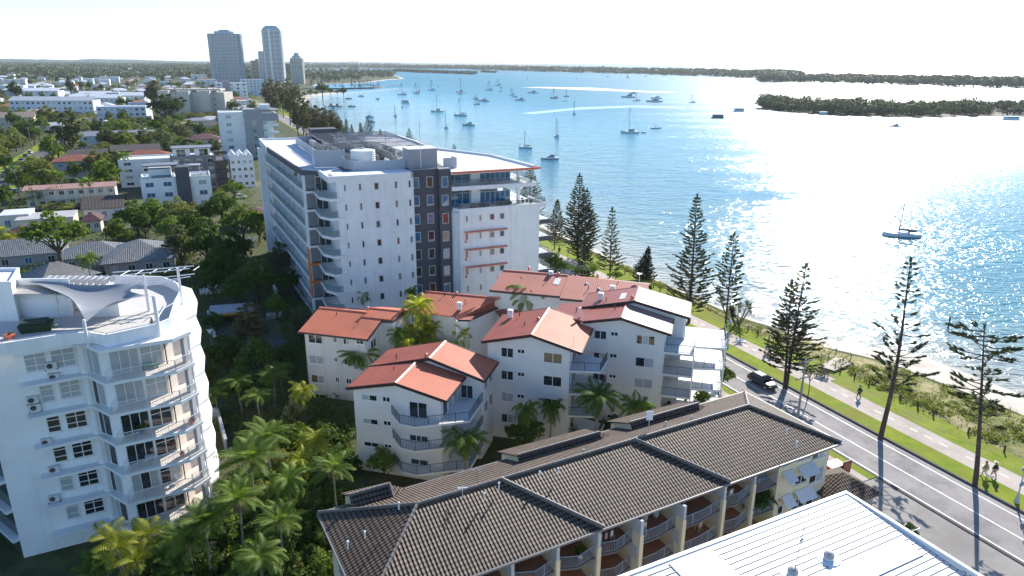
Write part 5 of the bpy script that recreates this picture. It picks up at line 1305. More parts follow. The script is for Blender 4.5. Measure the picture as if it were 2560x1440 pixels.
proto('queen', palm('palm_tree', 'p', 7.5, 27, 2.7, (-.35, 1.25), 1.75, n=20, ll=.66, hang=.75))
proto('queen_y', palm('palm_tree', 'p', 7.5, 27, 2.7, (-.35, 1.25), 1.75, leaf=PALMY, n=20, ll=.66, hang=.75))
proto('droop', palm('palm_tree', 'p', 7.0, 28, 3.0, (-.7, 1.1), 2.0, n=20, ll=.75, hang=1.2, tr=.16))
proto('bangalow', palm('palm_tree', 'p', 9.0, 17, 3.0, (-.1, 1.45), 1.15, skirt=1.3, n=22, ll=.75, hang=.5, tr=.10))
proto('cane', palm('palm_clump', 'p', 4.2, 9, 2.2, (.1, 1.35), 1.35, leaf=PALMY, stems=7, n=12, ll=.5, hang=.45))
proto('cane_g', palm('palm_clump', 'p', 4.2, 9, 2.2, (.1, 1.35), 1.35, leaf=PALML, stems=6, n=12, ll=.5, hang=.45))
proto('banana', palm('palm_clump', 'p', 2.2, 8, 2.6, (.5, 1.4), .9, leaf=PALML, stems=3, n=9, ll=.5, hang=.2))
proto('round', broadleaf('tree', 't', 7, lobes(6, 3.2, 7, 1.9, 2.1, 1), LEAF[1], 2600, .26))
proto('round_dark', broadleaf('tree', 't', 7, lobes(7, 3.2, 7.2, 2.0, 2.2, 2), LEAF[0], 2600, .26))
proto('umbrella', broadleaf('tree', 't', 6, lobes(8, 3.3, 6, 2.6, 1.35, 3), LEAF[2], 2600, .24))
proto('olive', broadleaf('tree', 't', 7.5, lobes(7, 3.0, 7.5, 1.9, 2.3, 4), LEAF[2], 2600, .26))
proto('grey', broadleaf('tree', 't', 8, lobes(6, 2.8, 8, 1.7, 2.6, 5), LEAF[3], 2400, .26))
proto('open', broadleaf('tree', 't', 8, lobes(9, 2.6, 8, 2.5, 1.4, 6), LEAF[1], 2200, .24))
proto('bush', broadleaf('bush', 'b', 2.2, lobes(5, 1.5, 2.3, .9, 1.0, 7), LEAF[0], 900, .15, .08, 'bush'))
proto('bush_l', broadleaf('bush', 'b', 2.2, lobes(5, 1.5, 2.3, .9, 1.0, 8), LEAF[1], 900, .15, .08, 'bush'))
proto('casuarina', broadleaf('casuarina_tree', 'c', 14, [(0, 0, 10.5, 1.9, 3.4), (.8, .4, 7.5, 2.1, 3.0), (-.9, .3, 6.8, 1.9, 2.8), (.1, -.8, 8.2, 1.9, 2.6)], CASL, 2400, .30, .2))
FULL = lambda t: 3.4 * min(1, (1 - t) * 1.9 + .04) * (.55 + .45 * min(1, (t - .05) / .2))
proto('pine', norfolk('norfolk_pine', 'n', 16, .06, FULL, 26, 6))
proto('pine_young', norfolk('norfolk_pine', 'n', 7, .03, lambda t: 1.9 * (1 - t) + .12, 22, 6, leaf=PINEL2, dens=1.5, tip=.15, tr=.12, bl=.5))


def grow(key, name, label, group, cx, cy, w, hf=.62, asp=None, zb=0.0, sq=1.0, maxh=None, hfix=None):
    """stand a copy of a plant so that its crown centre is seen at (cx, cy) and its crown is w photograph pixels wide"""
    src = PROT[key]; dim = DIM[key]; hc = 5.0
    for _ in range(6):
        p = at(cx, cy, zb + hc); Wm = w * mpp(p); s = Wm / dim[0]; H = dim[1] * s * sq
        hc = H * hf
        if hfix: hc = hfix; H = hfix / hf
    o = dup(src, (p.x, p.y, zb), rnd.uniform(0, 6.28), (s, s, H / dim[1]), label, None, group); o.name = name; return o


def dims():
    out = {}
    for k, o in PROT.items():
        c = next(x for x in o.children if x.name.split('.')[0] in ('crown', 'foliage'))
        xs = [v.co.x for v in c.data.vertices]; zs = [v.co.z for v in c.data.vertices]; out[k] = (max(xs) - min(xs), max(zs))
    return out


DIM = dims()
TL = [  # key, label, cx, cy, width, (height squeeze)
 ('open', 'tall pale trunked tree with a wide sunny crown beside the grey tiled roofs', 142, 598, 170, 1.05),
 ('olive', 'large olive crowned tree beside the left street, behind the pink roofed motel', 96, 428, 118, .8),
 ('olive', 'yellowish tree between the orange roof and the white town block', 240, 405, 78, 1),
 ('round', 'wide green tree left of the white town block, above the motel deck', 258, 432, 105, .9),
 ('grey', 'grey green tree against the left wall of the white town block', 297, 415, 50, 1.2),
 ('umbrella', 'clipped hedge like low tree in front of the pink roofed motel', 142, 517, 90, .5),
 ('grey', 'big brown green tree at the bend of the left street', 169, 322, 98, .9),
 ('umbrella', 'flat topped bright green tree below the brown street tree', 143, 374, 78, .7),
 ('round_dark', 'huge dark fig like tree in front of the beige apartment slab', 420, 262, 98, .75),
 ('round', 'round green tree in front of the white block with blue shadows', 306, 288, 40, 1.1),
 ('umbrella', 'low spreading tree right of the brown street tree', 243, 318, 44, .7),
 ('round_dark', 'dark round tree between two grey roofs', 285, 316, 36, 1),
 ('grey', 'palm like bushy tree at the end of the grey roofed row', 318, 313, 34, 1),
 ('round_dark', 'dark tree at the right end of the grey gabled row', 396, 312, 58, 1),
 ('grey', 'tall bush right of the dark tree by the pale houses', 436, 320, 42, 1.1),
 ('olive', 'yellow green tree in front of the long grey roof', 316, 351, 66, .8),
 ('grey', 'thin grey tree left of the yellow green one', 272, 346, 48, 1),
 ('round', 'green tree by the left edge above the street corner', 14, 358, 52, 1),
 ('round_dark', 'dark tree at the left edge beside parked cars', 8, 404, 48, 1),
 ('round', 'leafy tree at the left edge beside the street', 52, 320, 62, .9),
 ('olive', 'pale tree behind the left street poles', 117, 283, 64, .8),
 ('olive', 'tree behind the dark brick block and the orange roof', 432, 354, 62, .9),
 ('round_dark', 'dark tall tree on the far left in front of the white terraces', 38, 224, 40, 1.5),
 ('grey', 'grey tree standing behind the white terrace roofs', 174, 207, 28, 1.6),
 ('grey', 'broad grey tree in front of the twin towers, left', 380, 212, 62, .9),
 ('round_dark', 'round tree by the red roof under the seaside block', 581, 263, 44, .9),
 ('round_dark', 'dark tree behind the white town block, right side', 552, 512, 96, .9),
 ('open', 'tree with brown branches beside the far parked car', 585, 475, 66, 1),
]
for i, (k, lb, x, y, w, sq) in enumerate(TL): grow(k, 'tree', lb, None, x, y, w, sq=sq)
G1_ = 'dense garden trees between the town block and the white tower'
L1_ = 'dark green garden tree in the shaded thicket left of the big white block'
for k, x, y, w in (('round_dark', 337, 536, 100), ('round', 387, 528, 92), ('olive', 446, 530, 98), ('round_dark', 478, 556, 88), ('round', 288, 574, 84), ('round_dark', 512, 576, 92), ('round', 425, 570, 84), ('open', 605, 558, 120), ('round', 645, 560, 80), ('round_dark', 512, 608, 104), ('round_dark', 575, 622, 124), ('grey', 448, 600, 90), ('round_dark', 360, 560, 70)):
    grow(k, 'tree', L1_, G1_, x, y, w)
L2_ = 'dark tree in the shadowed gardens between the white tower and the red roofs'
for k, x, y, w in (('round_dark', 560, 655, 118), ('round_dark', 530, 700, 92), ('grey', 700, 645, 88), ('round_dark', 722, 700, 84), ('round', 640, 688, 120), ('round_dark', 690, 590, 70), ('round_dark', 590, 720, 96), ('round_dark', 560, 880, 120), ('round_dark', 640, 890, 130), ('round_dark', 720, 890, 90), ('round', 690, 760, 70), ('round_dark', 530, 800, 60), ('round_dark', 590, 960, 120), ('round', 520, 930, 60)):
    grow(k, 'tree', L2_, 'trees in the shadowed gardens', x, y, w)
grow('casuarina', 'tree', 'feathery leaning tree over the shaded driveway', None, 628, 812, 118, sq=.55)
grow('grey', 'tree', 'bare branched grey tree at the left gable of the beige flats', None, 752, 800, 92, sq=.9)
LP_ = 'shaded palm among the dark garden trees below the beige flats'
for x, y, w in ((600, 975, 96), (680, 962, 96), (545, 1000, 80), (650, 1010, 90), (705, 940, 80)): grow('queen', 'palm_tree', LP_, 'palms in the shaded garden', x, y, w, sq=.6)
# sunlit palms of the lower left garden
for k, lb, x, y, w in (
 ('bangalow', 'tall feathery palm with a dry skirt right of the lower tower balconies', 613, 1130, 176),
 ('bangalow', 'single palm with an upright bright frond and a round straw skirt', 836, 1160, 120),
 ('bangalow', 'palm with pale straw skirt below the tower corner', 585, 1235, 150),
 ('bangalow', 'palm with drooping fronds low beside the tower base', 500, 1290, 150),
 ('queen', 'sunlit palm between the straw skirted palms', 720, 1195, 120),
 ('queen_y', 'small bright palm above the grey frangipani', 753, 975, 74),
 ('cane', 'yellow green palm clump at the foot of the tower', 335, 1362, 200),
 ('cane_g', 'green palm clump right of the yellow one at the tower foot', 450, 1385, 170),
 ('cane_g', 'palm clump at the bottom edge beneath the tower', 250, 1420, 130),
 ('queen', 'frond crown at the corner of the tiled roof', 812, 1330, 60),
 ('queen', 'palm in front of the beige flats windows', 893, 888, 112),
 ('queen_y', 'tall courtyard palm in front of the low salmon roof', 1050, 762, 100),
 ('queen', 'courtyard palm beside the beige gable', 992, 838, 66),
 ('droop', 'large weeping palm in front of the wrapped balconies', 1168, 1098, 130),
 ('queen', 'wide palm standing before the road end flats', 1487, 990, 150),
 ('droop', 'dark drooping palm right of the wide palm', 1590, 1010, 100),
 ('droop', 'shaded palm before the lower windows of the middle flats', 1322, 1022, 78),
 ('droop', 'narrow hanging palm beside the middle flats corner', 1374, 1018, 72),
 ('queen', 'left one of two palms in front of the stair tower', 1312, 734, 120),
 ('queen_y', 'right, sunnier one of two palms in front of the stair tower', 1364, 742, 110),
 ('droop', 'shaded palm at the foot of the big white gable', 905, 738, 50),
 ('droop', 'dark palm top behind the low salmon roof', 1030, 730, 40),
 ('banana', 'broad leaved bird of paradise clump behind the long back roof', 1478, 680, 60),
 ('bangalow', 'left of two tall slim palms in front of the pink roofed motel', 136, 432, 46), ('bangalow', 'right of two tall slim palms in front of the pink roofed motel', 150, 438, 42),
 ('bangalow', 'palm before the motel deck, left of a pair', 203, 452, 36), ('bangalow', 'palm before the motel deck, right of a pair', 220, 450, 40),
 ('queen', 'palm by the big sunny tree, over the grey tiles', 220, 645, 60), ('cane_g', 'bushy palms at the left end of the motel', 88, 490, 56), ('queen', 'palm before the orange long roof', 302, 388, 48), ('cane', 'bright palms at the left edge below the street', 12, 590, 60)):
    grow(k, 'palm_tree' if PROT[k].name.startswith('palm_tree') else 'palm_clump', lb, None, x, y, w, hfix={(1050, 762): 11, (992, 838): 8, (1312, 734): 11.2, (1364, 742): 10.6, (1322, 1022): 6, (1374, 1018): 6, (893, 888): 6.5, (613, 1130): 8.5, (836, 1160): 7.5, (585, 1235): 8, (720, 1195): 6.5, (1168, 1098): 6.0, (1487, 990): 7.5, (905, 738): 6, (1030, 730): 7}.get((x, y)), sq=.8 if y > 1100 and k in ('bangalow', 'queen') else 1, hf=.86 if k in ('queen', 'queen_y', 'bangalow', 'droop') else .6)
for k, lb, x, y, w, hx in (('bangalow', 'feathery palm behind the straw skirted palm, towards the shaded garden', 668, 1075, 130, 6.5), ('bangalow', 'palm low in the thicket between the tower and the tiled roof', 690, 1290, 140, 6), ('queen', 'palm crown at the bottom edge in the lower left thicket', 640, 1395, 150, 5.5), ('queen_y', 'bright palm crown in the thicket below the nearest flats', 790, 1090, 90, 6), ('queen_y', 'sunlit palm crown left of the single straw skirted palm', 745, 1150, 90, 5.5), ('bangalow', 'palm crown at the corner between tower and thicket', 470, 1330, 130, 6)):
    grow(k, 'palm_tree', lb, None, x, y, w, hf=.86, hfix=hx)
CY = 'sunlit yellow palm clump filling the courtyard of the red roofed flats'
for x, y, w in ((1082, 850, 92), (1026, 858, 80), (1112, 806, 84), (1140, 858, 72), (1060, 830, 60), (1000, 880, 60)): grow('cane', 'palm_clump', CY, 'palm clumps in the courtyard', x, y, w * 1.25, hf=.72, hfix=7.2 if y < 845 else 6.4)
LG_ = 'green shrub in the sunlit thicket left of the nearest red roofed flats'
for k, x, y, w in (('bush_l', 746, 1085, 120), ('bush', 812, 1082, 112), ('bush_l', 700, 1120, 90), ('bush', 770, 1130, 120), ('bush', 660, 1190, 110), ('bush_l', 700, 1240, 120), ('bush', 780, 1240, 120), ('bush', 640, 1280, 120), ('bush', 740, 1310, 150), ('bush', 660, 1370, 160), ('bush', 770, 1390, 120), ('bush', 560, 1340, 120), ('bush', 540, 1410, 140), ('bush', 620, 1420, 150), ('bush', 850, 1100, 60), ('bush_l', 790, 1180, 80), ('bush', 720, 1420, 150), ('bush_l', 560, 1290, 110), ('bush_l', 610, 1230, 100), ('bush_l', 820, 1300, 110), ('bush', 690, 1300, 110), ('bush_l', 480, 1370, 110), ('bush_l', 850, 1240, 80), ('bush', 880, 1150, 70), ('bush_l', 600, 1390, 120)):
    grow(k, 'bush', LG_, 'shrubs of the lower left garden', x, y, w)
for k, lb, x, y, w in (('grey', 'grey leaved frangipani with thin branches beside the beige flats', 745, 1022, 92), ('round', 'small dark tree against the nearest red roofed flats', 958, 1148, 92), ('round_dark', 'dark tree in the shade between the middle and nearest flats', 1312, 1082, 110),
 ('round', 'bright green tree between the road end balconies and the road', 1790, 922, 96), ('round_dark', 'round dark tree between the courtyard and the middle flats', 1182, 868, 54), ('round_dark', 'leafy dark tree behind the long back roof, left', 1386, 658, 78),
 ('round_dark', 'dark shrub tree at the white gable foot', 858, 748, 40), ('round', 'low leafy tree beside the road end flats terrace', 1752, 992, 60), ('round_dark', 'dark tree at the left of the big white gable foot', 1008, 752, 44)):
    grow(k, 'tree', lb, None, x, y, w)
for k, lb, x, y, w in (('bush_l', 'low bush at the foot of the road end flats', 1770, 1000, 50), ('bush', 'low bush by the corner post of the road end flats', 1715, 1010, 50), ('bush', 'dark bush under the road end balconies', 1670, 1020, 60), ('bush', 'dark bush between the palms before the road end flats', 1540, 1050, 70), ('bush', 'bush behind the tiled roof, below the middle flats', 1430, 1075, 60), ('bush', 'clipped bush in a white planter beside the white metal roof', 2274, 1318, 62), ('bush', 'low bush by the tiled pavilion', 2150, 1235, 40), ('bush_l', 'bush behind the long back roof, right', 1540, 682, 40)):
    grow(k, 'bush', lb, None, x, y, w)
LW = 'leafy broad crowned tree in the thicket at the foot of the white tower'
for k, x, y, w in (('round', 562, 1335, 120), ('olive', 655, 1235, 110), ('round_dark', 705, 1345, 140), ('round', 470, 1425, 150), ('olive', 770, 1250, 100), ('round', 610, 1425, 130), ('round_dark', 395, 1430, 140), ('grey', 520, 1385, 90), ('olive', 700, 1150, 90), ('round', 795, 1400, 100), ('round_dark', 645, 1330, 110), ('olive', 730, 1425, 110)):
    grow(k, 'tree', LW, 'trees at the foot of the white tower', x, y, w, sq=.8)
# casuarina grove and shore trees in the middle distance
CG = 'tall brown green casuarina in the grove beyond the roof of the big white block'
for x, y, w in ((664, 236, 30), (680, 232, 32), (697, 236, 32), (714, 240, 32), (730, 236, 28), (744, 240, 28), (674, 250, 30), (705, 252, 32), (738, 272, 40), (755, 286, 40), (722, 266, 36), (772, 292, 40), (792, 302, 38), (810, 306, 36), (828, 312, 36), (690, 262, 34), (742, 300, 44), (764, 312, 44), (790, 318, 44), (846, 322, 30), (812, 324, 40)):
    grow('casuarina', 'casuarina_tree', CG, 'casuarina grove along the shore', x, y, w, hf=.55)
PK = 'dark round park tree on the grassy point by the marina'
for x, y, w in ((805, 220, 42), (776, 229, 20), (760, 234, 14), (858, 227, 24), (843, 229, 16), (790, 232, 14), (760, 247, 10), (826, 226, 20)): grow('round_dark', 'tree', PK, 'trees of the park point', x, y, w, sq=.9)

# shore pines, each with its own shape
def pine_at(label, bx, by, tx, ty, key=None, zb=.18, **kw):
    p = at(bx, by, zb); h = height_to(p, ty); top = at(tx, ty, zb + h); lean = (top - p); lw = lean.dot(Vector((1, 0, 0)))
    if key: o = dup(PROT[key], p, rnd.uniform(0, 6.28), (h / DIM[key][1],) * 3, label, None, 'norfolk pines along the shore'); return o
    o = norfolk('norfolk_pine', label, h, kw.pop('base', .1), kw.pop('profile', FULL), lean=lw, **kw); o.location = p; o['group'] = 'norfolk pines along the shore'; return o


prof = lambda R, a=1.7: (lambda t: R * min(1, (1 - t) * a + .05) * (.5 + .5 * min(1, t / .22)))
pine_at('tall pine rising behind the penthouse terraces', 1322, 585, 1327, 414, base=.1, profile=prof(3.6), whorls=30, nb=6, tr=.24)
pine_at('tall dense pine on the grass right of the big white block, left of a pair', 1444, 646, 1449, 437, base=.04, profile=prof(3.8, 1.5), whorls=34, nb=6, tr=.26, dens=1.2)
pine_at('second pine crowding the tall dense one', 1458, 650, 1468, 475, base=.04, profile=prof(3.3, 1.6), whorls=28, nb=6, dens=1.1)
pine_at('slim leaning pine by the glass fence on the grass', 1386, 623, 1394, 502, base=.14, profile=prof(2.4), whorls=30, nb=6, dens=1.0, bl=.55, tr=.15)
pine_at('slender open pine with clear gaps between its whorls', 1524, 694, 1531, 522, base=.12, profile=lambda t: 2.2 * min(1, (1 - t) * 1.8 + .08) * (1.25 if t < .35 else .8), whorls=17, nb=6, tr=.17, dens=1.1)
pine_at('short dense cone shaped young pine by the beach', 1607, 700, 1622, 621, base=.03, profile=lambda t: 2.5 * (1 - t) + .15, whorls=26, nb=7, leaf=PINEL2, dens=1.5, tip=.15, bl=.55, tr=.14)
pine_at('biggest shore pine, broad and full, beside the road end flats', 1722, 806, 1743, 490, base=.1, profile=lambda t: (4.6 if t < .45 else 3.7) * min(1, (1 - t) * 1.55 + .05) * (.8 + .2 * math.sin(t * 40)), whorls=34, nb=6, tr=.3, dens=1.05)
pine_at('thin top pine between the biggest pine and the pandanus', 1812, 831, 1836, 586, base=.3, profile=lambda t: 2.6 * min(1, (1 - t) * 1.7 + .08) * (1.1 if t > .55 else .8), whorls=20, nb=5, tr=.2, missing=.12)
pine_at('right stem of the twin trunked pine beside the dark car', 1966, 968, 2016, 664, base=.16, profile=lambda t: 3.6 * min(1, (1 - t) * 1.5 + .05), whorls=26, nb=5, tr=.24, missing=.2)
pine_at('left, shorter stem of the twin trunked pine beside the dark car', 1961, 966, 1980, 706, base=.2, profile=lambda t: 2.9 * min(1, (1 - t) * 1.5 + .1), whorls=20, nb=5, tr=.2, missing=.15)
pine_at('tall wind thinned pine at the kerb with long bare trunk', 2201, 1093, 2285, 648, base=.3, profile=lambda t: 4.3 * min(1, (1 - t) * 1.25 + .06) * (.75 + .25 * math.sin(t * 55)), whorls=23, nb=5, tr=.3, missing=.38, tip=.6, dens=1.0, sway=.4)
pine_at('flat topped pine at the right edge of the photograph', 2438, 1212, 2462, 818, base=.42, profile=lambda t: 2.9 if t > .88 else (1.1 + 2.2 * abs(math.sin(t * 13))), whorls=19, nb=5, tr=.27, missing=.34, tip=.5, dens=1.0, up=.18)
o = broadleaf('tree', 'thin young tree behind the power pole', 4.6, lobes(5, 1.2, 4.6, .8, .8, 21), LEAF[1], 420, .14, .06); o.location = at(2019, 994, .2)
for i, (bx, by, tx, ty, lb) in enumerate(((903, 342, 905, 303, 'left of two far pines behind the air conditioner roof'), (922, 345, 918, 290, 'right, taller of two far pines behind the air conditioner roof'), (952, 352, 952, 320, 'tiny pine top behind the flat roof'), (1025, 380, 1023, 319, 'pine top behind the red louvred roof edge'), (1136, 410, 1136, 358, 'pine top standing over the curved white parapet'), (1216, 440, 1216, 381, 'lowest pine top peeping over the roof edge'), (868, 330, 868, 296, 'middle of three small pointed pines by the bay'), (856, 326, 854, 298, 'left of three small pointed pines by the bay'), (880, 332, 880, 308, 'right of three small pointed pines by the bay'), (838, 320, 836, 262, 'tall far pine above the casuarina tops'), (818, 318, 814, 262, 'second tall far pine above the casuarina tops'))):
    pine_at(lb, bx, by + 12, tx, ty, key='pine' if i in (1, 3, 4, 9, 10) else 'pine_young')
o = palm('pandanus_tree', 'dense pandanus leaning over the beach beside a pine', 3.6, 14, 1.5, (-.5, 1.4), .6, leaf=PANL, stems=8, lean=.9, tr=.24, n=12, ll=.28, hang=.2, cat='tree'); o.location = at(1842, 812, .2)
grow('pine_young', 'norfolk_pine', 'dark bushy young pine at the foot of the tall dense pair', None, 1462, 655, 60, hf=.4)

# vegetation nobody could count
def tufts(name, pts, m, h=.5, n=5, w=.05):
    mb = MB()
    for p in pts:
        for _ in range(n):
            a = rnd.uniform(0, 6.28); e = rnd.uniform(.6, 1.4); l = h * rnd.uniform(.5, 1.2); d = Vector((math.cos(a) * math.cos(e), math.sin(a) * math.cos(e), math.sin(e))) * l; s = Vector((-math.sin(a), math.cos(a), 0)) * w
            mb.add([p - s, p + s, p + d + s * .3, p + d - s * .3], [(0, 1, 2, 3)])
    return tag(mb.build(name, m), kind='stuff')


pts = []
for (al, l, r) in seq:
    for _ in range(11):
        x = l + (r - l) * rnd.random() ** 1.1 * .97; y = al + rnd.uniform(0, 1.2)
        if noise.noise(Vector((x * .22, y * .22, 3))) > -.18: pts.append(rf(x, y, .2 + .2 * math.sin(math.pi * (x - l) / max(.1, r - l))))
tufts('dune_grass', pts, leafmat('dune_grass_blades', (.24, .25, .06), (.42, .36, .14), .3, .5, .8), .30, 6, .05)
pts = [rf(rnd.uniform(81, 90), rnd.uniform(28, 68), .25) for _ in range(620)] + [rf(rnd.uniform(80.6, 82.6), rnd.uniform(76, 135), .2) for _ in range(130)]
mb = MB()
for p in pts:
    if noise.noise(Vector((p.x * .15, p.y * .15, 9))) > -.1: s = rnd.uniform(.25, .95); leaf_blob(mb, p + Vector((0, 0, s * .2)), (s * 1.3, s * 1.3, s * .42), 34, .15)
tag(mb.build('dune_scrub', leafmat('scrub_leaf', (.11, .14, .03), (.22, .23, .06), .3, .4)), kind='stuff')
def canopy(name, spots, m, per=70, ls=.9):
    mb = MB()
    for p, r, h in spots: leaf_blob(mb, p + Vector((0, 0, h * .55)), (r, r, h * .5), per, ls * r / 4)
    return tag(mb.build(name, m), kind='stuff')


MANG = leafmat('mangrove_leaf', (.085, .095, .042), (.165, .16, .07), .2, .1, .7)
spots = []
def belt(pairs, n, r0, r1, h0, h1, back):
    for _ in range(n):
        k = rnd.randrange(len(pairs) - 1); t = rnd.random(); (xa, ya), (xb, yb) = pairs[k], pairs[k + 1]
        p = at(xa + (xb - xa) * t, ya + (yb - ya) * t, WZ); d = Vector((p.x, p.y, 0)).normalized(); p = p + d * back * rnd.random() ** .9; spots.append((p, rnd.uniform(r0, r1), rnd.uniform(h0, h1)))
belt([(1900, 272), (1960, 279), (2060, 286), (2160, 290), (2300, 293), (2420, 290), (2700, 292)], 560, 3, 6, 5, 11, 130)
canopy('mangrove_island', spots, MANG, 110, 1.0); spots = []
belt([(1900, 206), (2000, 207), (2200, 212), (2400, 218), (2700, 228)], 620, 9, 17, 12, 19, 420)
canopy('mangrove_shore', spots, MANG, 70, 1.1); spots = []
belt([(985, 178.5), (1060, 182), (1190, 186.5)], 170, 9, 14, 7, 11, 110); belt([(1203, 181), (1240, 182)], 24, 8, 12, 6, 9, 30)
canopy('low_mangrove_islet', spots, MANG, 60, 1.1); spots = []
belt([(1000, 172), (1150, 173), (1300, 178), (1500, 183), (1700, 189), (1900, 196), (1990, 200)], 900, 14, 30, 13, 21, 900)
canopy('long_wooded_island', spots, MANG, 44, 1.2); spots = []
structure('mangrove_mud', MB().poly([tuple(at(x, y, WZ).xy) + (WZ + .12,) for x, y in [(1884, 271.5), (1960, 280), (2060, 287), (2160, 291), (2300, 294), (2420, 291), (2700, 293), (2700, 262), (2400, 262), (2100, 266), (1960, 267)]]), mat('dark_mud', (.10, .085, .06), .9, .2, .05))
# ------------------------------------------------------------------ the town behind
MAT_R = dict(white=mat('white_sheet_roof', (.72, .73, .74), .45, .06, .2, rand=.06), grey=TILEG, brown=TILEB, orange=TILEO, maroon=TILEM, lead=mat('lead_grey_roof', (.24, .25, .27), .6, .12, .3, rand=.2),
             pink=ribbed('faded_pink_roof', (.50, .30, .25), .6, .5, .03, col2=(.40, .22, .18)), flat=mat('flat_grey_roof', (.42, .41, .40), .85, .2, .3), tan=mat('tan_tiled_roof', (.34, .26, .20), .8, .15, .5, rand=.15), terra=mat('terracotta_roof', (.42, .15, .08), .8, .2, .5, rand=.15), pale=mat('pale_grey_roof', (.52, .53, .54), .6, .08, .3, rand=.12))
MAT_W = dict(white=mat('white_house_wall', (.76, .76, .75), .8, .06, .4, rand=.05), cream=mat('cream_house_wall', (.66, .60, .48), .8, .06, .4, rand=.1), grey=mat('grey_house_wall', (.36, .36, .36), .8, .08, .4), brick=mat('brown_brick_wall', (.22, .13, .09), .9, .15, 3), blue=mat('blue_white_wall', (.62, .67, .74), .8, .05, .4), beige=BEIGE, dark=DGREY)


def house(name, label, w, d, h, roof, wall, kind='hip', rise=1.6, ov=.6, nw=4, floors=1, group=None):
    """a house about its own origin: front along x, facing -y"""
    t = thing(name, label, 'house', world=False, group=group)
    if kind == 'flat':
        MB().box(-w / 2, -d / 2, -.3, w / 2, d / 2, h).build('wall', wall, t)
        MB().box(-w / 2 - .15, -d / 2 - .15, h, w / 2 + .15, d / 2 + .15, h + .28).build('roof', roof, t, uv=True)
    else:
        MB().box(-w / 2, -d / 2, -.3, w / 2, d / 2, h - .02).build('wall', wall, t)
        X, Y = w / 2 + ov, d / 2 + ov; k = (min(X, Y)) if kind == 'hip' else 0
        a = Vector((-X + k, 0, h + rise)); b = Vector((X - k, 0, h + rise)) if X > Y or kind != 'hip' else Vector((0, 0, h + rise))
        if kind == 'hip' and X <= Y: a = Vector((0, -(Y - X), h + rise)); b = Vector((0, Y - X, h + rise))
        mb = MB()
        if kind == 'hip' and X <= Y:
            mb.slab([(-X, -Y, h), (X, -Y, h), tuple(a)], .12); mb.slab([(X, -Y, h), (X, Y, h), tuple(b), tuple(a)], .12); mb.slab([(X, Y, h), (-X, Y, h), tuple(b)], .12); mb.slab([(-X, Y, h), (-X, -Y, h), tuple(a), tuple(b)], .12)
        else:
            mb.slab([(-X, -Y, h), (X, -Y, h), tuple(b), tuple(a)], .12); mb.slab([(X, Y, h), (-X, Y, h), tuple(a), tuple(b)], .12)
            if kind == 'hip': mb.slab([(X, -Y, h), (X, Y, h), tuple(b)], .12); mb.slab([(-X, Y, h), (-X, -Y, h), tuple(a)], .12)
            else: mb.add([Vector(q) for q in ((-w / 2, -d / 2, h - .05), (-w / 2, d / 2, h - .05), (-w / 2, 0, h + rise - .1), (w / 2, -d / 2, h - .05), (w / 2, d / 2, h - .05), (w / 2, 0, h + rise - .1))], [(0, 2, 1), (3, 4, 5)])
        mb.build('roof', roof, t, uv=True)
    fh = h / floors
    for f in range(floors):
        for i in range(nw):
            x = -w / 2 + w * (i + .5) / nw - .6
            win(t, Vector((x, -d / 2, f * fh + fh * .36)), Vector((1, 0, 0)), min(1.3, w / nw * .6), fh * .42, rnd.choice([GL_D, GL_D, GL_C, GL_B]), mv=(.5,))
    return t


def put(t, p, yaw=24.3): t.location = p; t.rotation_euler = (0, 0, rad(yaw)); return t


def hs(label, cx, cy, hz, wpx, d, roof, wall, kind='hip', rise=1.6, yaw=24.3, floors=1, nw=4, name='house', cat=None, ov=.6):
    """roof eave centre seen at (cx, cy), eave height hz, width in photograph pixels"""
    p = at(cx, cy, hz); w = wpx * mpp(p) / max(.5, math.cos(rad(yaw) + math.atan2(p.x, p.y) * .9)); t = house(name, label, w, d, hz, MAT_R[roof], MAT_W[wall], kind, rise, ov, nw, floors)
    if cat: t['category'] = cat
    return put(t, Vector((p.x, p.y, 0)), yaw)


hs('grey tiled house right of the big sunny tree, broad hip roof', 352, 632, 3.4, 150, 13, 'grey', 'grey', rise=3.0)
hs('grey tiled wing joined to the left side of the broad hip roof', 240, 628, 3.4, 130, 9, 'grey', 'grey', rise=2.2)
hs('grey tiled house at the left edge under the big sunny tree', 50, 624, 3.2, 190, 10, 'grey', 'grey', rise=2.4)
hs('small grey tiled pavilion just behind the tower lift room', 140, 690, 3.6, 120, 9, 'grey', 'brick', rise=2.8, yaw=60)
hs('low white roofed shed at the left edge below the street', 42, 532, 4.5, 62, 8, 'white', 'cream', 'flat', floors=1, nw=2)
hs('long low building with a flat worn grey roof', 118, 540, 4.0, 120, 9, 'flat', 'cream', 'flat', nw=3)
hs('dark brown roofed cottage with a white gable end', 262, 512, 3.6, 84, 10, 'brown', 'white', 'gable', 2.6, nw=3)
hs('small red roof in the trees beside the brown cottage', 232, 546, 3.0, 36, 6, 'maroon', 'cream', nw=2)
hs('small red roof half hidden by the big sunny tree', 55, 580, 3.0, 56, 6, 'maroon', 'cream', nw=2)
hs('red roofed house between the trees and the balconied side of the big white block', 640, 532, 3.4, 90, 10, 'maroon', 'cream', nw=3)
m_ = hs('two storey motel with a faded pink roof and long galleries', 180, 466, 5.6, 190, 7, 'pink', 'cream', 'gable', .9, nw=9, floors=2, name='motel', cat='motel')
MB().box(-9, -5.2, 2.6, 9, -3.5, 2.8).build('gallery_floor', MAT_W['cream'], m_)
for i in range(8): MB().box(-9 + i * 2.56, -5.2, 0, -8.86 + i * 2.56, -5.06, 5.5).build('gallery_post', WSH, m_)
hs('little white roofed annex at the right end of the motel', 253, 460, 5.2, 34, 6, 'white', 'cream', 'flat', nw=1)
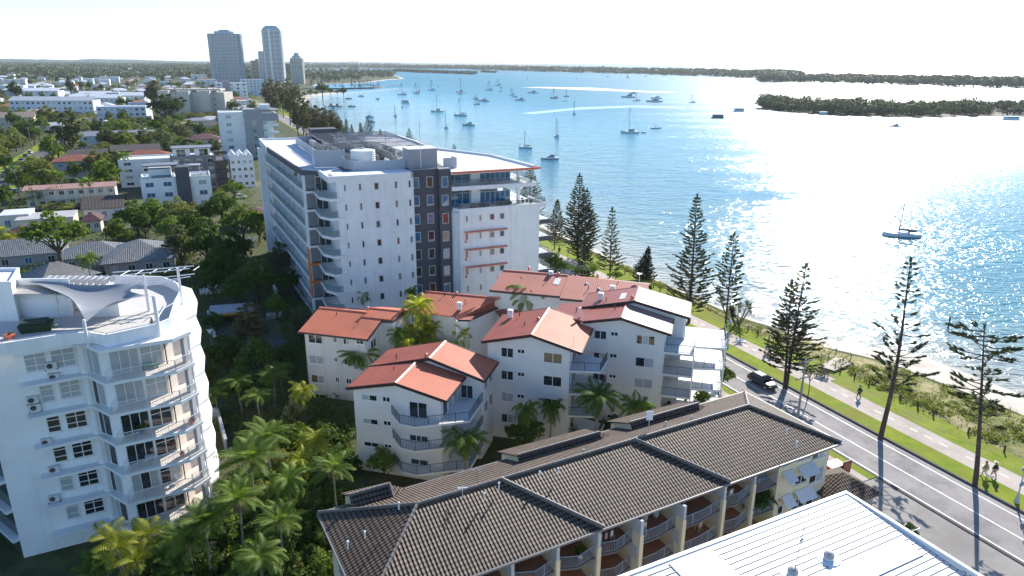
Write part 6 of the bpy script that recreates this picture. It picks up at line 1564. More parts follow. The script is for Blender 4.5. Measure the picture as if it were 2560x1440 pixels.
hs('grey walled house with a bright orange hip roof', 190, 398, 6.4, 92, 11, 'orange', 'grey', rise=1.8, nw=3, floors=2)
hs('brown roofed house behind the orange hip roof', 222, 382, 6.2, 80, 9, 'brown', 'brick', 'gable', 1.6, nw=3, floors=2)
hs('long orange roofed house left of the dark terraced block', 368, 390, 5.6, 120, 12, 'orange', 'cream', rise=2.4, floors=2)
hs('wide brown roofed building behind the long orange roof', 350, 372, 6.0, 122, 12, 'brown', 'brick', 'gable', 2.0, floors=2)
hs('long grey gabled row behind the bushy trees', 300, 336, 6.0, 172, 10, 'lead', 'blue', 'gable', 2.0, floors=2, nw=7)
hs('white house with a dark red hip roof beside the seaside block', 512, 345, 7.5, 70, 11, 'maroon', 'cream', rise=2.2, floors=2)
hs('cream house with a small red roof left of the red hip roof', 470, 352, 5.0, 52, 9, 'maroon', 'white', floors=1, nw=2)
hs('low white house with a flat white roof among green trees', 395, 322, 4.5, 70, 9, 'white', 'white', 'flat', nw=3)
hs('grey roofed house under the beige apartment slab, left', 455, 312, 4.5, 70, 12, 'tan', 'cream', rise=1.6)
hs('grey roofed house under the beige apartment slab, middle', 495, 300, 4.5, 60, 11, 'lead', 'cream', rise=1.6)
hs('brown roofed house under the beige apartment slab, right', 530, 312, 4.5, 60, 11, 'brown', 'cream', rise=2.0)
hs('brown roofed flats at the left edge above the street trees', 35, 292, 8.0, 90, 14, 'tan', 'cream', 'gable', 3.0, floors=3, nw=6)
hs('brown roofs just right of the left edge flats', 95, 278, 5.0, 60, 10, 'tan', 'white', nw=3)


def block(name, label, p, yaw, w, d, h, wall, floors, bays, glass=GL_D, roof=None, group=None, par=.5, side=3, bal=False, cat='building'):
    """a flat roofed block of flats about its own front left corner"""
    t = thing(name, label, cat, world=False, group=group); t.location = p; t.rotation_euler = (0, 0, rad(yaw))
    MB().box(0, 0, -.3, w, d, h).build('wall', wall, t)
    mb = MB().box(0, 0, h, w, .25, h + par).box(0, d - .25, h, w, d, h + par).box(0, .25, h, .25, d - .25, h + par).box(w - .25, .25, h, w, d - .25, h + par); mb.build('parapet', WSH if wall is W_ else wall, t)
    MB().box(.25, .25, h, w - .25, d - .25, h + .06).build('roof', roof or ROOFW, t)
    fh = h / floors
    for f in range(floors):
        for i in range(bays):
            x = w * (i + .5) / bays; ww = min(2.2, w / bays * .5)
            win(t, Vector((x - ww / 2, 0, f * fh + fh * .32)), Vector((1, 0, 0)), ww, fh * .45, rnd.choice([glass, glass, GL_C]), mv=(.5,))
            if bal: MB().box(x - ww * .8, -1.2, f * fh + .1, x + ww * .8, 0, f * fh + .25).box(x - ww * .8, -1.2, f * fh + .25, x + ww * .8, -1.12, f * fh + 1.1).build('balcony', wall, t)
        for i in range(side):
            y = d * (i + .5) / side; win(t, Vector((0, y + .5, f * fh + fh * .32)), Vector((0, -1, 0)), 1.0, fh * .45, glass)
    return t


def bk(label, x0, y0, x1, ytop, d, wall, floors, bays, yaw=24.3, **kw):
    """block whose near left foot is at pixel (x0, y0), near right edge under x1, top at ytop"""
    p = at(x0, y0, 0); h = height_to(p, ytop); q = on_wall(x1, y0 - 8, (p.x, p.y), Vector((math.cos(rad(yaw)), math.sin(rad(yaw)), 0))); w = (Vector((q.x, q.y, 0)) - p).length
    return block(kw.pop('name', 'apartment_block'), label, p, yaw, w, d, h, wall, floors, bays, **kw), w, h


# seaside block beyond the big white one
t, w, h = bk('white seaside block with a grey stair core and green glass beyond the big white block', 560, 398, 690, 284, 14, W_, 6, 3, glass=GL_G, side=0)
MB().box(w * .46, -1.0, -.3, w * .80, 8, h + 1.6).build('grey_core', MGREY, t); MB().box(w * .80, -.6, h - 3.6, w + 2.6, 10, h - .4).build('balcony_frame', MGREY, t)
MB().box(w * .78, -1.4, h + .9, w + 3, 12, h + 1.25).build('top_roof', SLATE, t); MB().box(w * .84, 1, h, w * .99, 6, h + .9).build('top_glass', GL_D, t); MB().box(w * .8, 2, h + 1.25, w * .98, 9, h + 3.4).build('lift_room', WSH, t)
for f in range(5): MB().box(w * .81, -.9, f * h / 6 + .5, w + 2.4, .0, f * h / 6 + 1.6).build('balcony_band', WSH, t); win(t, Vector((w * .6, -1.0, f * h / 6 + 1)), Vector((1, 0, 0)), 1.6, 2.2, GL_G, mv=(.5,))
# dark terraced block
t, w, h = bk('dark charcoal block with stepped terraces and brown balconies', 436, 476, 548, 396, 12, mat('charcoal_block_wall', (.20, .20, .21), .7), 4, 4, bal=True, side=0)
MB().box(w, -1.5, -.3, w + 3.0, 8, h - 1).build('side_wing', DGREY, t)
for f in range(4): MB().box(w - .5, -3.2, f * 3.1 + 2.4, w + 3.6, -1.5, f * 3.1 + 3.5).build('brown_balcony', mat('brown_balcony_wall', (.09, .07, .06), .8), t)
MB().box(1, 2, h, w * .45, 9, h + 2.8).box(w * .55, 2, h, w * .9, 9, h + 2.8).build('roof_suite', W_, t); MB().box(.6, 1.2, h + 2.8, w * .95, 9.5, h + 3.1).build('top_roof', SLATE, t)
for x in (.15, .65): win(t, Vector((w * x, 2, h + .3)), Vector((1, 0, 0)), w * .2, 2.2, GL_D, mv=(.5,))
# white town block with the charcoal spine
t, w, h = bk('white town block with a charcoal spine and roof terraces', 362, 530, 536, 452, 10, W_, 3, 4, glass=GL_B, side=2, name='town_block')
MB().box(w * .50, -.7, -.3, w * .70, 5, h + 3.4).build('charcoal_spine', DGREY, t)
MB().box(w * .12, 3, h, w * .44, 8, h + 2.6).build('roof_suite', W_, t); MB().box(w * .05, 2, h + 3.6, w * .55, 8, h + 3.9).build('roof_canopy', SLATE, t)
for x in (.06, .53): MB().box(w * x, 2.2, h, w * x + .2, 2.4, h + 3.6).build('canopy_post', WSH, t)
mb = MB()
for x in (.66, .86): mb.box(w * x, 3, h, w * x + .15, 3.15, h + 3.2).box(w * x, 6, h, w * x + .15, 6.15, h + 3.2)
for y in (3, 4, 5, 6): mb.box(w * .64, y, h + 3.2, w * .88, y + .15, h + 3.4)
mb.build('pergola', WSH, t); MB().box(w * .72, 1.0, h, w * .95, 1.1, h + 1.1).build('terrace_screen', GLB, t); MB().box(w * .16, 1.2, h, w * .48, 1.3, h + 1.1).build('terrace_screen', GLB, t)
t, w, h = bk('white block with a pale gabled roof behind the town block', 305, 470, 440, 404, 12, W_, 4, 3, side=2)
t, w, h = bk('white block with small sawtooth gables beside the big white block', 582, 470, 640, 398, 12, W_, 4, 4, yaw=24.3, side=0)
mb = MB()
for i in range(3): x = w * i / 3; mb.loft([[(x, -.2, h + .5), (x + w / 3, -.2, h + .5), (x + w / 6, -.2, h + 2.2)], [(x, 11, h + .5), (x + w / 3, 11, h + .5), (x + w / 6, 11, h + 2.2)]])
mb.build('sawtooth_roof', MAT_R['white'], t)
bk('blue white apartment block with a flat white roof, trees at its foot', 246, 306, 368, 268, 16, MAT_W['blue'], 3, 8, side=3, yaw=12)
# beige slab with stepped folds
t = thing('apartment_block', 'tall blank beige apartment slab with stepped vertical folds', 'building', at(478, 290, 0)); base = at(410, 290, 0)
p = at(478, 290, 0); h = height_to(p, 226); mb = MB(); px = [(402, 0), (428, 3), (452, -1), (480, 4), (505, 0), (530, 5), (560, 2)]
for (xa, oa), (xb, ob) in zip(px, px[1:]):
    a, b = at(xa, 291, 0), at(xb, 291, 0); a.y += oa; b.y += oa; mb.prism([(a.x, a.y), (b.x, b.y), (b.x, b.y + 18), (a.x, a.y + 18)], -.3, h - abs(oa) * .3)
mb.build('wall', mat('beige_slab_wall', (.58, .53, .45), .85, .05, .2), t)
a, b = at(402, 291, 0), at(560, 291, 0); MB().prism([(a.x + 3, a.y + 6), (b.x - 3, b.y + 6), (b.x - 3, b.y + 16), (a.x + 3, a.y + 16)], h - .2, h + 1.2).build('roof', BEIGE, t)
for i, x in enumerate((445, 462, 470, 520, 535)):
    for r_ in range(5): q = at(x, 291, 0); win(t, Vector((q.x, q.y - 1.2 + (1.0 if i < 1 else 3.9 if i < 3 else 4.9), 4 + r_ * 4.2)), Vector((1, 0, 0)), 1.0, 1.2, GL_D)
# long white terraces
t, w, h = bk('long three storey white terrace with grey roofs at far left', 30, 290, 236, 252, 14, MAT_W['blue'], 3, 16, yaw=6, side=0, roof=MAT_R['pale'], name='terrace_row', cat='terrace')
mb = MB().slab([(-.5, -.8, h + .2), (w + .5, -.8, h + .2), (w + .5, 7, h + 3), (-.5, 7, h + 3)], .15); mb.build('roof', MAT_R['pale'], t)
for i, (x0, y0, x1, yt, lb) in enumerate(((172, 262, 250, 245, 'white barrel roofed hall behind the long terrace'), (236, 268, 300, 246, 'white ridged roof hall right of the barrel roof'), (52, 248, 146, 228, 'white two storey row with little gables at far left'), (150, 246, 272, 236, 'long pale roofed row behind the barrel roofed hall'), (300, 262, 362, 240, 'white houses at the right end of the pale roofs'))):
    t, w, h = bk(lb, x0, y0, x1, yt, 16, MAT_W['white'], 2, 5, yaw=8, side=0, roof=MAT_R['white'], name='terrace_row', cat='terrace')
    MB().slab([(-.6, -.6, h + .5), (w + .6, -.6, h + .5), (w + .6, 9, h + 3.4), (-.6, 9, h + 3.4)], .2).build('roof', MAT_R['white'], t)
# white block with deep square balconies, and its neighbours by the towers
t, w, h = bk('white block with a grid of deep balconies and a charcoal core, left of the casuarinas', 545, 262, 622, 208, 20, W_, 6, 5, side=2)
MB().box(w * .22, -1, -.3, w * .45, 10, h + 2).build('charcoal_core', MGREY, t)
bk('pale grey apartment block stepping up behind the deep balconies', 608, 240, 662, 200, 24, MAT_W['blue'], 6, 6, side=0)
hs('red roofed hall under the deep balconied block', 585, 250, 6, 60, 14, 'terra', 'cream', rise=3, nw=3)


def tower(name, label, px0, px1, ytop, ybase, d, storeys, bays, wall, glass, yaw=10, cap=None, slab=None, round_=0.0):
    p = at(px0, ybase, 0); h = height_to(p, ytop); q = at(px1, ybase, 0); w = (q - p).length
    t = thing(name, label, 'tower', world=False); t.location = p; t.rotation_euler = (0, 0, math.atan2(q.y - p.y, q.x - p.x) * .3 + rad(yaw) * .4)
    c = min(w, d) * (.22 if round_ else .06)
    pl = [(c, 0), (w - c, 0), (w, c), (w, d - c), (w - c, d), (c, d), (0, d - c), (0, c)]
    MB().prism(pl, -.3, h).build('glass_wall', glass, t); fh = h / storeys
    mb = MB(); e = 1.1
    o = [((x - w / 2) * (1 + 2 * e / w) + w / 2, (y - d / 2) * (1 + 2 * e / d) + d / 2) for x, y in pl]
    for i in range(storeys + 1): mb.prism(o, i * fh - .2, i * fh + (1.0 if slab is None else slab))
    mb.build('balcony_bands', wall, t)
    mb = MB()
    for i in range(bays + 1): x = c + (w - 2 * c) * i / bays; mb.box(x - .35, -e - .12, 0, x + .35, .2, h)
    for y in (c, d / 2, d - c): mb.box(-e - .12, y - .35, 0, .2, y + .35, h).box(w - .2, y - .35, 0, w + e + .12, y + .35, h)
    mb.build('fins', wall, t)
    if cap:
        rings = [[(w / 2 + (x - w / 2) * s, d / 2 + (y - d / 2) * s, h + 1 + z) for x, y in pl] for s, z in cap]
        MB().loft(rings).build('crown', mat('tower_crown', (.42, .46, .50), .5, .06, .05), t)
    return t, w, h


TW = mat('tower_concrete', (.78, .79, .80), .7, .06, .05); TWB = mat('tower_cream', (.62, .58, .48), .7, .06, .05)
TG1 = mat('tower_grey_glass', (.20, .235, .27), .15, .35, .12); TG2 = mat('tower_dark_glass', (.035, .045, .06), .12, .35, .12)
tower('apartment_tower', 'widest far tower, grey glass slab of about thirty storeys', 531, 611, 84, 206, 26, 34, 7, mat('tower_pale_grey', (.60, .64, .68), .6, .08, .05), TG1, slab=.55, cap=[(.62, 0), (.6, 4), (.35, 4.2), (.33, 7)], round_=1)
t, w, h = tower('apartment_tower', 'tallest far tower, dark with white balcony bands and a sloped crown', 666, 711, 76, 205, 24, 40, 3, TW, TG2, cap=[(1.0, -.5), (.95, 3), (.6, 8), (.58, 8.5)], slab=.9)
MB().box(w * .34, -2.2, 0, w * .46, 0, h + 3).build('white_spine', W_, t)
tower('apartment_tower', 'shorter dark side tower attached left of the tallest tower', 653, 668, 129, 205, 20, 24, 2, TW, TG2)
tower('apartment_tower', 'low brown and cream tower left of the tallest tower', 632, 668, 152, 204, 24, 15, 4, TWB, TG2, cap=[(.5, 0), (.5, 3)])
tower('apartment_tower', 'cream stepped tower standing right of the tallest tower', 731, 759, 146, 210, 22, 21, 4, TWB, TG1, cap=[(.75, 0), (.75, 4), (.45, 4.2), (.42, 9), (.3, 9.2)], slab=.8)
tower('office_tower', 'small dark glass block between the tallest and cream towers', 712, 728, 160, 186, 20, 6, 3, TG2, TG2)

# suburb: house types and trees, copied over the street pattern
kinds = []
for i, (rf_, wl_, kd, w, d, h, fl) in enumerate((('white', 'white', 'hip', 14, 11, 6.0, 2), ('pale', 'white', 'hip', 16, 11, 3.4, 1), ('terra', 'cream', 'hip', 15, 11, 3.4, 1), ('lead', 'white', 'gable', 16, 10, 6.0, 2), ('white', 'blue', 'flat', 18, 12, 7.0, 2), ('tan', 'cream', 'gable', 15, 10, 3.6, 1), ('pale', 'white', 'flat', 24, 13, 9.0, 3), ('white', 'white', 'gable', 22, 12, 4.0, 1))):
    kinds.append((house('house', '', w, d, h, MAT_R[rf_], MAT_W[wl_], kd, 2.2, .5, 3, fl), rf_, kd))
RN = {'white': 'white', 'pale': 'pale grey', 'terra': 'terracotta', 'lead': 'dark grey', 'tan': 'tan'}
KN = {'hip': 'hip', 'gable': 'gabled', 'flat': 'flat'}
FN = {'white': 'white', 'pale': 'pale grey', 'terra': 'terracotta', 'lead': 'dark grey', 'tan': 'tan'}
taken = [(o.location.x, o.location.y) for o in COL.objects if o.parent is None and o.get('category') in ('house', 'building', 'terrace', 'tower', 'motel') and o.location.y > 150]
r2 = random.Random(11); nh = 0
def pix(p):
    v = Vector(p) - Vector((0, 0, CAMZ)); z = v.dot(FW); return 1280 + FPX * v.dot(RT) / z, 720 - FPX * v.dot(UP) / z
def on_land(p):
    al, ac = p.dot(E2), p.dot(E1); lim = None
    for (a0, c0), (a1, c1) in zip(bank, bank[1:]):
        if a0 <= al <= a1: lim = c0 + (c1 - c0) * (al - a0) / (a1 - a0)
    x, y = pix(p)
    if lim is None: return x < 735 if y > 196 else x < 930
    return ac < lim - 14
spots_h = []
for row in range(46):
    al = 330 + row * (16 + row * .85)
    for col in range(60):
        ac = 40 - col * (19 + row * .45) + r2.uniform(-4, 4); p = rf(ac, al + r2.uniform(-4, 4)); x, y = pix(p)
        if x < -60 or x > 1000 or y > 330 or y < 160: continue
        if not on_land(p) or any((p.x - a) ** 2 + (p.y - b) ** 2 < 26 ** 2 for a, b in taken): continue
        if r2.random() < .45: continue
        spots_h.append((y, p))
spots_h.sort(key=lambda q: -q[0]); spots_h = spots_h[:150] + r2.sample(spots_h[150:], min(140, len(spots_h) - 150))
for y, p in spots_h[:290]:
    k = r2.choice([0, 0, 1, 1, 2, 3, 4, 5, 6, 7]); src, rn, kd = kinds[k]
    zone = 'nearer' if y > 235 else 'far' if y > 195 else 'tiny distant'
    o = dup(src, p, rad(24.3 + r2.choice([0, 0, 90, 180, 8])), r2.uniform(.85, 1.25) * (1.5 if y < 190 else 1), '%s suburban house with a %s %s roof among the trees' % (zone, FN[rn], KN[kd]), 'house', '%s houses with %s %s roofs' % (zone, FN[rn], KN[kd])); nh += 1
for k_ in kinds: drop(k_[0])
tk = ['round', 'round_dark', 'olive', 'grey', 'umbrella', 'open']; LN_ = {'round': 'mid green round', 'round_dark': 'dark green round', 'olive': 'olive bushy', 'grey': 'grey green upright', 'umbrella': 'low spreading', 'open': 'open crowned'}
cand = []
for _ in range(9000):
    y = r2.uniform(345, 575) if len(cand) < 95 else r2.uniform(196, 345); x = r2.uniform(-10, 760 if y < 240 else 640 if y < 300 else 560)
    p = at(x, y, 0)
    if not on_land(p) or any((p.x - a) ** 2 + (p.y - b) ** 2 < (13 if y < 300 else 12) ** 2 for a, b in taken): continue
    if -72 < p.dot(E1) < -54 and p.dot(E2) > 250: continue
    if 55 < p.dot(E1) < 78: continue
    if any(x0 < x < x1 and y0 < y < y1 for x0, y0, x1, y1 in ((275, 425, 660, 540), (60, 455, 285, 500), (135, 385, 240, 440), (0, 520, 180, 560), (200, 505, 310, 545), (0, 600, 430, 700), (225, 290, 380, 312), (20, 262, 250, 300))): continue
    if any((p - q).length < (7 if y > 260 else 9) for q, _y in cand): continue
    if any((p - q).length < 9 for _y, q in spots_h[:225]): continue
    cand.append((p, y))
    if len(cand) >= 285: break
for p, y in cand:
    k = r2.choice(tk); s = r2.uniform(.75, 1.5) * (1.15 if y < 230 else 1)
    zone = 'nearer' if y > 300 else 'mid distance' if y > 235 else 'far'
    dup(PROT[k], p, r2.uniform(0, 6.28), (s, s, s * r2.uniform(.85, 1.2)), '%s %s tree among the suburban roofs' % (zone, LN_[k]), 'tree', '%s trees, %s, in the suburb' % (zone, LN_[k]))
# beyond those the suburb reads as one wooded mass
FARW = leafmat('far_woodland_leaf', (.11, .13, .06), (.20, .215, .09), .1, .0, .8)
spots = []
for _ in range(2300):
    y = 156.5 + 42 * r2.random() ** 1.7; x = r2.uniform(-40, 1000); p = at(x, y, 0)
    if y < 170 and r2.random() < .3: pass
    if not on_land(p) and y > 172: continue
    if x > 760 and y > 172 : continue
    s = max(3.5, min(22, (p.length) * .0055)); spots.append((p, s * r2.uniform(.7, 1.3), min(17, s * r2.uniform(.8, 1.4))))
canopy('far_woodland', spots, FARW, 46, 1.25)
spots = []
for _ in range(420):
    x = r2.uniform(560, 985); p = at(x, r2.uniform(179, 204) if x < 900 else r2.uniform(183, 194), 0)
    if x > 735 or True: spots.append((p, r2.uniform(6, 11), r2.uniform(9, 16)))
canopy('headland_trees', spots, FARW, 50, 1.1)
spots = [(at(r2.uniform(0, 640), r2.uniform(190, 300), 0), r2.uniform(2, 4.5), r2.uniform(2, 5)) for _ in range(1500)]
spots = [q for q in spots if on_land(q[0]) and not any((q[0].x - a) ** 2 + (q[0].y - b) ** 2 < 14 ** 2 for a, b in taken)]
canopy('garden_shrubbery', spots, LEAF[2], 34, .9)
spots = []
for _ in range(900):
    x, y = r2.uniform(-20, 640), r2.uniform(300, 720); p = at(x, y, 0); ac, al = p.dot(E1), p.dot(E2)
    if -72 < ac < -54 or any((p.x - a) ** 2 + (p.y - b) ** 2 < 15 ** 2 for a, b in taken) or (ac > 10 and 104 < al < 172): continue
    if -34 < p.x < -20 and 80 < p.y < 104: continue
    spots.append((p, r2.uniform(1.0, 2.6), r2.uniform(1, 2.6)))
for _ in range(900):
    x, y = r2.uniform(480, 900), r2.uniform(700, 1440); p = at(x, y, 0); fl = (p.dot(FA), p.dot(FB))
    if (fl[0] > -48.5 and fl[1] > 72) or (fl[0] > -34.5 and fl[1] > 57) or p.x * -.4772 + p.y * .8788 < 50 and p.x > -17 : continue
    if p.x < -29 and p.y < 72: continue
    spots.append((p, r2.uniform(.8, 2.0), r2.uniform(.9, 2.4)))
canopy('garden_undergrowth', spots, LEAF[1], 60, .42)
for o in PROT.values(): drop(o)

# streets of the suburb
structure('side_street', MB(ROAD).box(-67.5, 262, -.2, -58.5, 760, .03).box(-130, 252, -.2, -52, 261.9, .03).box(-20, 176, -.2, 12, 184, .03), ASPHD)
structure('street_verge', MB(ROAD).box(-72, 262, -.2, -67.6, 760, .06).box(-58.4, 262, -.2, -54.5, 760, .06), GRASS)
# ------------------------------------------------------------------ shaded forecourt between the tower and the red roofs
def gate_wall(label, pts, h, m=WSH, name='garden_wall', zt=None):
    t = thing(name, label, 'wall', at(*pts[0], 0)); mb = MB()
    W = [at(x, y, 0) for x, y in pts]
    strip([(p.x, p.y) for p in W], .22, -.2, h, mb); mb.build('wall_panel', m, t); strip([(p.x, p.y) for p in W], .3, h, h + .08, MB()).build('coping', m, t); return t


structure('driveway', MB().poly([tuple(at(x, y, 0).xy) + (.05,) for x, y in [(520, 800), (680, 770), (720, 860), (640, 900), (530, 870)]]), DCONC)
gate_wall('long white garden wall across the shaded gardens', [(500, 738), (560, 732), (636, 722)], 1.6)
gate_wall('white wall along the left side of the sunken drive', [(519, 792), (528, 830), (540, 862)], 1.1)
gate_wall('low white wall piece near the big white block, upper', [(650, 672), (665, 692)], 1.2)
gate_wall('low white wall piece near the big white block, lower', [(683, 726), (692, 742)], 1.2)
gate_wall('white wall at the right of the shaded driveway', [(668, 800), (706, 792)], 1.0)
gate_wall('pale fence beside the tower balconies', [(524, 1060), (545, 1060), (566, 1140)], 2.0, m=MGREY)
t = thing('carport', 'white roofed carport over the shaded underground ramp', 'carport', at(580, 790, 0)); a, b, c, d = at(524, 786, 2.6), at(636, 772, 2.6), at(632, 756, 2.6), at(524, 764, 2.6)
MB().slab([tuple(v) for v in (a, b, c, d)], .25).build('roof', mat('dull_white_roof', (.40, .40, .41), .7), t); MB().slab([tuple(v + Vector((0, 0, -.25))) for v in (a, b, b + Vector((0, -.3, 0)), a + Vector((0, -.3, 0)))], .3).build('yellow_beam', mat('yellow_paint', (.5, .3, .02), .6), t)
MB().prism([tuple(v.xy) for v in (d, c, c + Vector((0, .3, 0)), d + Vector((0, .3, 0)))], 0, 2.3).build('back_wall', DCONC, t)
t = thing('give_way_sign', 'triangular white road sign seen from the back on the shaded drive', 'sign', at(528, 858, 0)); p = at(528, 858, 0)
MB().tube([p, p + Vector((0, 0, 2.1))], .03, 5).build('post', STEEL, t); MB().prism([(p.x - .45, p.y - .04), (p.x + .45, p.y - .04), (p.x + .45, p.y - .02), (p.x - .45, p.y - .02)], 2.05, 2.06).loft([[(p.x - .45, p.y - .05, 2.3), (p.x + .45, p.y - .05, 2.3), (p.x, p.y - .05, 1.5)], [(p.x - .45, p.y - .03, 2.3), (p.x + .45, p.y - .03, 2.3), (p.x, p.y - .03, 1.5)]]).build('sign_plate', WSH, t)
# ------------------------------------------------------------------ boats
HW = mat('white_gelcoat', (.74, .75, .76), .3, .05, 1, spec=.6); HD = mat('navy_gelcoat', (.03, .04, .08), .3, .1, 1); HG = mat('grey_steel_hull', (.16, .17, .18), .6, .15, 1); HB = mat('blue_gelcoat', (.06, .14, .40), .3, .1, 1)
ANTI = mat('antifouling', (.05, .10, .10), .8, .1, 1); CANV = mat('navy_canvas', (.03, .035, .06), .8, .1, 2); ALM = mat('backlit_spar', (.07, .07, .08), .9, .05, 2, spec=.1); RUB = mat('grey_rubber', (.08, .08, .085), .8, .1, 2); TEAK = mat('teak_deck', (.36, .26, .17), .8, .1, 2)  # spar colour darkened to carry the back light on the masts


def hull_mesh(L, B, fb, sheer=.35, y0=0.0, full=.75, stern=.8):
    rings = []; n = 9
    for i in range(n):
        t = i / (n - 1); x = -L / 2 + L * t; b = B / 2 * (stern + (1 - stern) * min(1, t * 3)) * (1 - max(0, (t - .45) / .55) ** 2.2); b = max(b, .03); z = fb + sheer * (t - .35) ** 2 * 2
        rings.append([(x + .12 * L * .25 * t * (t > .8), y0 + s * b * k, zz) for s, k, zz in ((-1, 1, z), (-1, full + .12, .12), (-1, .5, -.35), (1, .5, -.35), (1, full + .12, .12), (1, 1, z))])
    return rings


def boat(label, px, py, lpx, kind, rz=180, hull=None, mast=None, canvas=CANV, two=False, group=None):
    p = at(px, py, WZ); L = max(3.0, lpx * mpp(p)); name = {'yacht': 'sailing_yacht', 'cruiser': 'motor_cruiser', 'fly': 'motor_yacht', 'house': 'houseboat', 'dinghy': 'dinghy', 'cat': 'catamaran', 'launch': 'launch'}[kind]
    t = thing(name, label, 'boat', (p.x, p.y, WZ), rad(rz), group, world=False); hm = hull or HW; B = L * (.30 if kind in ('yacht', 'cruiser', 'fly') else .34); fb = max(.45, L * .095)
    if abs(math.cos(rad(rz))) < .6: L *= 1.6; B = L * .3; fb = L * .09; t['label'] = label
    if kind == 'cat':
        for s in (-1, 1): MB().loft(hull_mesh(L, L * .14, fb, .2, s * L * .2)).build('hull', hm, t)
        MB().box(-L * .42, -L * .2, fb * .75, L * .22, L * .2, fb * 1.05).build('bridge_deck', HW, t)
        MB().loft([[(-L * .25, -L * .17, fb), (L * .16, -L * .15, fb), (L * .16, L * .15, fb), (-L * .25, L * .17, fb)], [(-L * .25, -L * .14, fb + L * .09), (L * .05, -L * .11, fb + L * .09), (L * .05, L * .11, fb + L * .09), (-L * .25, L * .14, fb + L * .09)]]).build('cabin', HW, t)
        MB().box(-L * .2, -L * .172, fb + L * .03, L * .08, L * .172, fb + L * .065).build('cabin_windows', GL_D, t)
    elif kind == 'house':
        MB().box(-L / 2, -B / 2, -.3, L / 2, B / 2, .55).build('hull', hull or HG, t); MB().box(-L * .42, -B * .46, .55, L * .40, B * .46, 2.9).build('cabin', HW if hull is None or hull is HW else hull, t)
        for s in (-1, 1): win(t, Vector((-L * .36, s * B * .46, 1.5)) if s < 0 else Vector((L * .34, B * .46, 1.5)), Vector((1, 0, 0)) * (-s), L * .7, .8, GL_D, mv=(.25, .5, .75))
        MB().box(-L * .48, -B / 2, 2.9, L * .46, B / 2, 3.05).build('cabin_roof', RUB if lpx > 27 and px > 1800 and px < 1900 else HW, t)
    elif kind == 'dinghy':
        MB().loft(hull_mesh(L, L * .42, .35, .15)).build('hull', hull or RUB, t); MB().box(-L * .1, -L * .16, .3, L * .02, L * .16, .4).build('thwart', TEAK, t)
    else:
        MB().loft(hull_mesh(L, B, fb, .4 * L / 10)).build('hull', hm, t)
        MB().loft(hull_mesh(L * .985, B * .985, .1, .0)).build('waterline_band', ANTI, t)
        if kind == 'yacht':
            MB().loft([[(-L * .22, -B * .28, fb), (L * .2, -B * .2, fb), (L * .2, B * .2, fb), (-L * .22, B * .28, fb)], [(-L * .2, -B * .22, fb + L * .045), (L * .1, -B * .14, fb + L * .045), (L * .1, B * .14, fb + L * .045), (-L * .2, B * .22, fb + L * .045)]]).build('cabin', HW, t)
            MB().box(-L * .36, -B * .25, fb + L * .06, -L * .16, B * .25, fb + L * .12).build('bimini', canvas, t)
        elif kind == 'launch':
            MB().box(-L * .3, -B * .3, fb + L * .17, L * .12, B * .3, fb + L * .19).build('canopy', canvas, t)
            mb = MB()
            for x in (-.28, .1):
                for y in (-.27, .27): mb.tube([(L * x, B * y, fb * .7), (L * x, B * y, fb + L * .17)], .04, 4)
            mb.build('canopy_frame', STEEL, t); MB().box(-L * .1, -B * .15, fb * .8, L * .02, B * .15, fb + L * .08).build('console', HW, t)
        else:
            h1 = L * .10
            MB().loft([[(-L * .28, -B * .36, fb), (L * .26, -B * .26, fb + .1), (L * .26, B * .26, fb + .1), (-L * .28, B * .36, fb)], [(-L * .26, -B * .3, fb + h1), (L * .08, -B * .24, fb + h1), (L * .08, B * .24, fb + h1), (-L * .26, B * .3, fb + h1)]]).build('cabin', HW, t)
            MB().loft([[(-L * .22, -B * .352, fb + h1 * .35), (L * .17, -B * .29, fb + h1 * .4), (L * .17, B * .29, fb + h1 * .4), (-L * .22, B * .352, fb + h1 * .35)], [(-L * .21, -B * .322, fb + h1 * .82), (L * .11, -B * .262, fb + h1 * .82), (L * .11, B * .262, fb + h1 * .82), (-L * .21, B * .322, fb + h1 * .82)]]).build('cabin_windows', GL_D, t)
            if kind == 'fly':
                MB().box(-L * .3, -B * .34, fb + h1, L * .02, B * .34, fb + h1 * 1.35).build('flybridge', HW, t); MB().box(-L * .26, -B * .3, fb + h1 * 2.1, -L * .02, B * .3, fb + h1 * 2.2).build('hard_top', canvas, t)
                mb = MB()
                for x in (-.25, -.04):
                    for y in (-.28, .28): mb.tube([(L * x, B * y, fb + h1 * 1.3), (L * x, B * y, fb + h1 * 2.1)], .04, 4)
                mb.build('top_frame', STEEL, t)
            else: MB().loft([[(-L * .27, -B * .3, fb + h1), (L * .03, -B * .24, fb + h1), (L * .03, B * .24, fb + h1), (-L * .27, B * .3, fb + h1)], [(-L * .24, -B * .22, fb + h1 * 1.5), (-L * .06, -B * .2, fb + h1 * 1.5), (-L * .06, B * .2, fb + h1 * 1.5), (-L * .24, B * .22, fb + h1 * 1.5)]]).build('canopy', canvas, t)
            MB().tube([(L * .2, -B * .26, fb + .6), (L * .47, 0, fb + .75), (L * .2, B * .26, fb + .6)], .025, 4).build('bow_rail', STEEL, t)
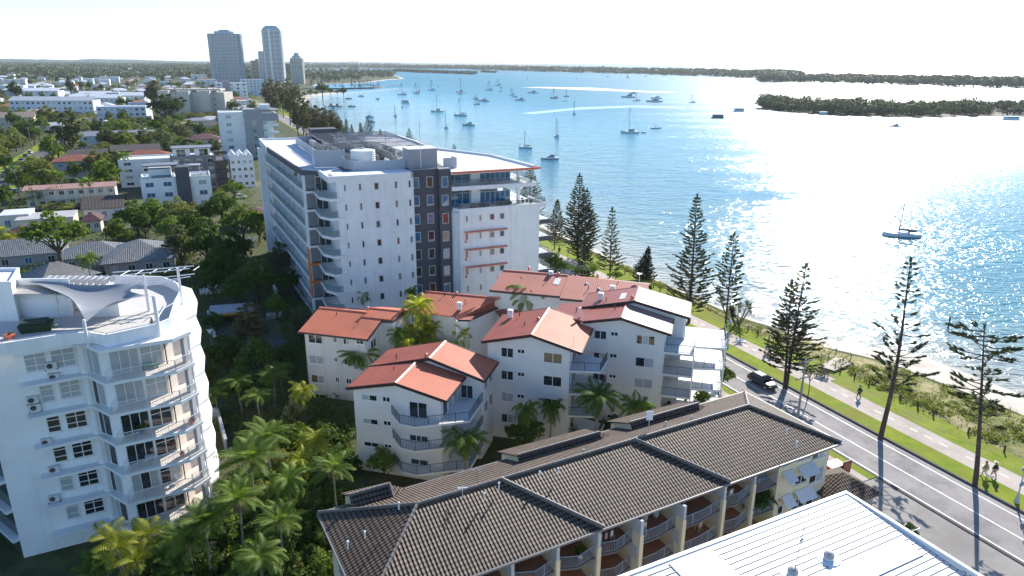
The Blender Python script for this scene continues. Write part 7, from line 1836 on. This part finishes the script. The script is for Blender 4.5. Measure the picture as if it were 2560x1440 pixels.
    if mast:
        mh = height_to(Vector((p.x, p.y, WZ)), mast); r = max(.15, .24 * mpp(p) * 2.2)
        for i, x in enumerate((L * .08, -L * .33) if two else (L * .08,)):
            hh = mh * (1 if i == 0 else .8)
            MB().tube([(x, 0, fb * .6), (x - .01 * hh, 0, hh)], r, 5, r * .6).build('mast', ALM, t)
            if i == 0:
                MB().tube([(x, 0, fb + L * .10), (x - L * .34, 0, fb + L * .11)], max(.13, r * 1.3), 6).build('boom_cover', canvas, t)
                mb = MB()
                for e in ((L * .49, 0, fb + .1), (-L * .49, 0, fb + .1)): mb.tube([(x - .01 * hh, 0, hh), e], r * .28, 3)
                mb.build('rigging', ALM, t)
                if kind == 'yacht' and L > 7: MB().tube([(x + .3, 0, hh * .96), (L * .47, 0, fb + .5)], r * .4, 4).build('furled_jib', canvas, t)
    return t


BL = [
 ('dark hulled launch closest to the grassy point', 872, 247, 16, 'launch', 175, HD), ('white cruiser off the grassy point, behind the dark launch', 903, 241, 15, 'cruiser', 185), ('small cabin boat alone right of the point cruisers', 944, 248, 13, 'cruiser', 150),
 ('long low launch with a white awning, left side of the bay', 879, 266, 20, 'launch', 170, HG), ('dark canopied cruiser, upper of two close together off the roof', 924, 293, 20, 'cruiser', 20, None, 278), ('cruiser with an open stern, lower of two close together off the roof', 928, 305, 20, 'cruiser', 160, HG),
 ('tiny sailing boat with one thin mast, left of the bay centre', 988, 290, 10, 'yacht', 120, None, 262), ('white motor sailer left of the two masted yacht', 1006, 237, 23, 'yacht', 178, None, 208), ('two masted white yacht in the left group', 1042, 233, 20, 'yacht', 170, None, 206, True), ('yacht with a furled dark sail near the far left group', 1080, 226, 19, 'yacht', 180, None, 199),
 ('square white houseboat left of the bay centre', 1014, 257, 22, 'house', 175, HW), ('tall masted catamaran in the far centre of the bay', 1153, 231, 24, 'cat', 170, None, 195), ('small motor boat just in front of the far catamaran', 1151, 236, 13, 'cruiser', 175),
 ('big white catamaran broadside in the bay centre', 1094, 279, 31, 'cat', 178, None, 235), ('long white yacht with a thin tall mast, right of the big catamaran', 1152, 289, 32, 'yacht', 178, None, 243), ('white yacht seen nearly end on, nearest of the left bay', 1115, 320, 16, 'yacht', 130, None, 272),
 ('white cruiser with dark cabin windows, nearest of the left bay', 1172, 313, 31, 'cruiser', 178), ('cruiser with a maroon cover beside the big motor yacht', 1190, 248, 17, 'cruiser', 185, None, 237), ('large two decked motor yacht in the bay centre', 1210, 253, 28, 'fly', 175), ('small sloop in front of the maroon covered cruiser', 1193, 261, 17, 'yacht', 180, None, 249),
 ('yacht left of three in the far centre', 1224, 226, 19, 'yacht', 178, None, 201), ('yacht with a bare mast, farthest of the far centre', 1246, 214, 16, 'yacht', 182, None, 197), ('small boat just below the farthest yacht', 1252, 220, 9, 'cruiser', 180), ('small boat second below the farthest yacht', 1252, 229, 9, 'cruiser', 170),
 ('small yacht at the back of the group of three by the sand bar', 1281, 238, 14, 'yacht', 180, None, 221), ('small cruiser in the middle of the group of three by the sand bar', 1288, 243, 14, 'cruiser', 180), ('white cruiser with a tender, front of the group of three by the sand bar', 1301, 251, 26, 'cruiser', 178), ('white cruiser just below the left end of the sand bar', 1332, 233, 25, 'cruiser', 182),
 ('dark hulled yacht below the sand bar', 1386, 246, 20, 'yacht', 178, HD, 220), ('little yacht right of the dark hulled one', 1416, 242, 13, 'yacht', 175, HD, 222), ('low dark skiff below the two dark yachts', 1413, 253, 12, 'dinghy', 178), ('blue hulled yacht seen end on in the open bay', 1435, 286, 9, 'yacht', 110, HB, 251),
 ('white ketch seen end on with two tall masts', 1391, 342, 12, 'yacht', 120, None, 294, True), ('small white yacht near the roof edge with a dark sail cover', 1314, 370, 33, 'yacht', 178, None, 326), ('cabin cruiser with a black canopy, nearest the apartment block', 1375, 398, 44, 'cruiser', 183), ('white catamaran yacht with the tallest mast in mid bay', 1575, 332, 43, 'cat', 178, None, 268),
 ('inflatable tender behind the tall masted catamaran', 1609, 332, 11, 'dinghy', 178), ('open white runabout right of the tall masted catamaran', 1640, 321, 26, 'launch', 2), ('sleek cruiser in front of the right hand motor boat group', 1571, 244, 34, 'cruiser', 178), ('cruiser at the back of the right hand motor boat group', 1582, 234, 19, 'cruiser', 178),
 ('small yacht at the front of the right hand motor boat group', 1592, 253, 19, 'yacht', 178, None, 231), ('large white motor yacht with a dark window band', 1636, 255, 39, 'fly', 178), ('motor yacht half hidden behind the large white one', 1641, 247, 28, 'fly', 178, None), ('yacht alone in the glare left of the islet', 1731, 257, 16, 'yacht', 178, None, 236),
 ('flat skiff in the shallows by the pale shoal', 1720, 268, 11, 'dinghy', 178, TEAK), ('dark steel barge with a small wheelhouse', 1794, 295, 31, 'house', 180, HG), ('white houseboat with a black roof off the islet tip', 1847, 279, 28, 'house', 178, HW), ('little dark skiff right of the black roofed houseboat', 1877, 288, 10, 'dinghy', 178),
 ('tiny far boat in the glare under the long island, left', 1519, 192, 9, 'cruiser', 178), ('tiny far yacht under the long island', 1569, 195, 9, 'yacht', 178, None, 186), ('tiny far boat under the long island, right', 1614, 191, 8, 'cruiser', 178), ('tiny dark barge near the long island', 1680, 198, 10, 'dinghy', 178, HD),
 ('white houseboat against the mangrove islet', 2057, 288, 20, 'house', 178, HW), ('white launch against the mangrove islet', 2121, 286, 20, 'cruiser', 178), ('small yacht against the mangrove islet', 2155, 287, 19, 'yacht', 178, None, 256), ('white cruiser alone in the brightest glare', 2237, 317, 30, 'cruiser', 180),
 ('low dark skiff left of the islet houseboats', 1953, 295, 11, 'dinghy', 178), ('tall white houseboat at the right edge', 2527, 300, 40, 'house', 178, HW), ('dinghy in the glare near the right edge, upper', 2503, 324, 12, 'dinghy', 178), ('skiff in the glare near the right edge, lower', 2510, 328, 16, 'dinghy', 178), ('navy trimmed white sailing yacht nearest the beach in the glitter', 2253, 591, 86, 'yacht', 172, None, 510),
 ('tiny boat before the low mangrove islet', 1263, 183, 7, 'cruiser', 178), ('tiny dark boat off the headland', 1069, 194, 6, 'dinghy', 178), ('tiny white boat in the far left bay', 1096, 217, 7, 'cruiser', 178),
]
for q in BL:
    q = list(q) + [None] * 4; boat(q[0], q[1], q[2], q[3], q[4], q[5], q[6], q[7], two=bool(q[8]))
# marina
MG = 'small white boats packed in the marina basin'
src = None
for i in range(62):
    x = rnd.uniform(742, 955); y = 219.5 - (x - 742) * .004 + rnd.uniform(-10.5, -1.5) * (1 if x < 880 else .55)
    p = at(x, y, WZ)
    if src is None:
        src = [boat('small white boat berthed in the crowded marina', x, y, 8, 'cruiser', 178, group=MG), boat('small masted white boat berthed in the crowded marina', x + 4, y, 8, 'yacht', 178, None, y - 15, group='small masted boats in the marina basin')]
    else:
        s = rnd.choice(src); dup(s, (p.x, p.y, WZ), rad(rnd.choice([178, 150, 20, 90])), rnd.uniform(.8, 1.2))
t = thing('breakwater', 'dark stone breakwater round the marina basin', 'breakwater', at(900, 219, 0)); mb = MB()
W = [at(x, y, 0) for x, y in [(735, 223.5), (860, 221.5), (935, 220), (957, 216)]]; strip([(p.x, p.y) for p in W], 5, -2, 1.1, mb); mb.build('rock_wall', mat('breakwater_rock', (.10, .09, .08), .95, .3, .2), t)
mb = MB(); W = [at(x, y, 0) for x, y in [(935, 219.5), (962, 215.5), (1004, 213.2)]]; strip([(p.x, p.y) for p in W], 2, -.4, .7, mb); mb.build('jetty', CONC, t)
t = thing('work_pontoon', 'work pontoons with small rigs moored off the beach', 'pontoon', at(836, 266, WZ)); p = at(836, 266, WZ)
MB().box(p.x - 6, p.y - 3, WZ, p.x + 8, p.y + 3, WZ + .7).build('deck', HG, t)
for dx in (-4, 2): MB().box(p.x + dx, p.y - 1.5, WZ + .7, p.x + dx + 2.2, p.y + 1.5, WZ + 2.8).build('deck_house', SLATE, t)
def marker(label, px, py, ty, m=WOODP, r=.14):
    p = at(px, py, WZ); h = height_to(Vector((p.x, p.y, WZ)), ty); t = thing('channel_marker', label, 'marker', p); MB().tube([p + Vector((0, 0, -1)), p + Vector((0, 0, h))], r, 7).build('pile', m, t); MB().lathe(p + Vector((0, 0, h)), [(r * 1.3, 0), (r * 1.3, .12), (.02, .25)], 8).build('cap', WSH, t)
marker('weathered timber pile standing in the shallows off the beach', 2370, 820, 792)
for x, y, ty, lb in ((1319, 199, 190, 'far channel pile left of the sand bar'), (1441, 198, 192, 'far channel pile above the sand bar'), (1762, 211, 204, 'far channel pile right of the sand bar')): marker(lb, x, y, ty, r=.35)
for x, y, lb in ((1005, 268, 'small dark buoy right of the square houseboat'), (990, 227.5, 'small dark buoy left of the motor sailer')):
    p = at(x, y, WZ); t = thing('mooring_buoy', lb, 'buoy', p); MB().lathe(p, [(.5, -.2), (.7, .2), (.5, .8), (.1, 1.1)], 8).build('float', BLK, t); MB().tube([p + Vector((0, 0, 1)), p + Vector((0, 0, 1.7))], .08, 5).build('topmark', CORAL, t)

# ------------------------------------------------------------------ road side
def car(label, loc, rz, paint, group=None):
    t = thing('car', label, 'car', loc, rz, group, world=False)
    prof = [(-2.2, .35, .55, .80), (-2.12, .28, .80, .86), (-1.5, .25, .92, .90), (-.5, .25, .93, .92), (.9, .25, .92, .91), (1.75, .27, .84, .87), (2.15, .32, .68, .78), (2.25, .38, .55, .7)]
    MB().loft([[(x, -w, z0 + .12), (x, -w * .92, z0), (x, w * .92, z0), (x, w, z0 + .12), (x, w * .98, z1 - .12), (x, w * .86, z1), (x, -w * .86, z1), (x, -w * .98, z1 - .12)] for x, z0, z1, w in prof]).build('body', paint, t, smooth=True).modifiers.new('sub', 'SUBSURF').render_levels = 2
    MB().loft([[(-2.0, -.76, .88), (1.15, -.76, .9), (1.15, .76, .9), (-2.0, .76, .88)], [(-1.75, -.66, 1.2), (.75, -.66, 1.22), (.75, .66, 1.22), (-1.75, .66, 1.2)], [(-1.45, -.58, 1.42), (.25, -.58, 1.46), (.25, .58, 1.46), (-1.45, .58, 1.42)]]).build('cabin_glass', GL_D, t)
    MB().loft([[(-1.5, -.59, 1.42), (.28, -.59, 1.455), (.28, .59, 1.455), (-1.5, .59, 1.42)], [(-1.3, -.45, 1.49), (.1, -.45, 1.52), (.1, .45, 1.52), (-1.3, .45, 1.49)]]).build('roof_panel', paint, t)
    for x in (-1.72, -.55, .72):
        for s in (-1, 1): MB().tube([(x + (.1 if x > 0 else 0), s * .77, .9), (x * .82 - .05, s * .6, 1.43)], .045, 4).build('roof_pillar', paint, t)
    for x in (-1.32, 1.38):
        for s in (-1, 1):
            f = lambda a, b, c, x=x, s=s: Vector((x + a, s * (.80 + c * .1), .32 + b)); w = MB(f).lathe((0, 0, 0), [(.30, -1.0), (.32, -.6), (.32, .6), (.30, .75)], 14).build('wheel', RUB, t); r = MB(f).lathe((0, 0, .76), [(.2, 0), (.2, .05)], 10).build('rim', STEEL, None); r.parent = w
    for s in (-1, 1):
        MB().box(2.02, s * .60 - .12, .56, 2.12, s * .60 + .12, .66).build('headlight', GL_C, t); MB().box(-2.2, s * .66 - .1, .66, -2.1, s * .66 + .1, .80).build('tail_light', GL_R, t); MB().box(.62, s * .93 - .08, .92, .78, s * .93 + .08, 1.05).build('mirror', paint, t)
    return t


CBLK = mat('black_car_paint', (.010, .012, .020), .32, .1, 2, coat=.35); CWHT = mat('white_car_paint', (.72, .72, .72), .25, .03, 2, coat=.6); CGRY = mat('grey_car_paint', (.20, .21, .23), .25, .05, 2, coat=.6)
p = at(1905, 962, .03); car('black hatchback driving along the shore road', (p.x, p.y, .03), math.atan2(-.911, .412), CBLK)
for x, y, r, m, lb in ((42, 482, 65, CGRY, 'silver grey car at the left street corner'), (12, 436, 114, CWHT, 'white car parked at the left edge of the street'), (24, 428, 114, CGRY, 'grey car parked behind the white one at the left edge'), (66, 392, 114, CGRY, 'grey car in the row beside the street verge'), (76, 384, 114, CWHT, 'white car at the far end of the row beside the verge'), (54, 404, 114, CWHT, 'white car at the near end of the row beside the verge'), (64, 465, 114, CBLK, 'dark car under the street palms'), (600, 496, 24, CWHT, 'pale car parked right of the white town block'), (198, 521, 24, CBLK, 'dark car before the long flat roofed building'), (174, 293, 24, CWHT, 'white car in the lot under the long terrace, left'), (182, 298, 60, CWHT, 'white car in the lot under the long terrace, right'), (212, 302, 24, CGRY, 'grey car near the blue white block')):
    p = at(x, y, .03); car(lb, (p.x, p.y, .03), rad(r), m)


def pole(label, bx, by, ty, arms=1, m=POLEM):
    p = at(bx, by, .05); h = height_to(p, ty); t = thing('power_pole', label, 'power pole', p)
    MB().tube([p - Vector((0, 0, .3)), p + Vector((0, 0, h))], .17, 8, .11).build('timber_pole', m, t)
    for i in range(arms):
        z = h - .35 - i * (h * .27); mb = MB().tube([p + E1 * -1.2 + Vector((0, 0, z)), p + E1 * 1.2 + Vector((0, 0, z))], .07, 4)
        for k in (-1.1, -.4, .4, 1.1): mb.lathe(p + E1 * k + Vector((0, 0, z + .05)), [(.05, 0), (.07, .1), (.03, .2)], 6)
        mb.build('crossarm', m, t)
    return p, h


p, h = pole('grey timber power pole with two crossarms beside the tiled roof', 1993, 1050, 897, 2)
t = thing('power_line', 'overhead wires running along the road from the crossarm pole', 'wires', p); mb = MB()
for k in (-1.1, -.4, .4, 1.1):
    for d in (1, -1):
        a = p + E1 * k + Vector((0, 0, h - .2)); b = a + E2 * (38 * d); mb.tube([a, a.lerp(b, .25) - Vector((0, 0, .45)), a.lerp(b, .5) - Vector((0, 0, .6)), a.lerp(b, .75) - Vector((0, 0, .45)), b], .012, 3)
mb.build('wires', BLK, t)
for bx, by, ty, lb in ((51, 494, 428, 'power pole at the near corner of the left street'), (58, 390, 333, 'power pole on the left street verge'), (80, 374, 318, 'power pole a little further along the left street'), (111, 349, 309, 'farthest of the left street poles'), (332, 464, 424, 'power pole left of the white town block')): pole(lb, bx, by, ty)


def lamp(label, bx, by, ty, sign=False):
    p = at(bx, by, .2); h = height_to(p, ty); t = thing('street_lamp', label, 'street lamp', p)
    MB().lathe(p, [(.28, 0), (.22, .25), (.10, .9), (.07, 1.2), (.055, h - .5)], 10).build('post', mat('lamp_post_paint', (.42, .47, .50), .5, .1, 1), t)
    MB().lathe(p + Vector((0, 0, h - .5)), [(.06, 0), (.2, .1), (.26, .35)], 10).build('lantern', GL_C, t); MB().lathe(p + Vector((0, 0, h - .15)), [(.34, 0), (.2, .16), (.03, .26)], 10).build('lantern_cap', STEEL, t)
    if sign: MB(lambda x, y, z: p + E1 * x + E2 * y + Vector((0, 0, z))).box(-.35, -.07, 1.9, .35, -.05, 2.4).build('sign_plate', mat('blue_sign', (.10, .22, .36), .5), t)


lamp('pale lamp post on the verge beside the road end flats', 1818, 870, 801)
lamp('pale lamp post with a small blue sign at the right edge', 2541, 1256, 1170, True)
lamp('lamp post on the grass beyond the long back roof', 1419, 652, 627)
BG = 'short dark timber bollards along the dune edge'
bl = None
for al in [41.2, 45.6, 50.2, 52.4, 55, 59.8, 62.2, 64.6, 78, 80.3, 82.6, 84.9, 87.3, 95, 100, 105.7, 107.9, 113, 118, 123, 128, 133, 36, 30]:
    ac = 80.0 + .8 * math.sin((al - 40) / 40 * 3.14) * (40 < al < 80) - (.9 if al > 100 else 0)
    if bl is None:
        bl = MB().lathe((0, 0, 0), [(.11, -.1), (.105, .8), (.02, .9)], 7).build('bollard', WOODP); tag(bl, 'short dark timber bollard on the line between lawn and dune', 'bollard', BG); o = bl
    else: o = bl.copy(); COL.objects.link(o)
    o.location = rf(ac, al, .16); o.rotation_euler = (rnd.uniform(-.05, .05), rnd.uniform(-.05, .05), 0)
for i, (a, b, lb) in enumerate((((2052, 908), (2089, 887), 'left timber rail of the sandy beach access'), ((2087, 922), (2126, 902), 'right timber rail of the sandy beach access'))):
    A, B = at(*a, .15), at(*b, .1); t = thing('beach_fence', lb, 'fence', A); mb = MB()
    for k in (0, .5, 1): q = A.lerp(B, k); MB().tube([q, q + Vector((0, 0, 1.05))], .06, 6).build('fence_post', WOODP, t)
    MB().tube([A + Vector((0, 0, .98)), B + Vector((0, 0, .98))], .045, 5).build('fence_rail', WOODP, t)
structure('beach_access', MB().poly([tuple(at(x, y, .7).xy) + (.52,) for x, y in [(2050, 912), (2086, 924), (2128, 906), (2112, 894), (2092, 889)]]), SANDM)
# bench on its slab
p = at(2056, 940, .2); t = thing('park_bench', 'timber bench on a concrete slab beside the path', 'bench', p, rad(24)); f = lambda x, y, z: p + E1 * y + E2 * x + Vector((0, 0, z))
MB(f).box(-.9, -.25, .42, .9, .2, .48).build('seat', WOODP, t); MB(f).box(-.9, -.3, .55, .9, -.24, .9).build('backrest', WOODP, t)
for x in (-.75, .7): MB(f).box(x, -.25, 0, x + .07, .2, .42).build('leg', STEEL, t)
structure('bench_slab', MB(f).box(-1.6, -.8, -.1, 1.6, .8, .0), PATHM)

# ------------------------------------------------------------------ people: one skinned body each, clothes as parts
SKIN = mat('skin', (.42, .24, .17), .6, .08, 5); HAIR = mat('dark_hair', (.02, .015, .012), .7)


def skinned(name, V_, E_, R_, m, parent=None, sub=2):
    me = bpy.data.meshes.new(name); me.from_pydata([Vector(v) for v in V_], E_, []); me.materials.append(m); o = bpy.data.objects.new(name, me); COL.objects.link(o); o.parent = parent
    sk = o.modifiers.new('skin', 'SKIN')
    for i, r in enumerate(R_): d = me.skin_vertices[0].data[i]; d.radius = r if isinstance(r, tuple) else (r, r); d.use_root = i == 0
    sb = o.modifiers.new('sub', 'SUBSURF'); sb.levels = sub; sb.render_levels = sub; return o


def person(label, loc, rz, h=1.7, top=BLK, legs=BLK, hair=HAIR, stride=.22, arms=(.15, -.15), hat=None, shorts=False, sit=False, reach=False):
    t = thing('person', label, 'person', loc, rz, world=False); k = h / 1.7; s = stride
    hip = .92 if not sit else .55
    Z = lambda *p: tuple(c * k for c in p)
    if sit: LA = [Z(.45, .1, .5), Z(.48, .1, .06), Z(.62, .1, .02)]; LB = [Z(.45, -.1, .5), Z(.48, -.1, .06), Z(.62, -.1, .02)]
    else: LA = [Z(.06 + s * .4, .09, .5), Z(s, .09, .08), Z(s + .16, .1, .03)]; LB = [Z(.05 - s * .1, -.09, .5), Z(-s, -.09, .09), Z(-s + .16, -.1, .03)]
    sh = hip + .50; a1, a2 = arms
    if reach: A1 = [Z(.16, .2, sh - .22), Z(.4, .16, sh - .30), Z(.48, .16, sh - .30)]; A2 = [Z(.16, -.2, sh - .22), Z(.4, -.16, sh - .30), Z(.48, -.16, sh - .30)]
    else: A1 = [Z(a1 * .4, .23, sh - .26), Z(a1 * 1.3, .24, sh - .50), Z(a1 * 1.6, .23, sh - .60)]; A2 = [Z(a2 * .4, -.23, sh - .26), Z(a2 * 1.3, -.24, sh - .50), Z(a2 * 1.6, -.23, sh - .60)]
    V_ = [Z(0, 0, hip), Z(.02, 0, hip + .25), Z(.02, 0, sh - .03), Z(.03, 0, sh + .08), Z(.05, 0, sh + .19), Z(.05, 0, sh + .28), Z(0, .09, hip - .04), *LA, Z(0, -.09, hip - .04), *LB, Z(.01, .19, sh - .02), *A1, Z(.01, -.19, sh - .02), *A2]
    E_ = [(0, 1), (1, 2), (2, 3), (3, 4), (4, 5), (0, 6), (6, 7), (7, 8), (8, 9), (0, 10), (10, 11), (11, 12), (12, 13), (2, 14), (14, 15), (15, 16), (16, 17), (2, 18), (18, 19), (19, 20), (20, 21)]
    R_ = [(.13 * k, .15 * k), (.11 * k, .14 * k), (.10 * k, .15 * k), .055 * k, .095 * k, .08 * k, .09 * k, .06 * k, .042 * k, .04 * k, .09 * k, .06 * k, .042 * k, .04 * k, .06 * k, .045 * k, .034 * k, .03 * k, .06 * k, .045 * k, .034 * k, .03 * k]
    skinned('body', V_, E_, R_, SKIN, t)
    idx = [1, 0, 2, 14, 15, 18, 19]; skinned('shirt', [V_[i] for i in (0, 1, 2, 14, 15, 16, 18, 19, 20)], [(0, 1), (1, 2), (2, 3), (3, 4), (4, 5), (2, 6), (6, 7), (7, 8)], [(.19 * k, .21 * k), (.17 * k, .20 * k), (.15 * k, .20 * k), .10 * k, .078 * k, .06 * k, .10 * k, .078 * k, .06 * k], top, t)
    e = (6, 7, 8, 10, 11, 12) if not shorts else (6, 7, 7, 10, 11, 11)
    vv = [V_[0], V_[6], V_[7], V_[8], V_[10], V_[11], V_[12]] if not shorts else [V_[0], V_[6], V_[7], V_[10], V_[11]]
    skinned('trousers', vv, [(0, 1), (1, 2), (2, 3), (0, 4), (4, 5), (5, 6)] if not shorts else [(0, 1), (1, 2), (0, 3), (3, 4)], [(.18 * k, .20 * k), .135 * k, .098 * k, .072 * k, .135 * k, .098 * k, .072 * k] if not shorts else [(.18 * k, .20 * k), .14 * k, .11 * k, .14 * k, .11 * k], legs, t)
    hz = (sh + .27) * k
    MB().lathe((.035 * k, 0, hz - .03), [(.098 * k, -.05), (.105 * k, .03), (.09 * k, .10), (.03 * k, .135)], 10).build('hair', hair, t, smooth=True)
    if hat: MB().lathe((.05 * k, 0, hz + .0), [(.19 * k, .02), (.19 * k, .04), (.115 * k, .05), (.10 * k, .14), (.03 * k, .17)], 12).build('hat', hat, t)
    for q in (V_[9], V_[13]): MB().loft([[(q[0] - .14, q[1] - .045, 0), (q[0] + .12, q[1] - .045, 0), (q[0] + .12, q[1] + .045, 0), (q[0] - .14, q[1] + .045, 0)], [(q[0] - .13, q[1] - .035, .10), (q[0] + .06, q[1] - .035, .06), (q[0] + .06, q[1] + .035, .06), (q[0] - .13, q[1] + .035, .10)]]).build('shoe', WPL, t)
    return t


ALONG = math.atan2(.911, -.412)
MUST = mat('mustard_shirt', (.42, .27, .10), .9); CRM = mat('pale_shorts', (.62, .60, .56), .9); DKS = mat('dark_shirt', (.02, .02, .025), .9); STRAW = mat('straw_hat', (.45, .24, .14), .9); TANP = mat('tan_trousers', (.35, .27, .2), .9)
person('person in black walking alone on the path beyond the tall bare pine', at(2147, 994, .22), ALONG, 1.68, DKS, BLK)
person('person in a mustard shirt, pale shorts and straw hat on the path', at(2460, 1191, .22), ALONG, 1.72, MUST, CRM, hat=STRAW, shorts=True)
person('person in a dark shirt and white cap walking a white dog', at(2484, 1191, .22), ALONG, 1.68, DKS, TANP, hat=WPL)
person('person bending to push a pram under the twin trunked pine', at(1916, 881, .22), ALONG + math.pi, 1.7, DKS, mat('grey_trousers', (.3, .3, .33), .9), reach=True, stride=.28)
person('person sitting on the timber bench by the path', p + E1 * .0 + Vector((0, 0, -.05)), rad(24), 1.6, BLK, BLK, sit=True)
person('person walking on the near edge of the lawn behind the road end flats', at(1625, 731, .2), ALONG, 1.7, BLK, BLK)
person('person in dark red on the distant path by the big white block', at(1398, 634, .2), ALONG, 1.7, mat('maroon_shirt', (.16, .03, .03), .9), BLK)
q = at(1927, 890, .22); t = thing('pram', 'dark pram being pushed along the path', 'pram', q, ALONG + math.pi, world=False)
MB().loft([[(-.3, -.22, .4), (.35, -.22, .4), (.35, .22, .4), (-.3, .22, .4)], [(-.36, -.26, .7), (.42, -.26, .62), (.42, .26, .62), (-.36, .26, .7)]]).build('basket', BLK, t)
MB().tube([(-.2, 0, .7), (-.05, 0, 1.0), (.2, 0, .95)], .22, 8).build('hood', BLK, t); MB().tube([(-.3, -.2, .6), (-.62, -.2, 1.0), (-.62, .2, 1.0), (-.3, .2, .6)], .02, 5).build('handle', STEEL, t)
for x in (-.3, .32):
    for y in (-.24, .24): MB(lambda a, b, c, x=x, y=y: Vector((x + a, y + c * .02, .14 + b))).lathe((0, 0, -1), [(.14, 0), (.14, 2)], 10).build('wheel', RUB, t)
q = at(2474, 1197, .22); t = thing('dog', 'small white dog on the path beside the person in the white cap', 'dog', q, ALONG + .6, world=False)
FUR = mat('white_fur', (.70, .68, .64), .9, .08, 8)
skinned('body', [(-.22, 0, .30), (0, 0, .29), (.18, 0, .33), (.27, 0, .42), (.34, 0, .46), (.43, 0, .43), (-.3, 0, .36), (-.36, 0, .45), (.17, .07, .2), (.18, .075, .10), (.2, .075, .03), (.17, -.07, .2), (.16, -.075, .10), (.18, -.075, .03), (-.2, .07, .2), (-.25, .075, .12), (-.22, .075, .03), (-.2, -.07, .2), (-.24, -.075, .12), (-.21, -.075, .03)], [(0, 1), (1, 2), (2, 3), (3, 4), (4, 5), (0, 6), (6, 7), (2, 8), (8, 9), (9, 10), (2, 11), (11, 12), (12, 13), (0, 14), (14, 15), (15, 16), (0, 17), (17, 18), (18, 19)], [.095, .09, .10, .075, .075, .04, .03, .02, .04, .03, .028, .04, .03, .028, .045, .03, .028, .045, .03, .028], FUR, t)
for s in (-1, 1): MB().loft([[(.30, s * .05, .50), (.34, s * .05, .50), (.34, s * .08, .49), (.30, s * .08, .49)], [(.31, s * .07, .56), (.33, s * .07, .56), (.33, s * .075, .56), (.31, s * .075, .56)]]).build('ear', FUR, t)

# ------------------------------------------------------------------ little pavilion, signs and planter by the road
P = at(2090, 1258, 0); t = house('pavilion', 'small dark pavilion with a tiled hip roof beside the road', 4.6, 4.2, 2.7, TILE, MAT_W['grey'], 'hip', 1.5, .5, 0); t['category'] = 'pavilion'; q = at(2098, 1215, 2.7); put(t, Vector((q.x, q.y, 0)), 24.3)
t = thing('red_kiosk', 'red panelled box with a white top at the corner of the cream flats', 'kiosk', at(2082, 1184, 0)); q = at(2082, 1186, 0); f = lambda x, y, z: q + E1 * x + E2 * y + Vector((0, 0, z))
MB(f).box(-.9, -.5, 0, .9, .5, 1.25).build('panels', mat('bright_red_panel', (.50, .03, .03), .5), t); MB(f).box(-1, -.6, 1.25, 1, .6, 1.35).build('top', WSH, t)
t = thing('poster_board', 'dark framed red poster board standing by the footpath', 'sign', at(2113, 1187, 0)); q = at(2113, 1188, 0); f = lambda x, y, z: q + E1 * x + E2 * y + Vector((0, 0, z))
MB(f).box(-.62, -.05, .3, .62, .05, 1.75).build('frame', BLK, t); MB(f).box(-.5, -.06, .42, .5, -.05, 1.63).build('poster', mat('red_poster', (.40, .10, .06), .6, .5, 2.5), t)
for x in (-.5, .44): MB(f).box(x, -.05, 0, x + .06, .05, .3).build('leg', BLK, t)
TEAL = mat('teal_plastic', (.05, .38, .32), .5)
for i, (x, y, lb) in enumerate(((2066, 1232, 'teal chair left of the tiled pavilion, nearer the wall'), (2078, 1240, 'teal chair left of the tiled pavilion, nearer the roof'))): chair(at(x, y, .12), rad(40 + 80 * i), TEAL, lb)
structure('terrace_paving', MB().poly([tuple(at(x, y, 0).xy) + (.10,) for x, y in [(2050, 1215), (2090, 1200), (2110, 1260), (2060, 1275)]]), TILEFLOOR)
q = at(2276, 1334, .06); t = thing('planter_box', 'white square planter at the edge of the driveway apron', 'planter', q); f = lambda x, y, z: q + E1 * x + E2 * y + Vector((0, 0, z)); MB(f).box(-.5, -.5, 0, .5, .5, .8).build('box', WSH, t); MB(f).box(-.42, -.42, .8, .42, .42, .83).build('soil', BARK, t)
for i, (a, b, lb) in enumerate((((1334, 622), (1352, 628), 'glass fence panel on the lawn by the big white block, left'), ((1385, 607), (1418, 611), 'glass fence panel at the foot of the slim leaning pine'))):
    A, B = at(*a, .2), at(*b, .2); t = thing('glass_fence', lb, 'fence', A); glass_rail(t, [tuple(A), tuple(B)], 1.2)
# ------------------------------------------------------------------ the air
hz = MB().box(-14000, -600, -3.2, 14000, 26000, 330).build('haze', None)
hm, nt, b = nodes_of('haze_air'); nt.nodes.remove(b)
pv = N(nt, 'ShaderNodeVolumePrincipled'); pv.inputs['Color'].default_value = (.86, .93, 1, 1); pv.inputs['Density'].default_value = 4.5e-5; pv.inputs['Anisotropy'].default_value = .35
nt.links.new(pv.outputs[0], nt.nodes['Material Output'].inputs['Volume']); hz.data.materials.clear(); hz.data.materials.append(hm); tag(hz, kind='stuff')
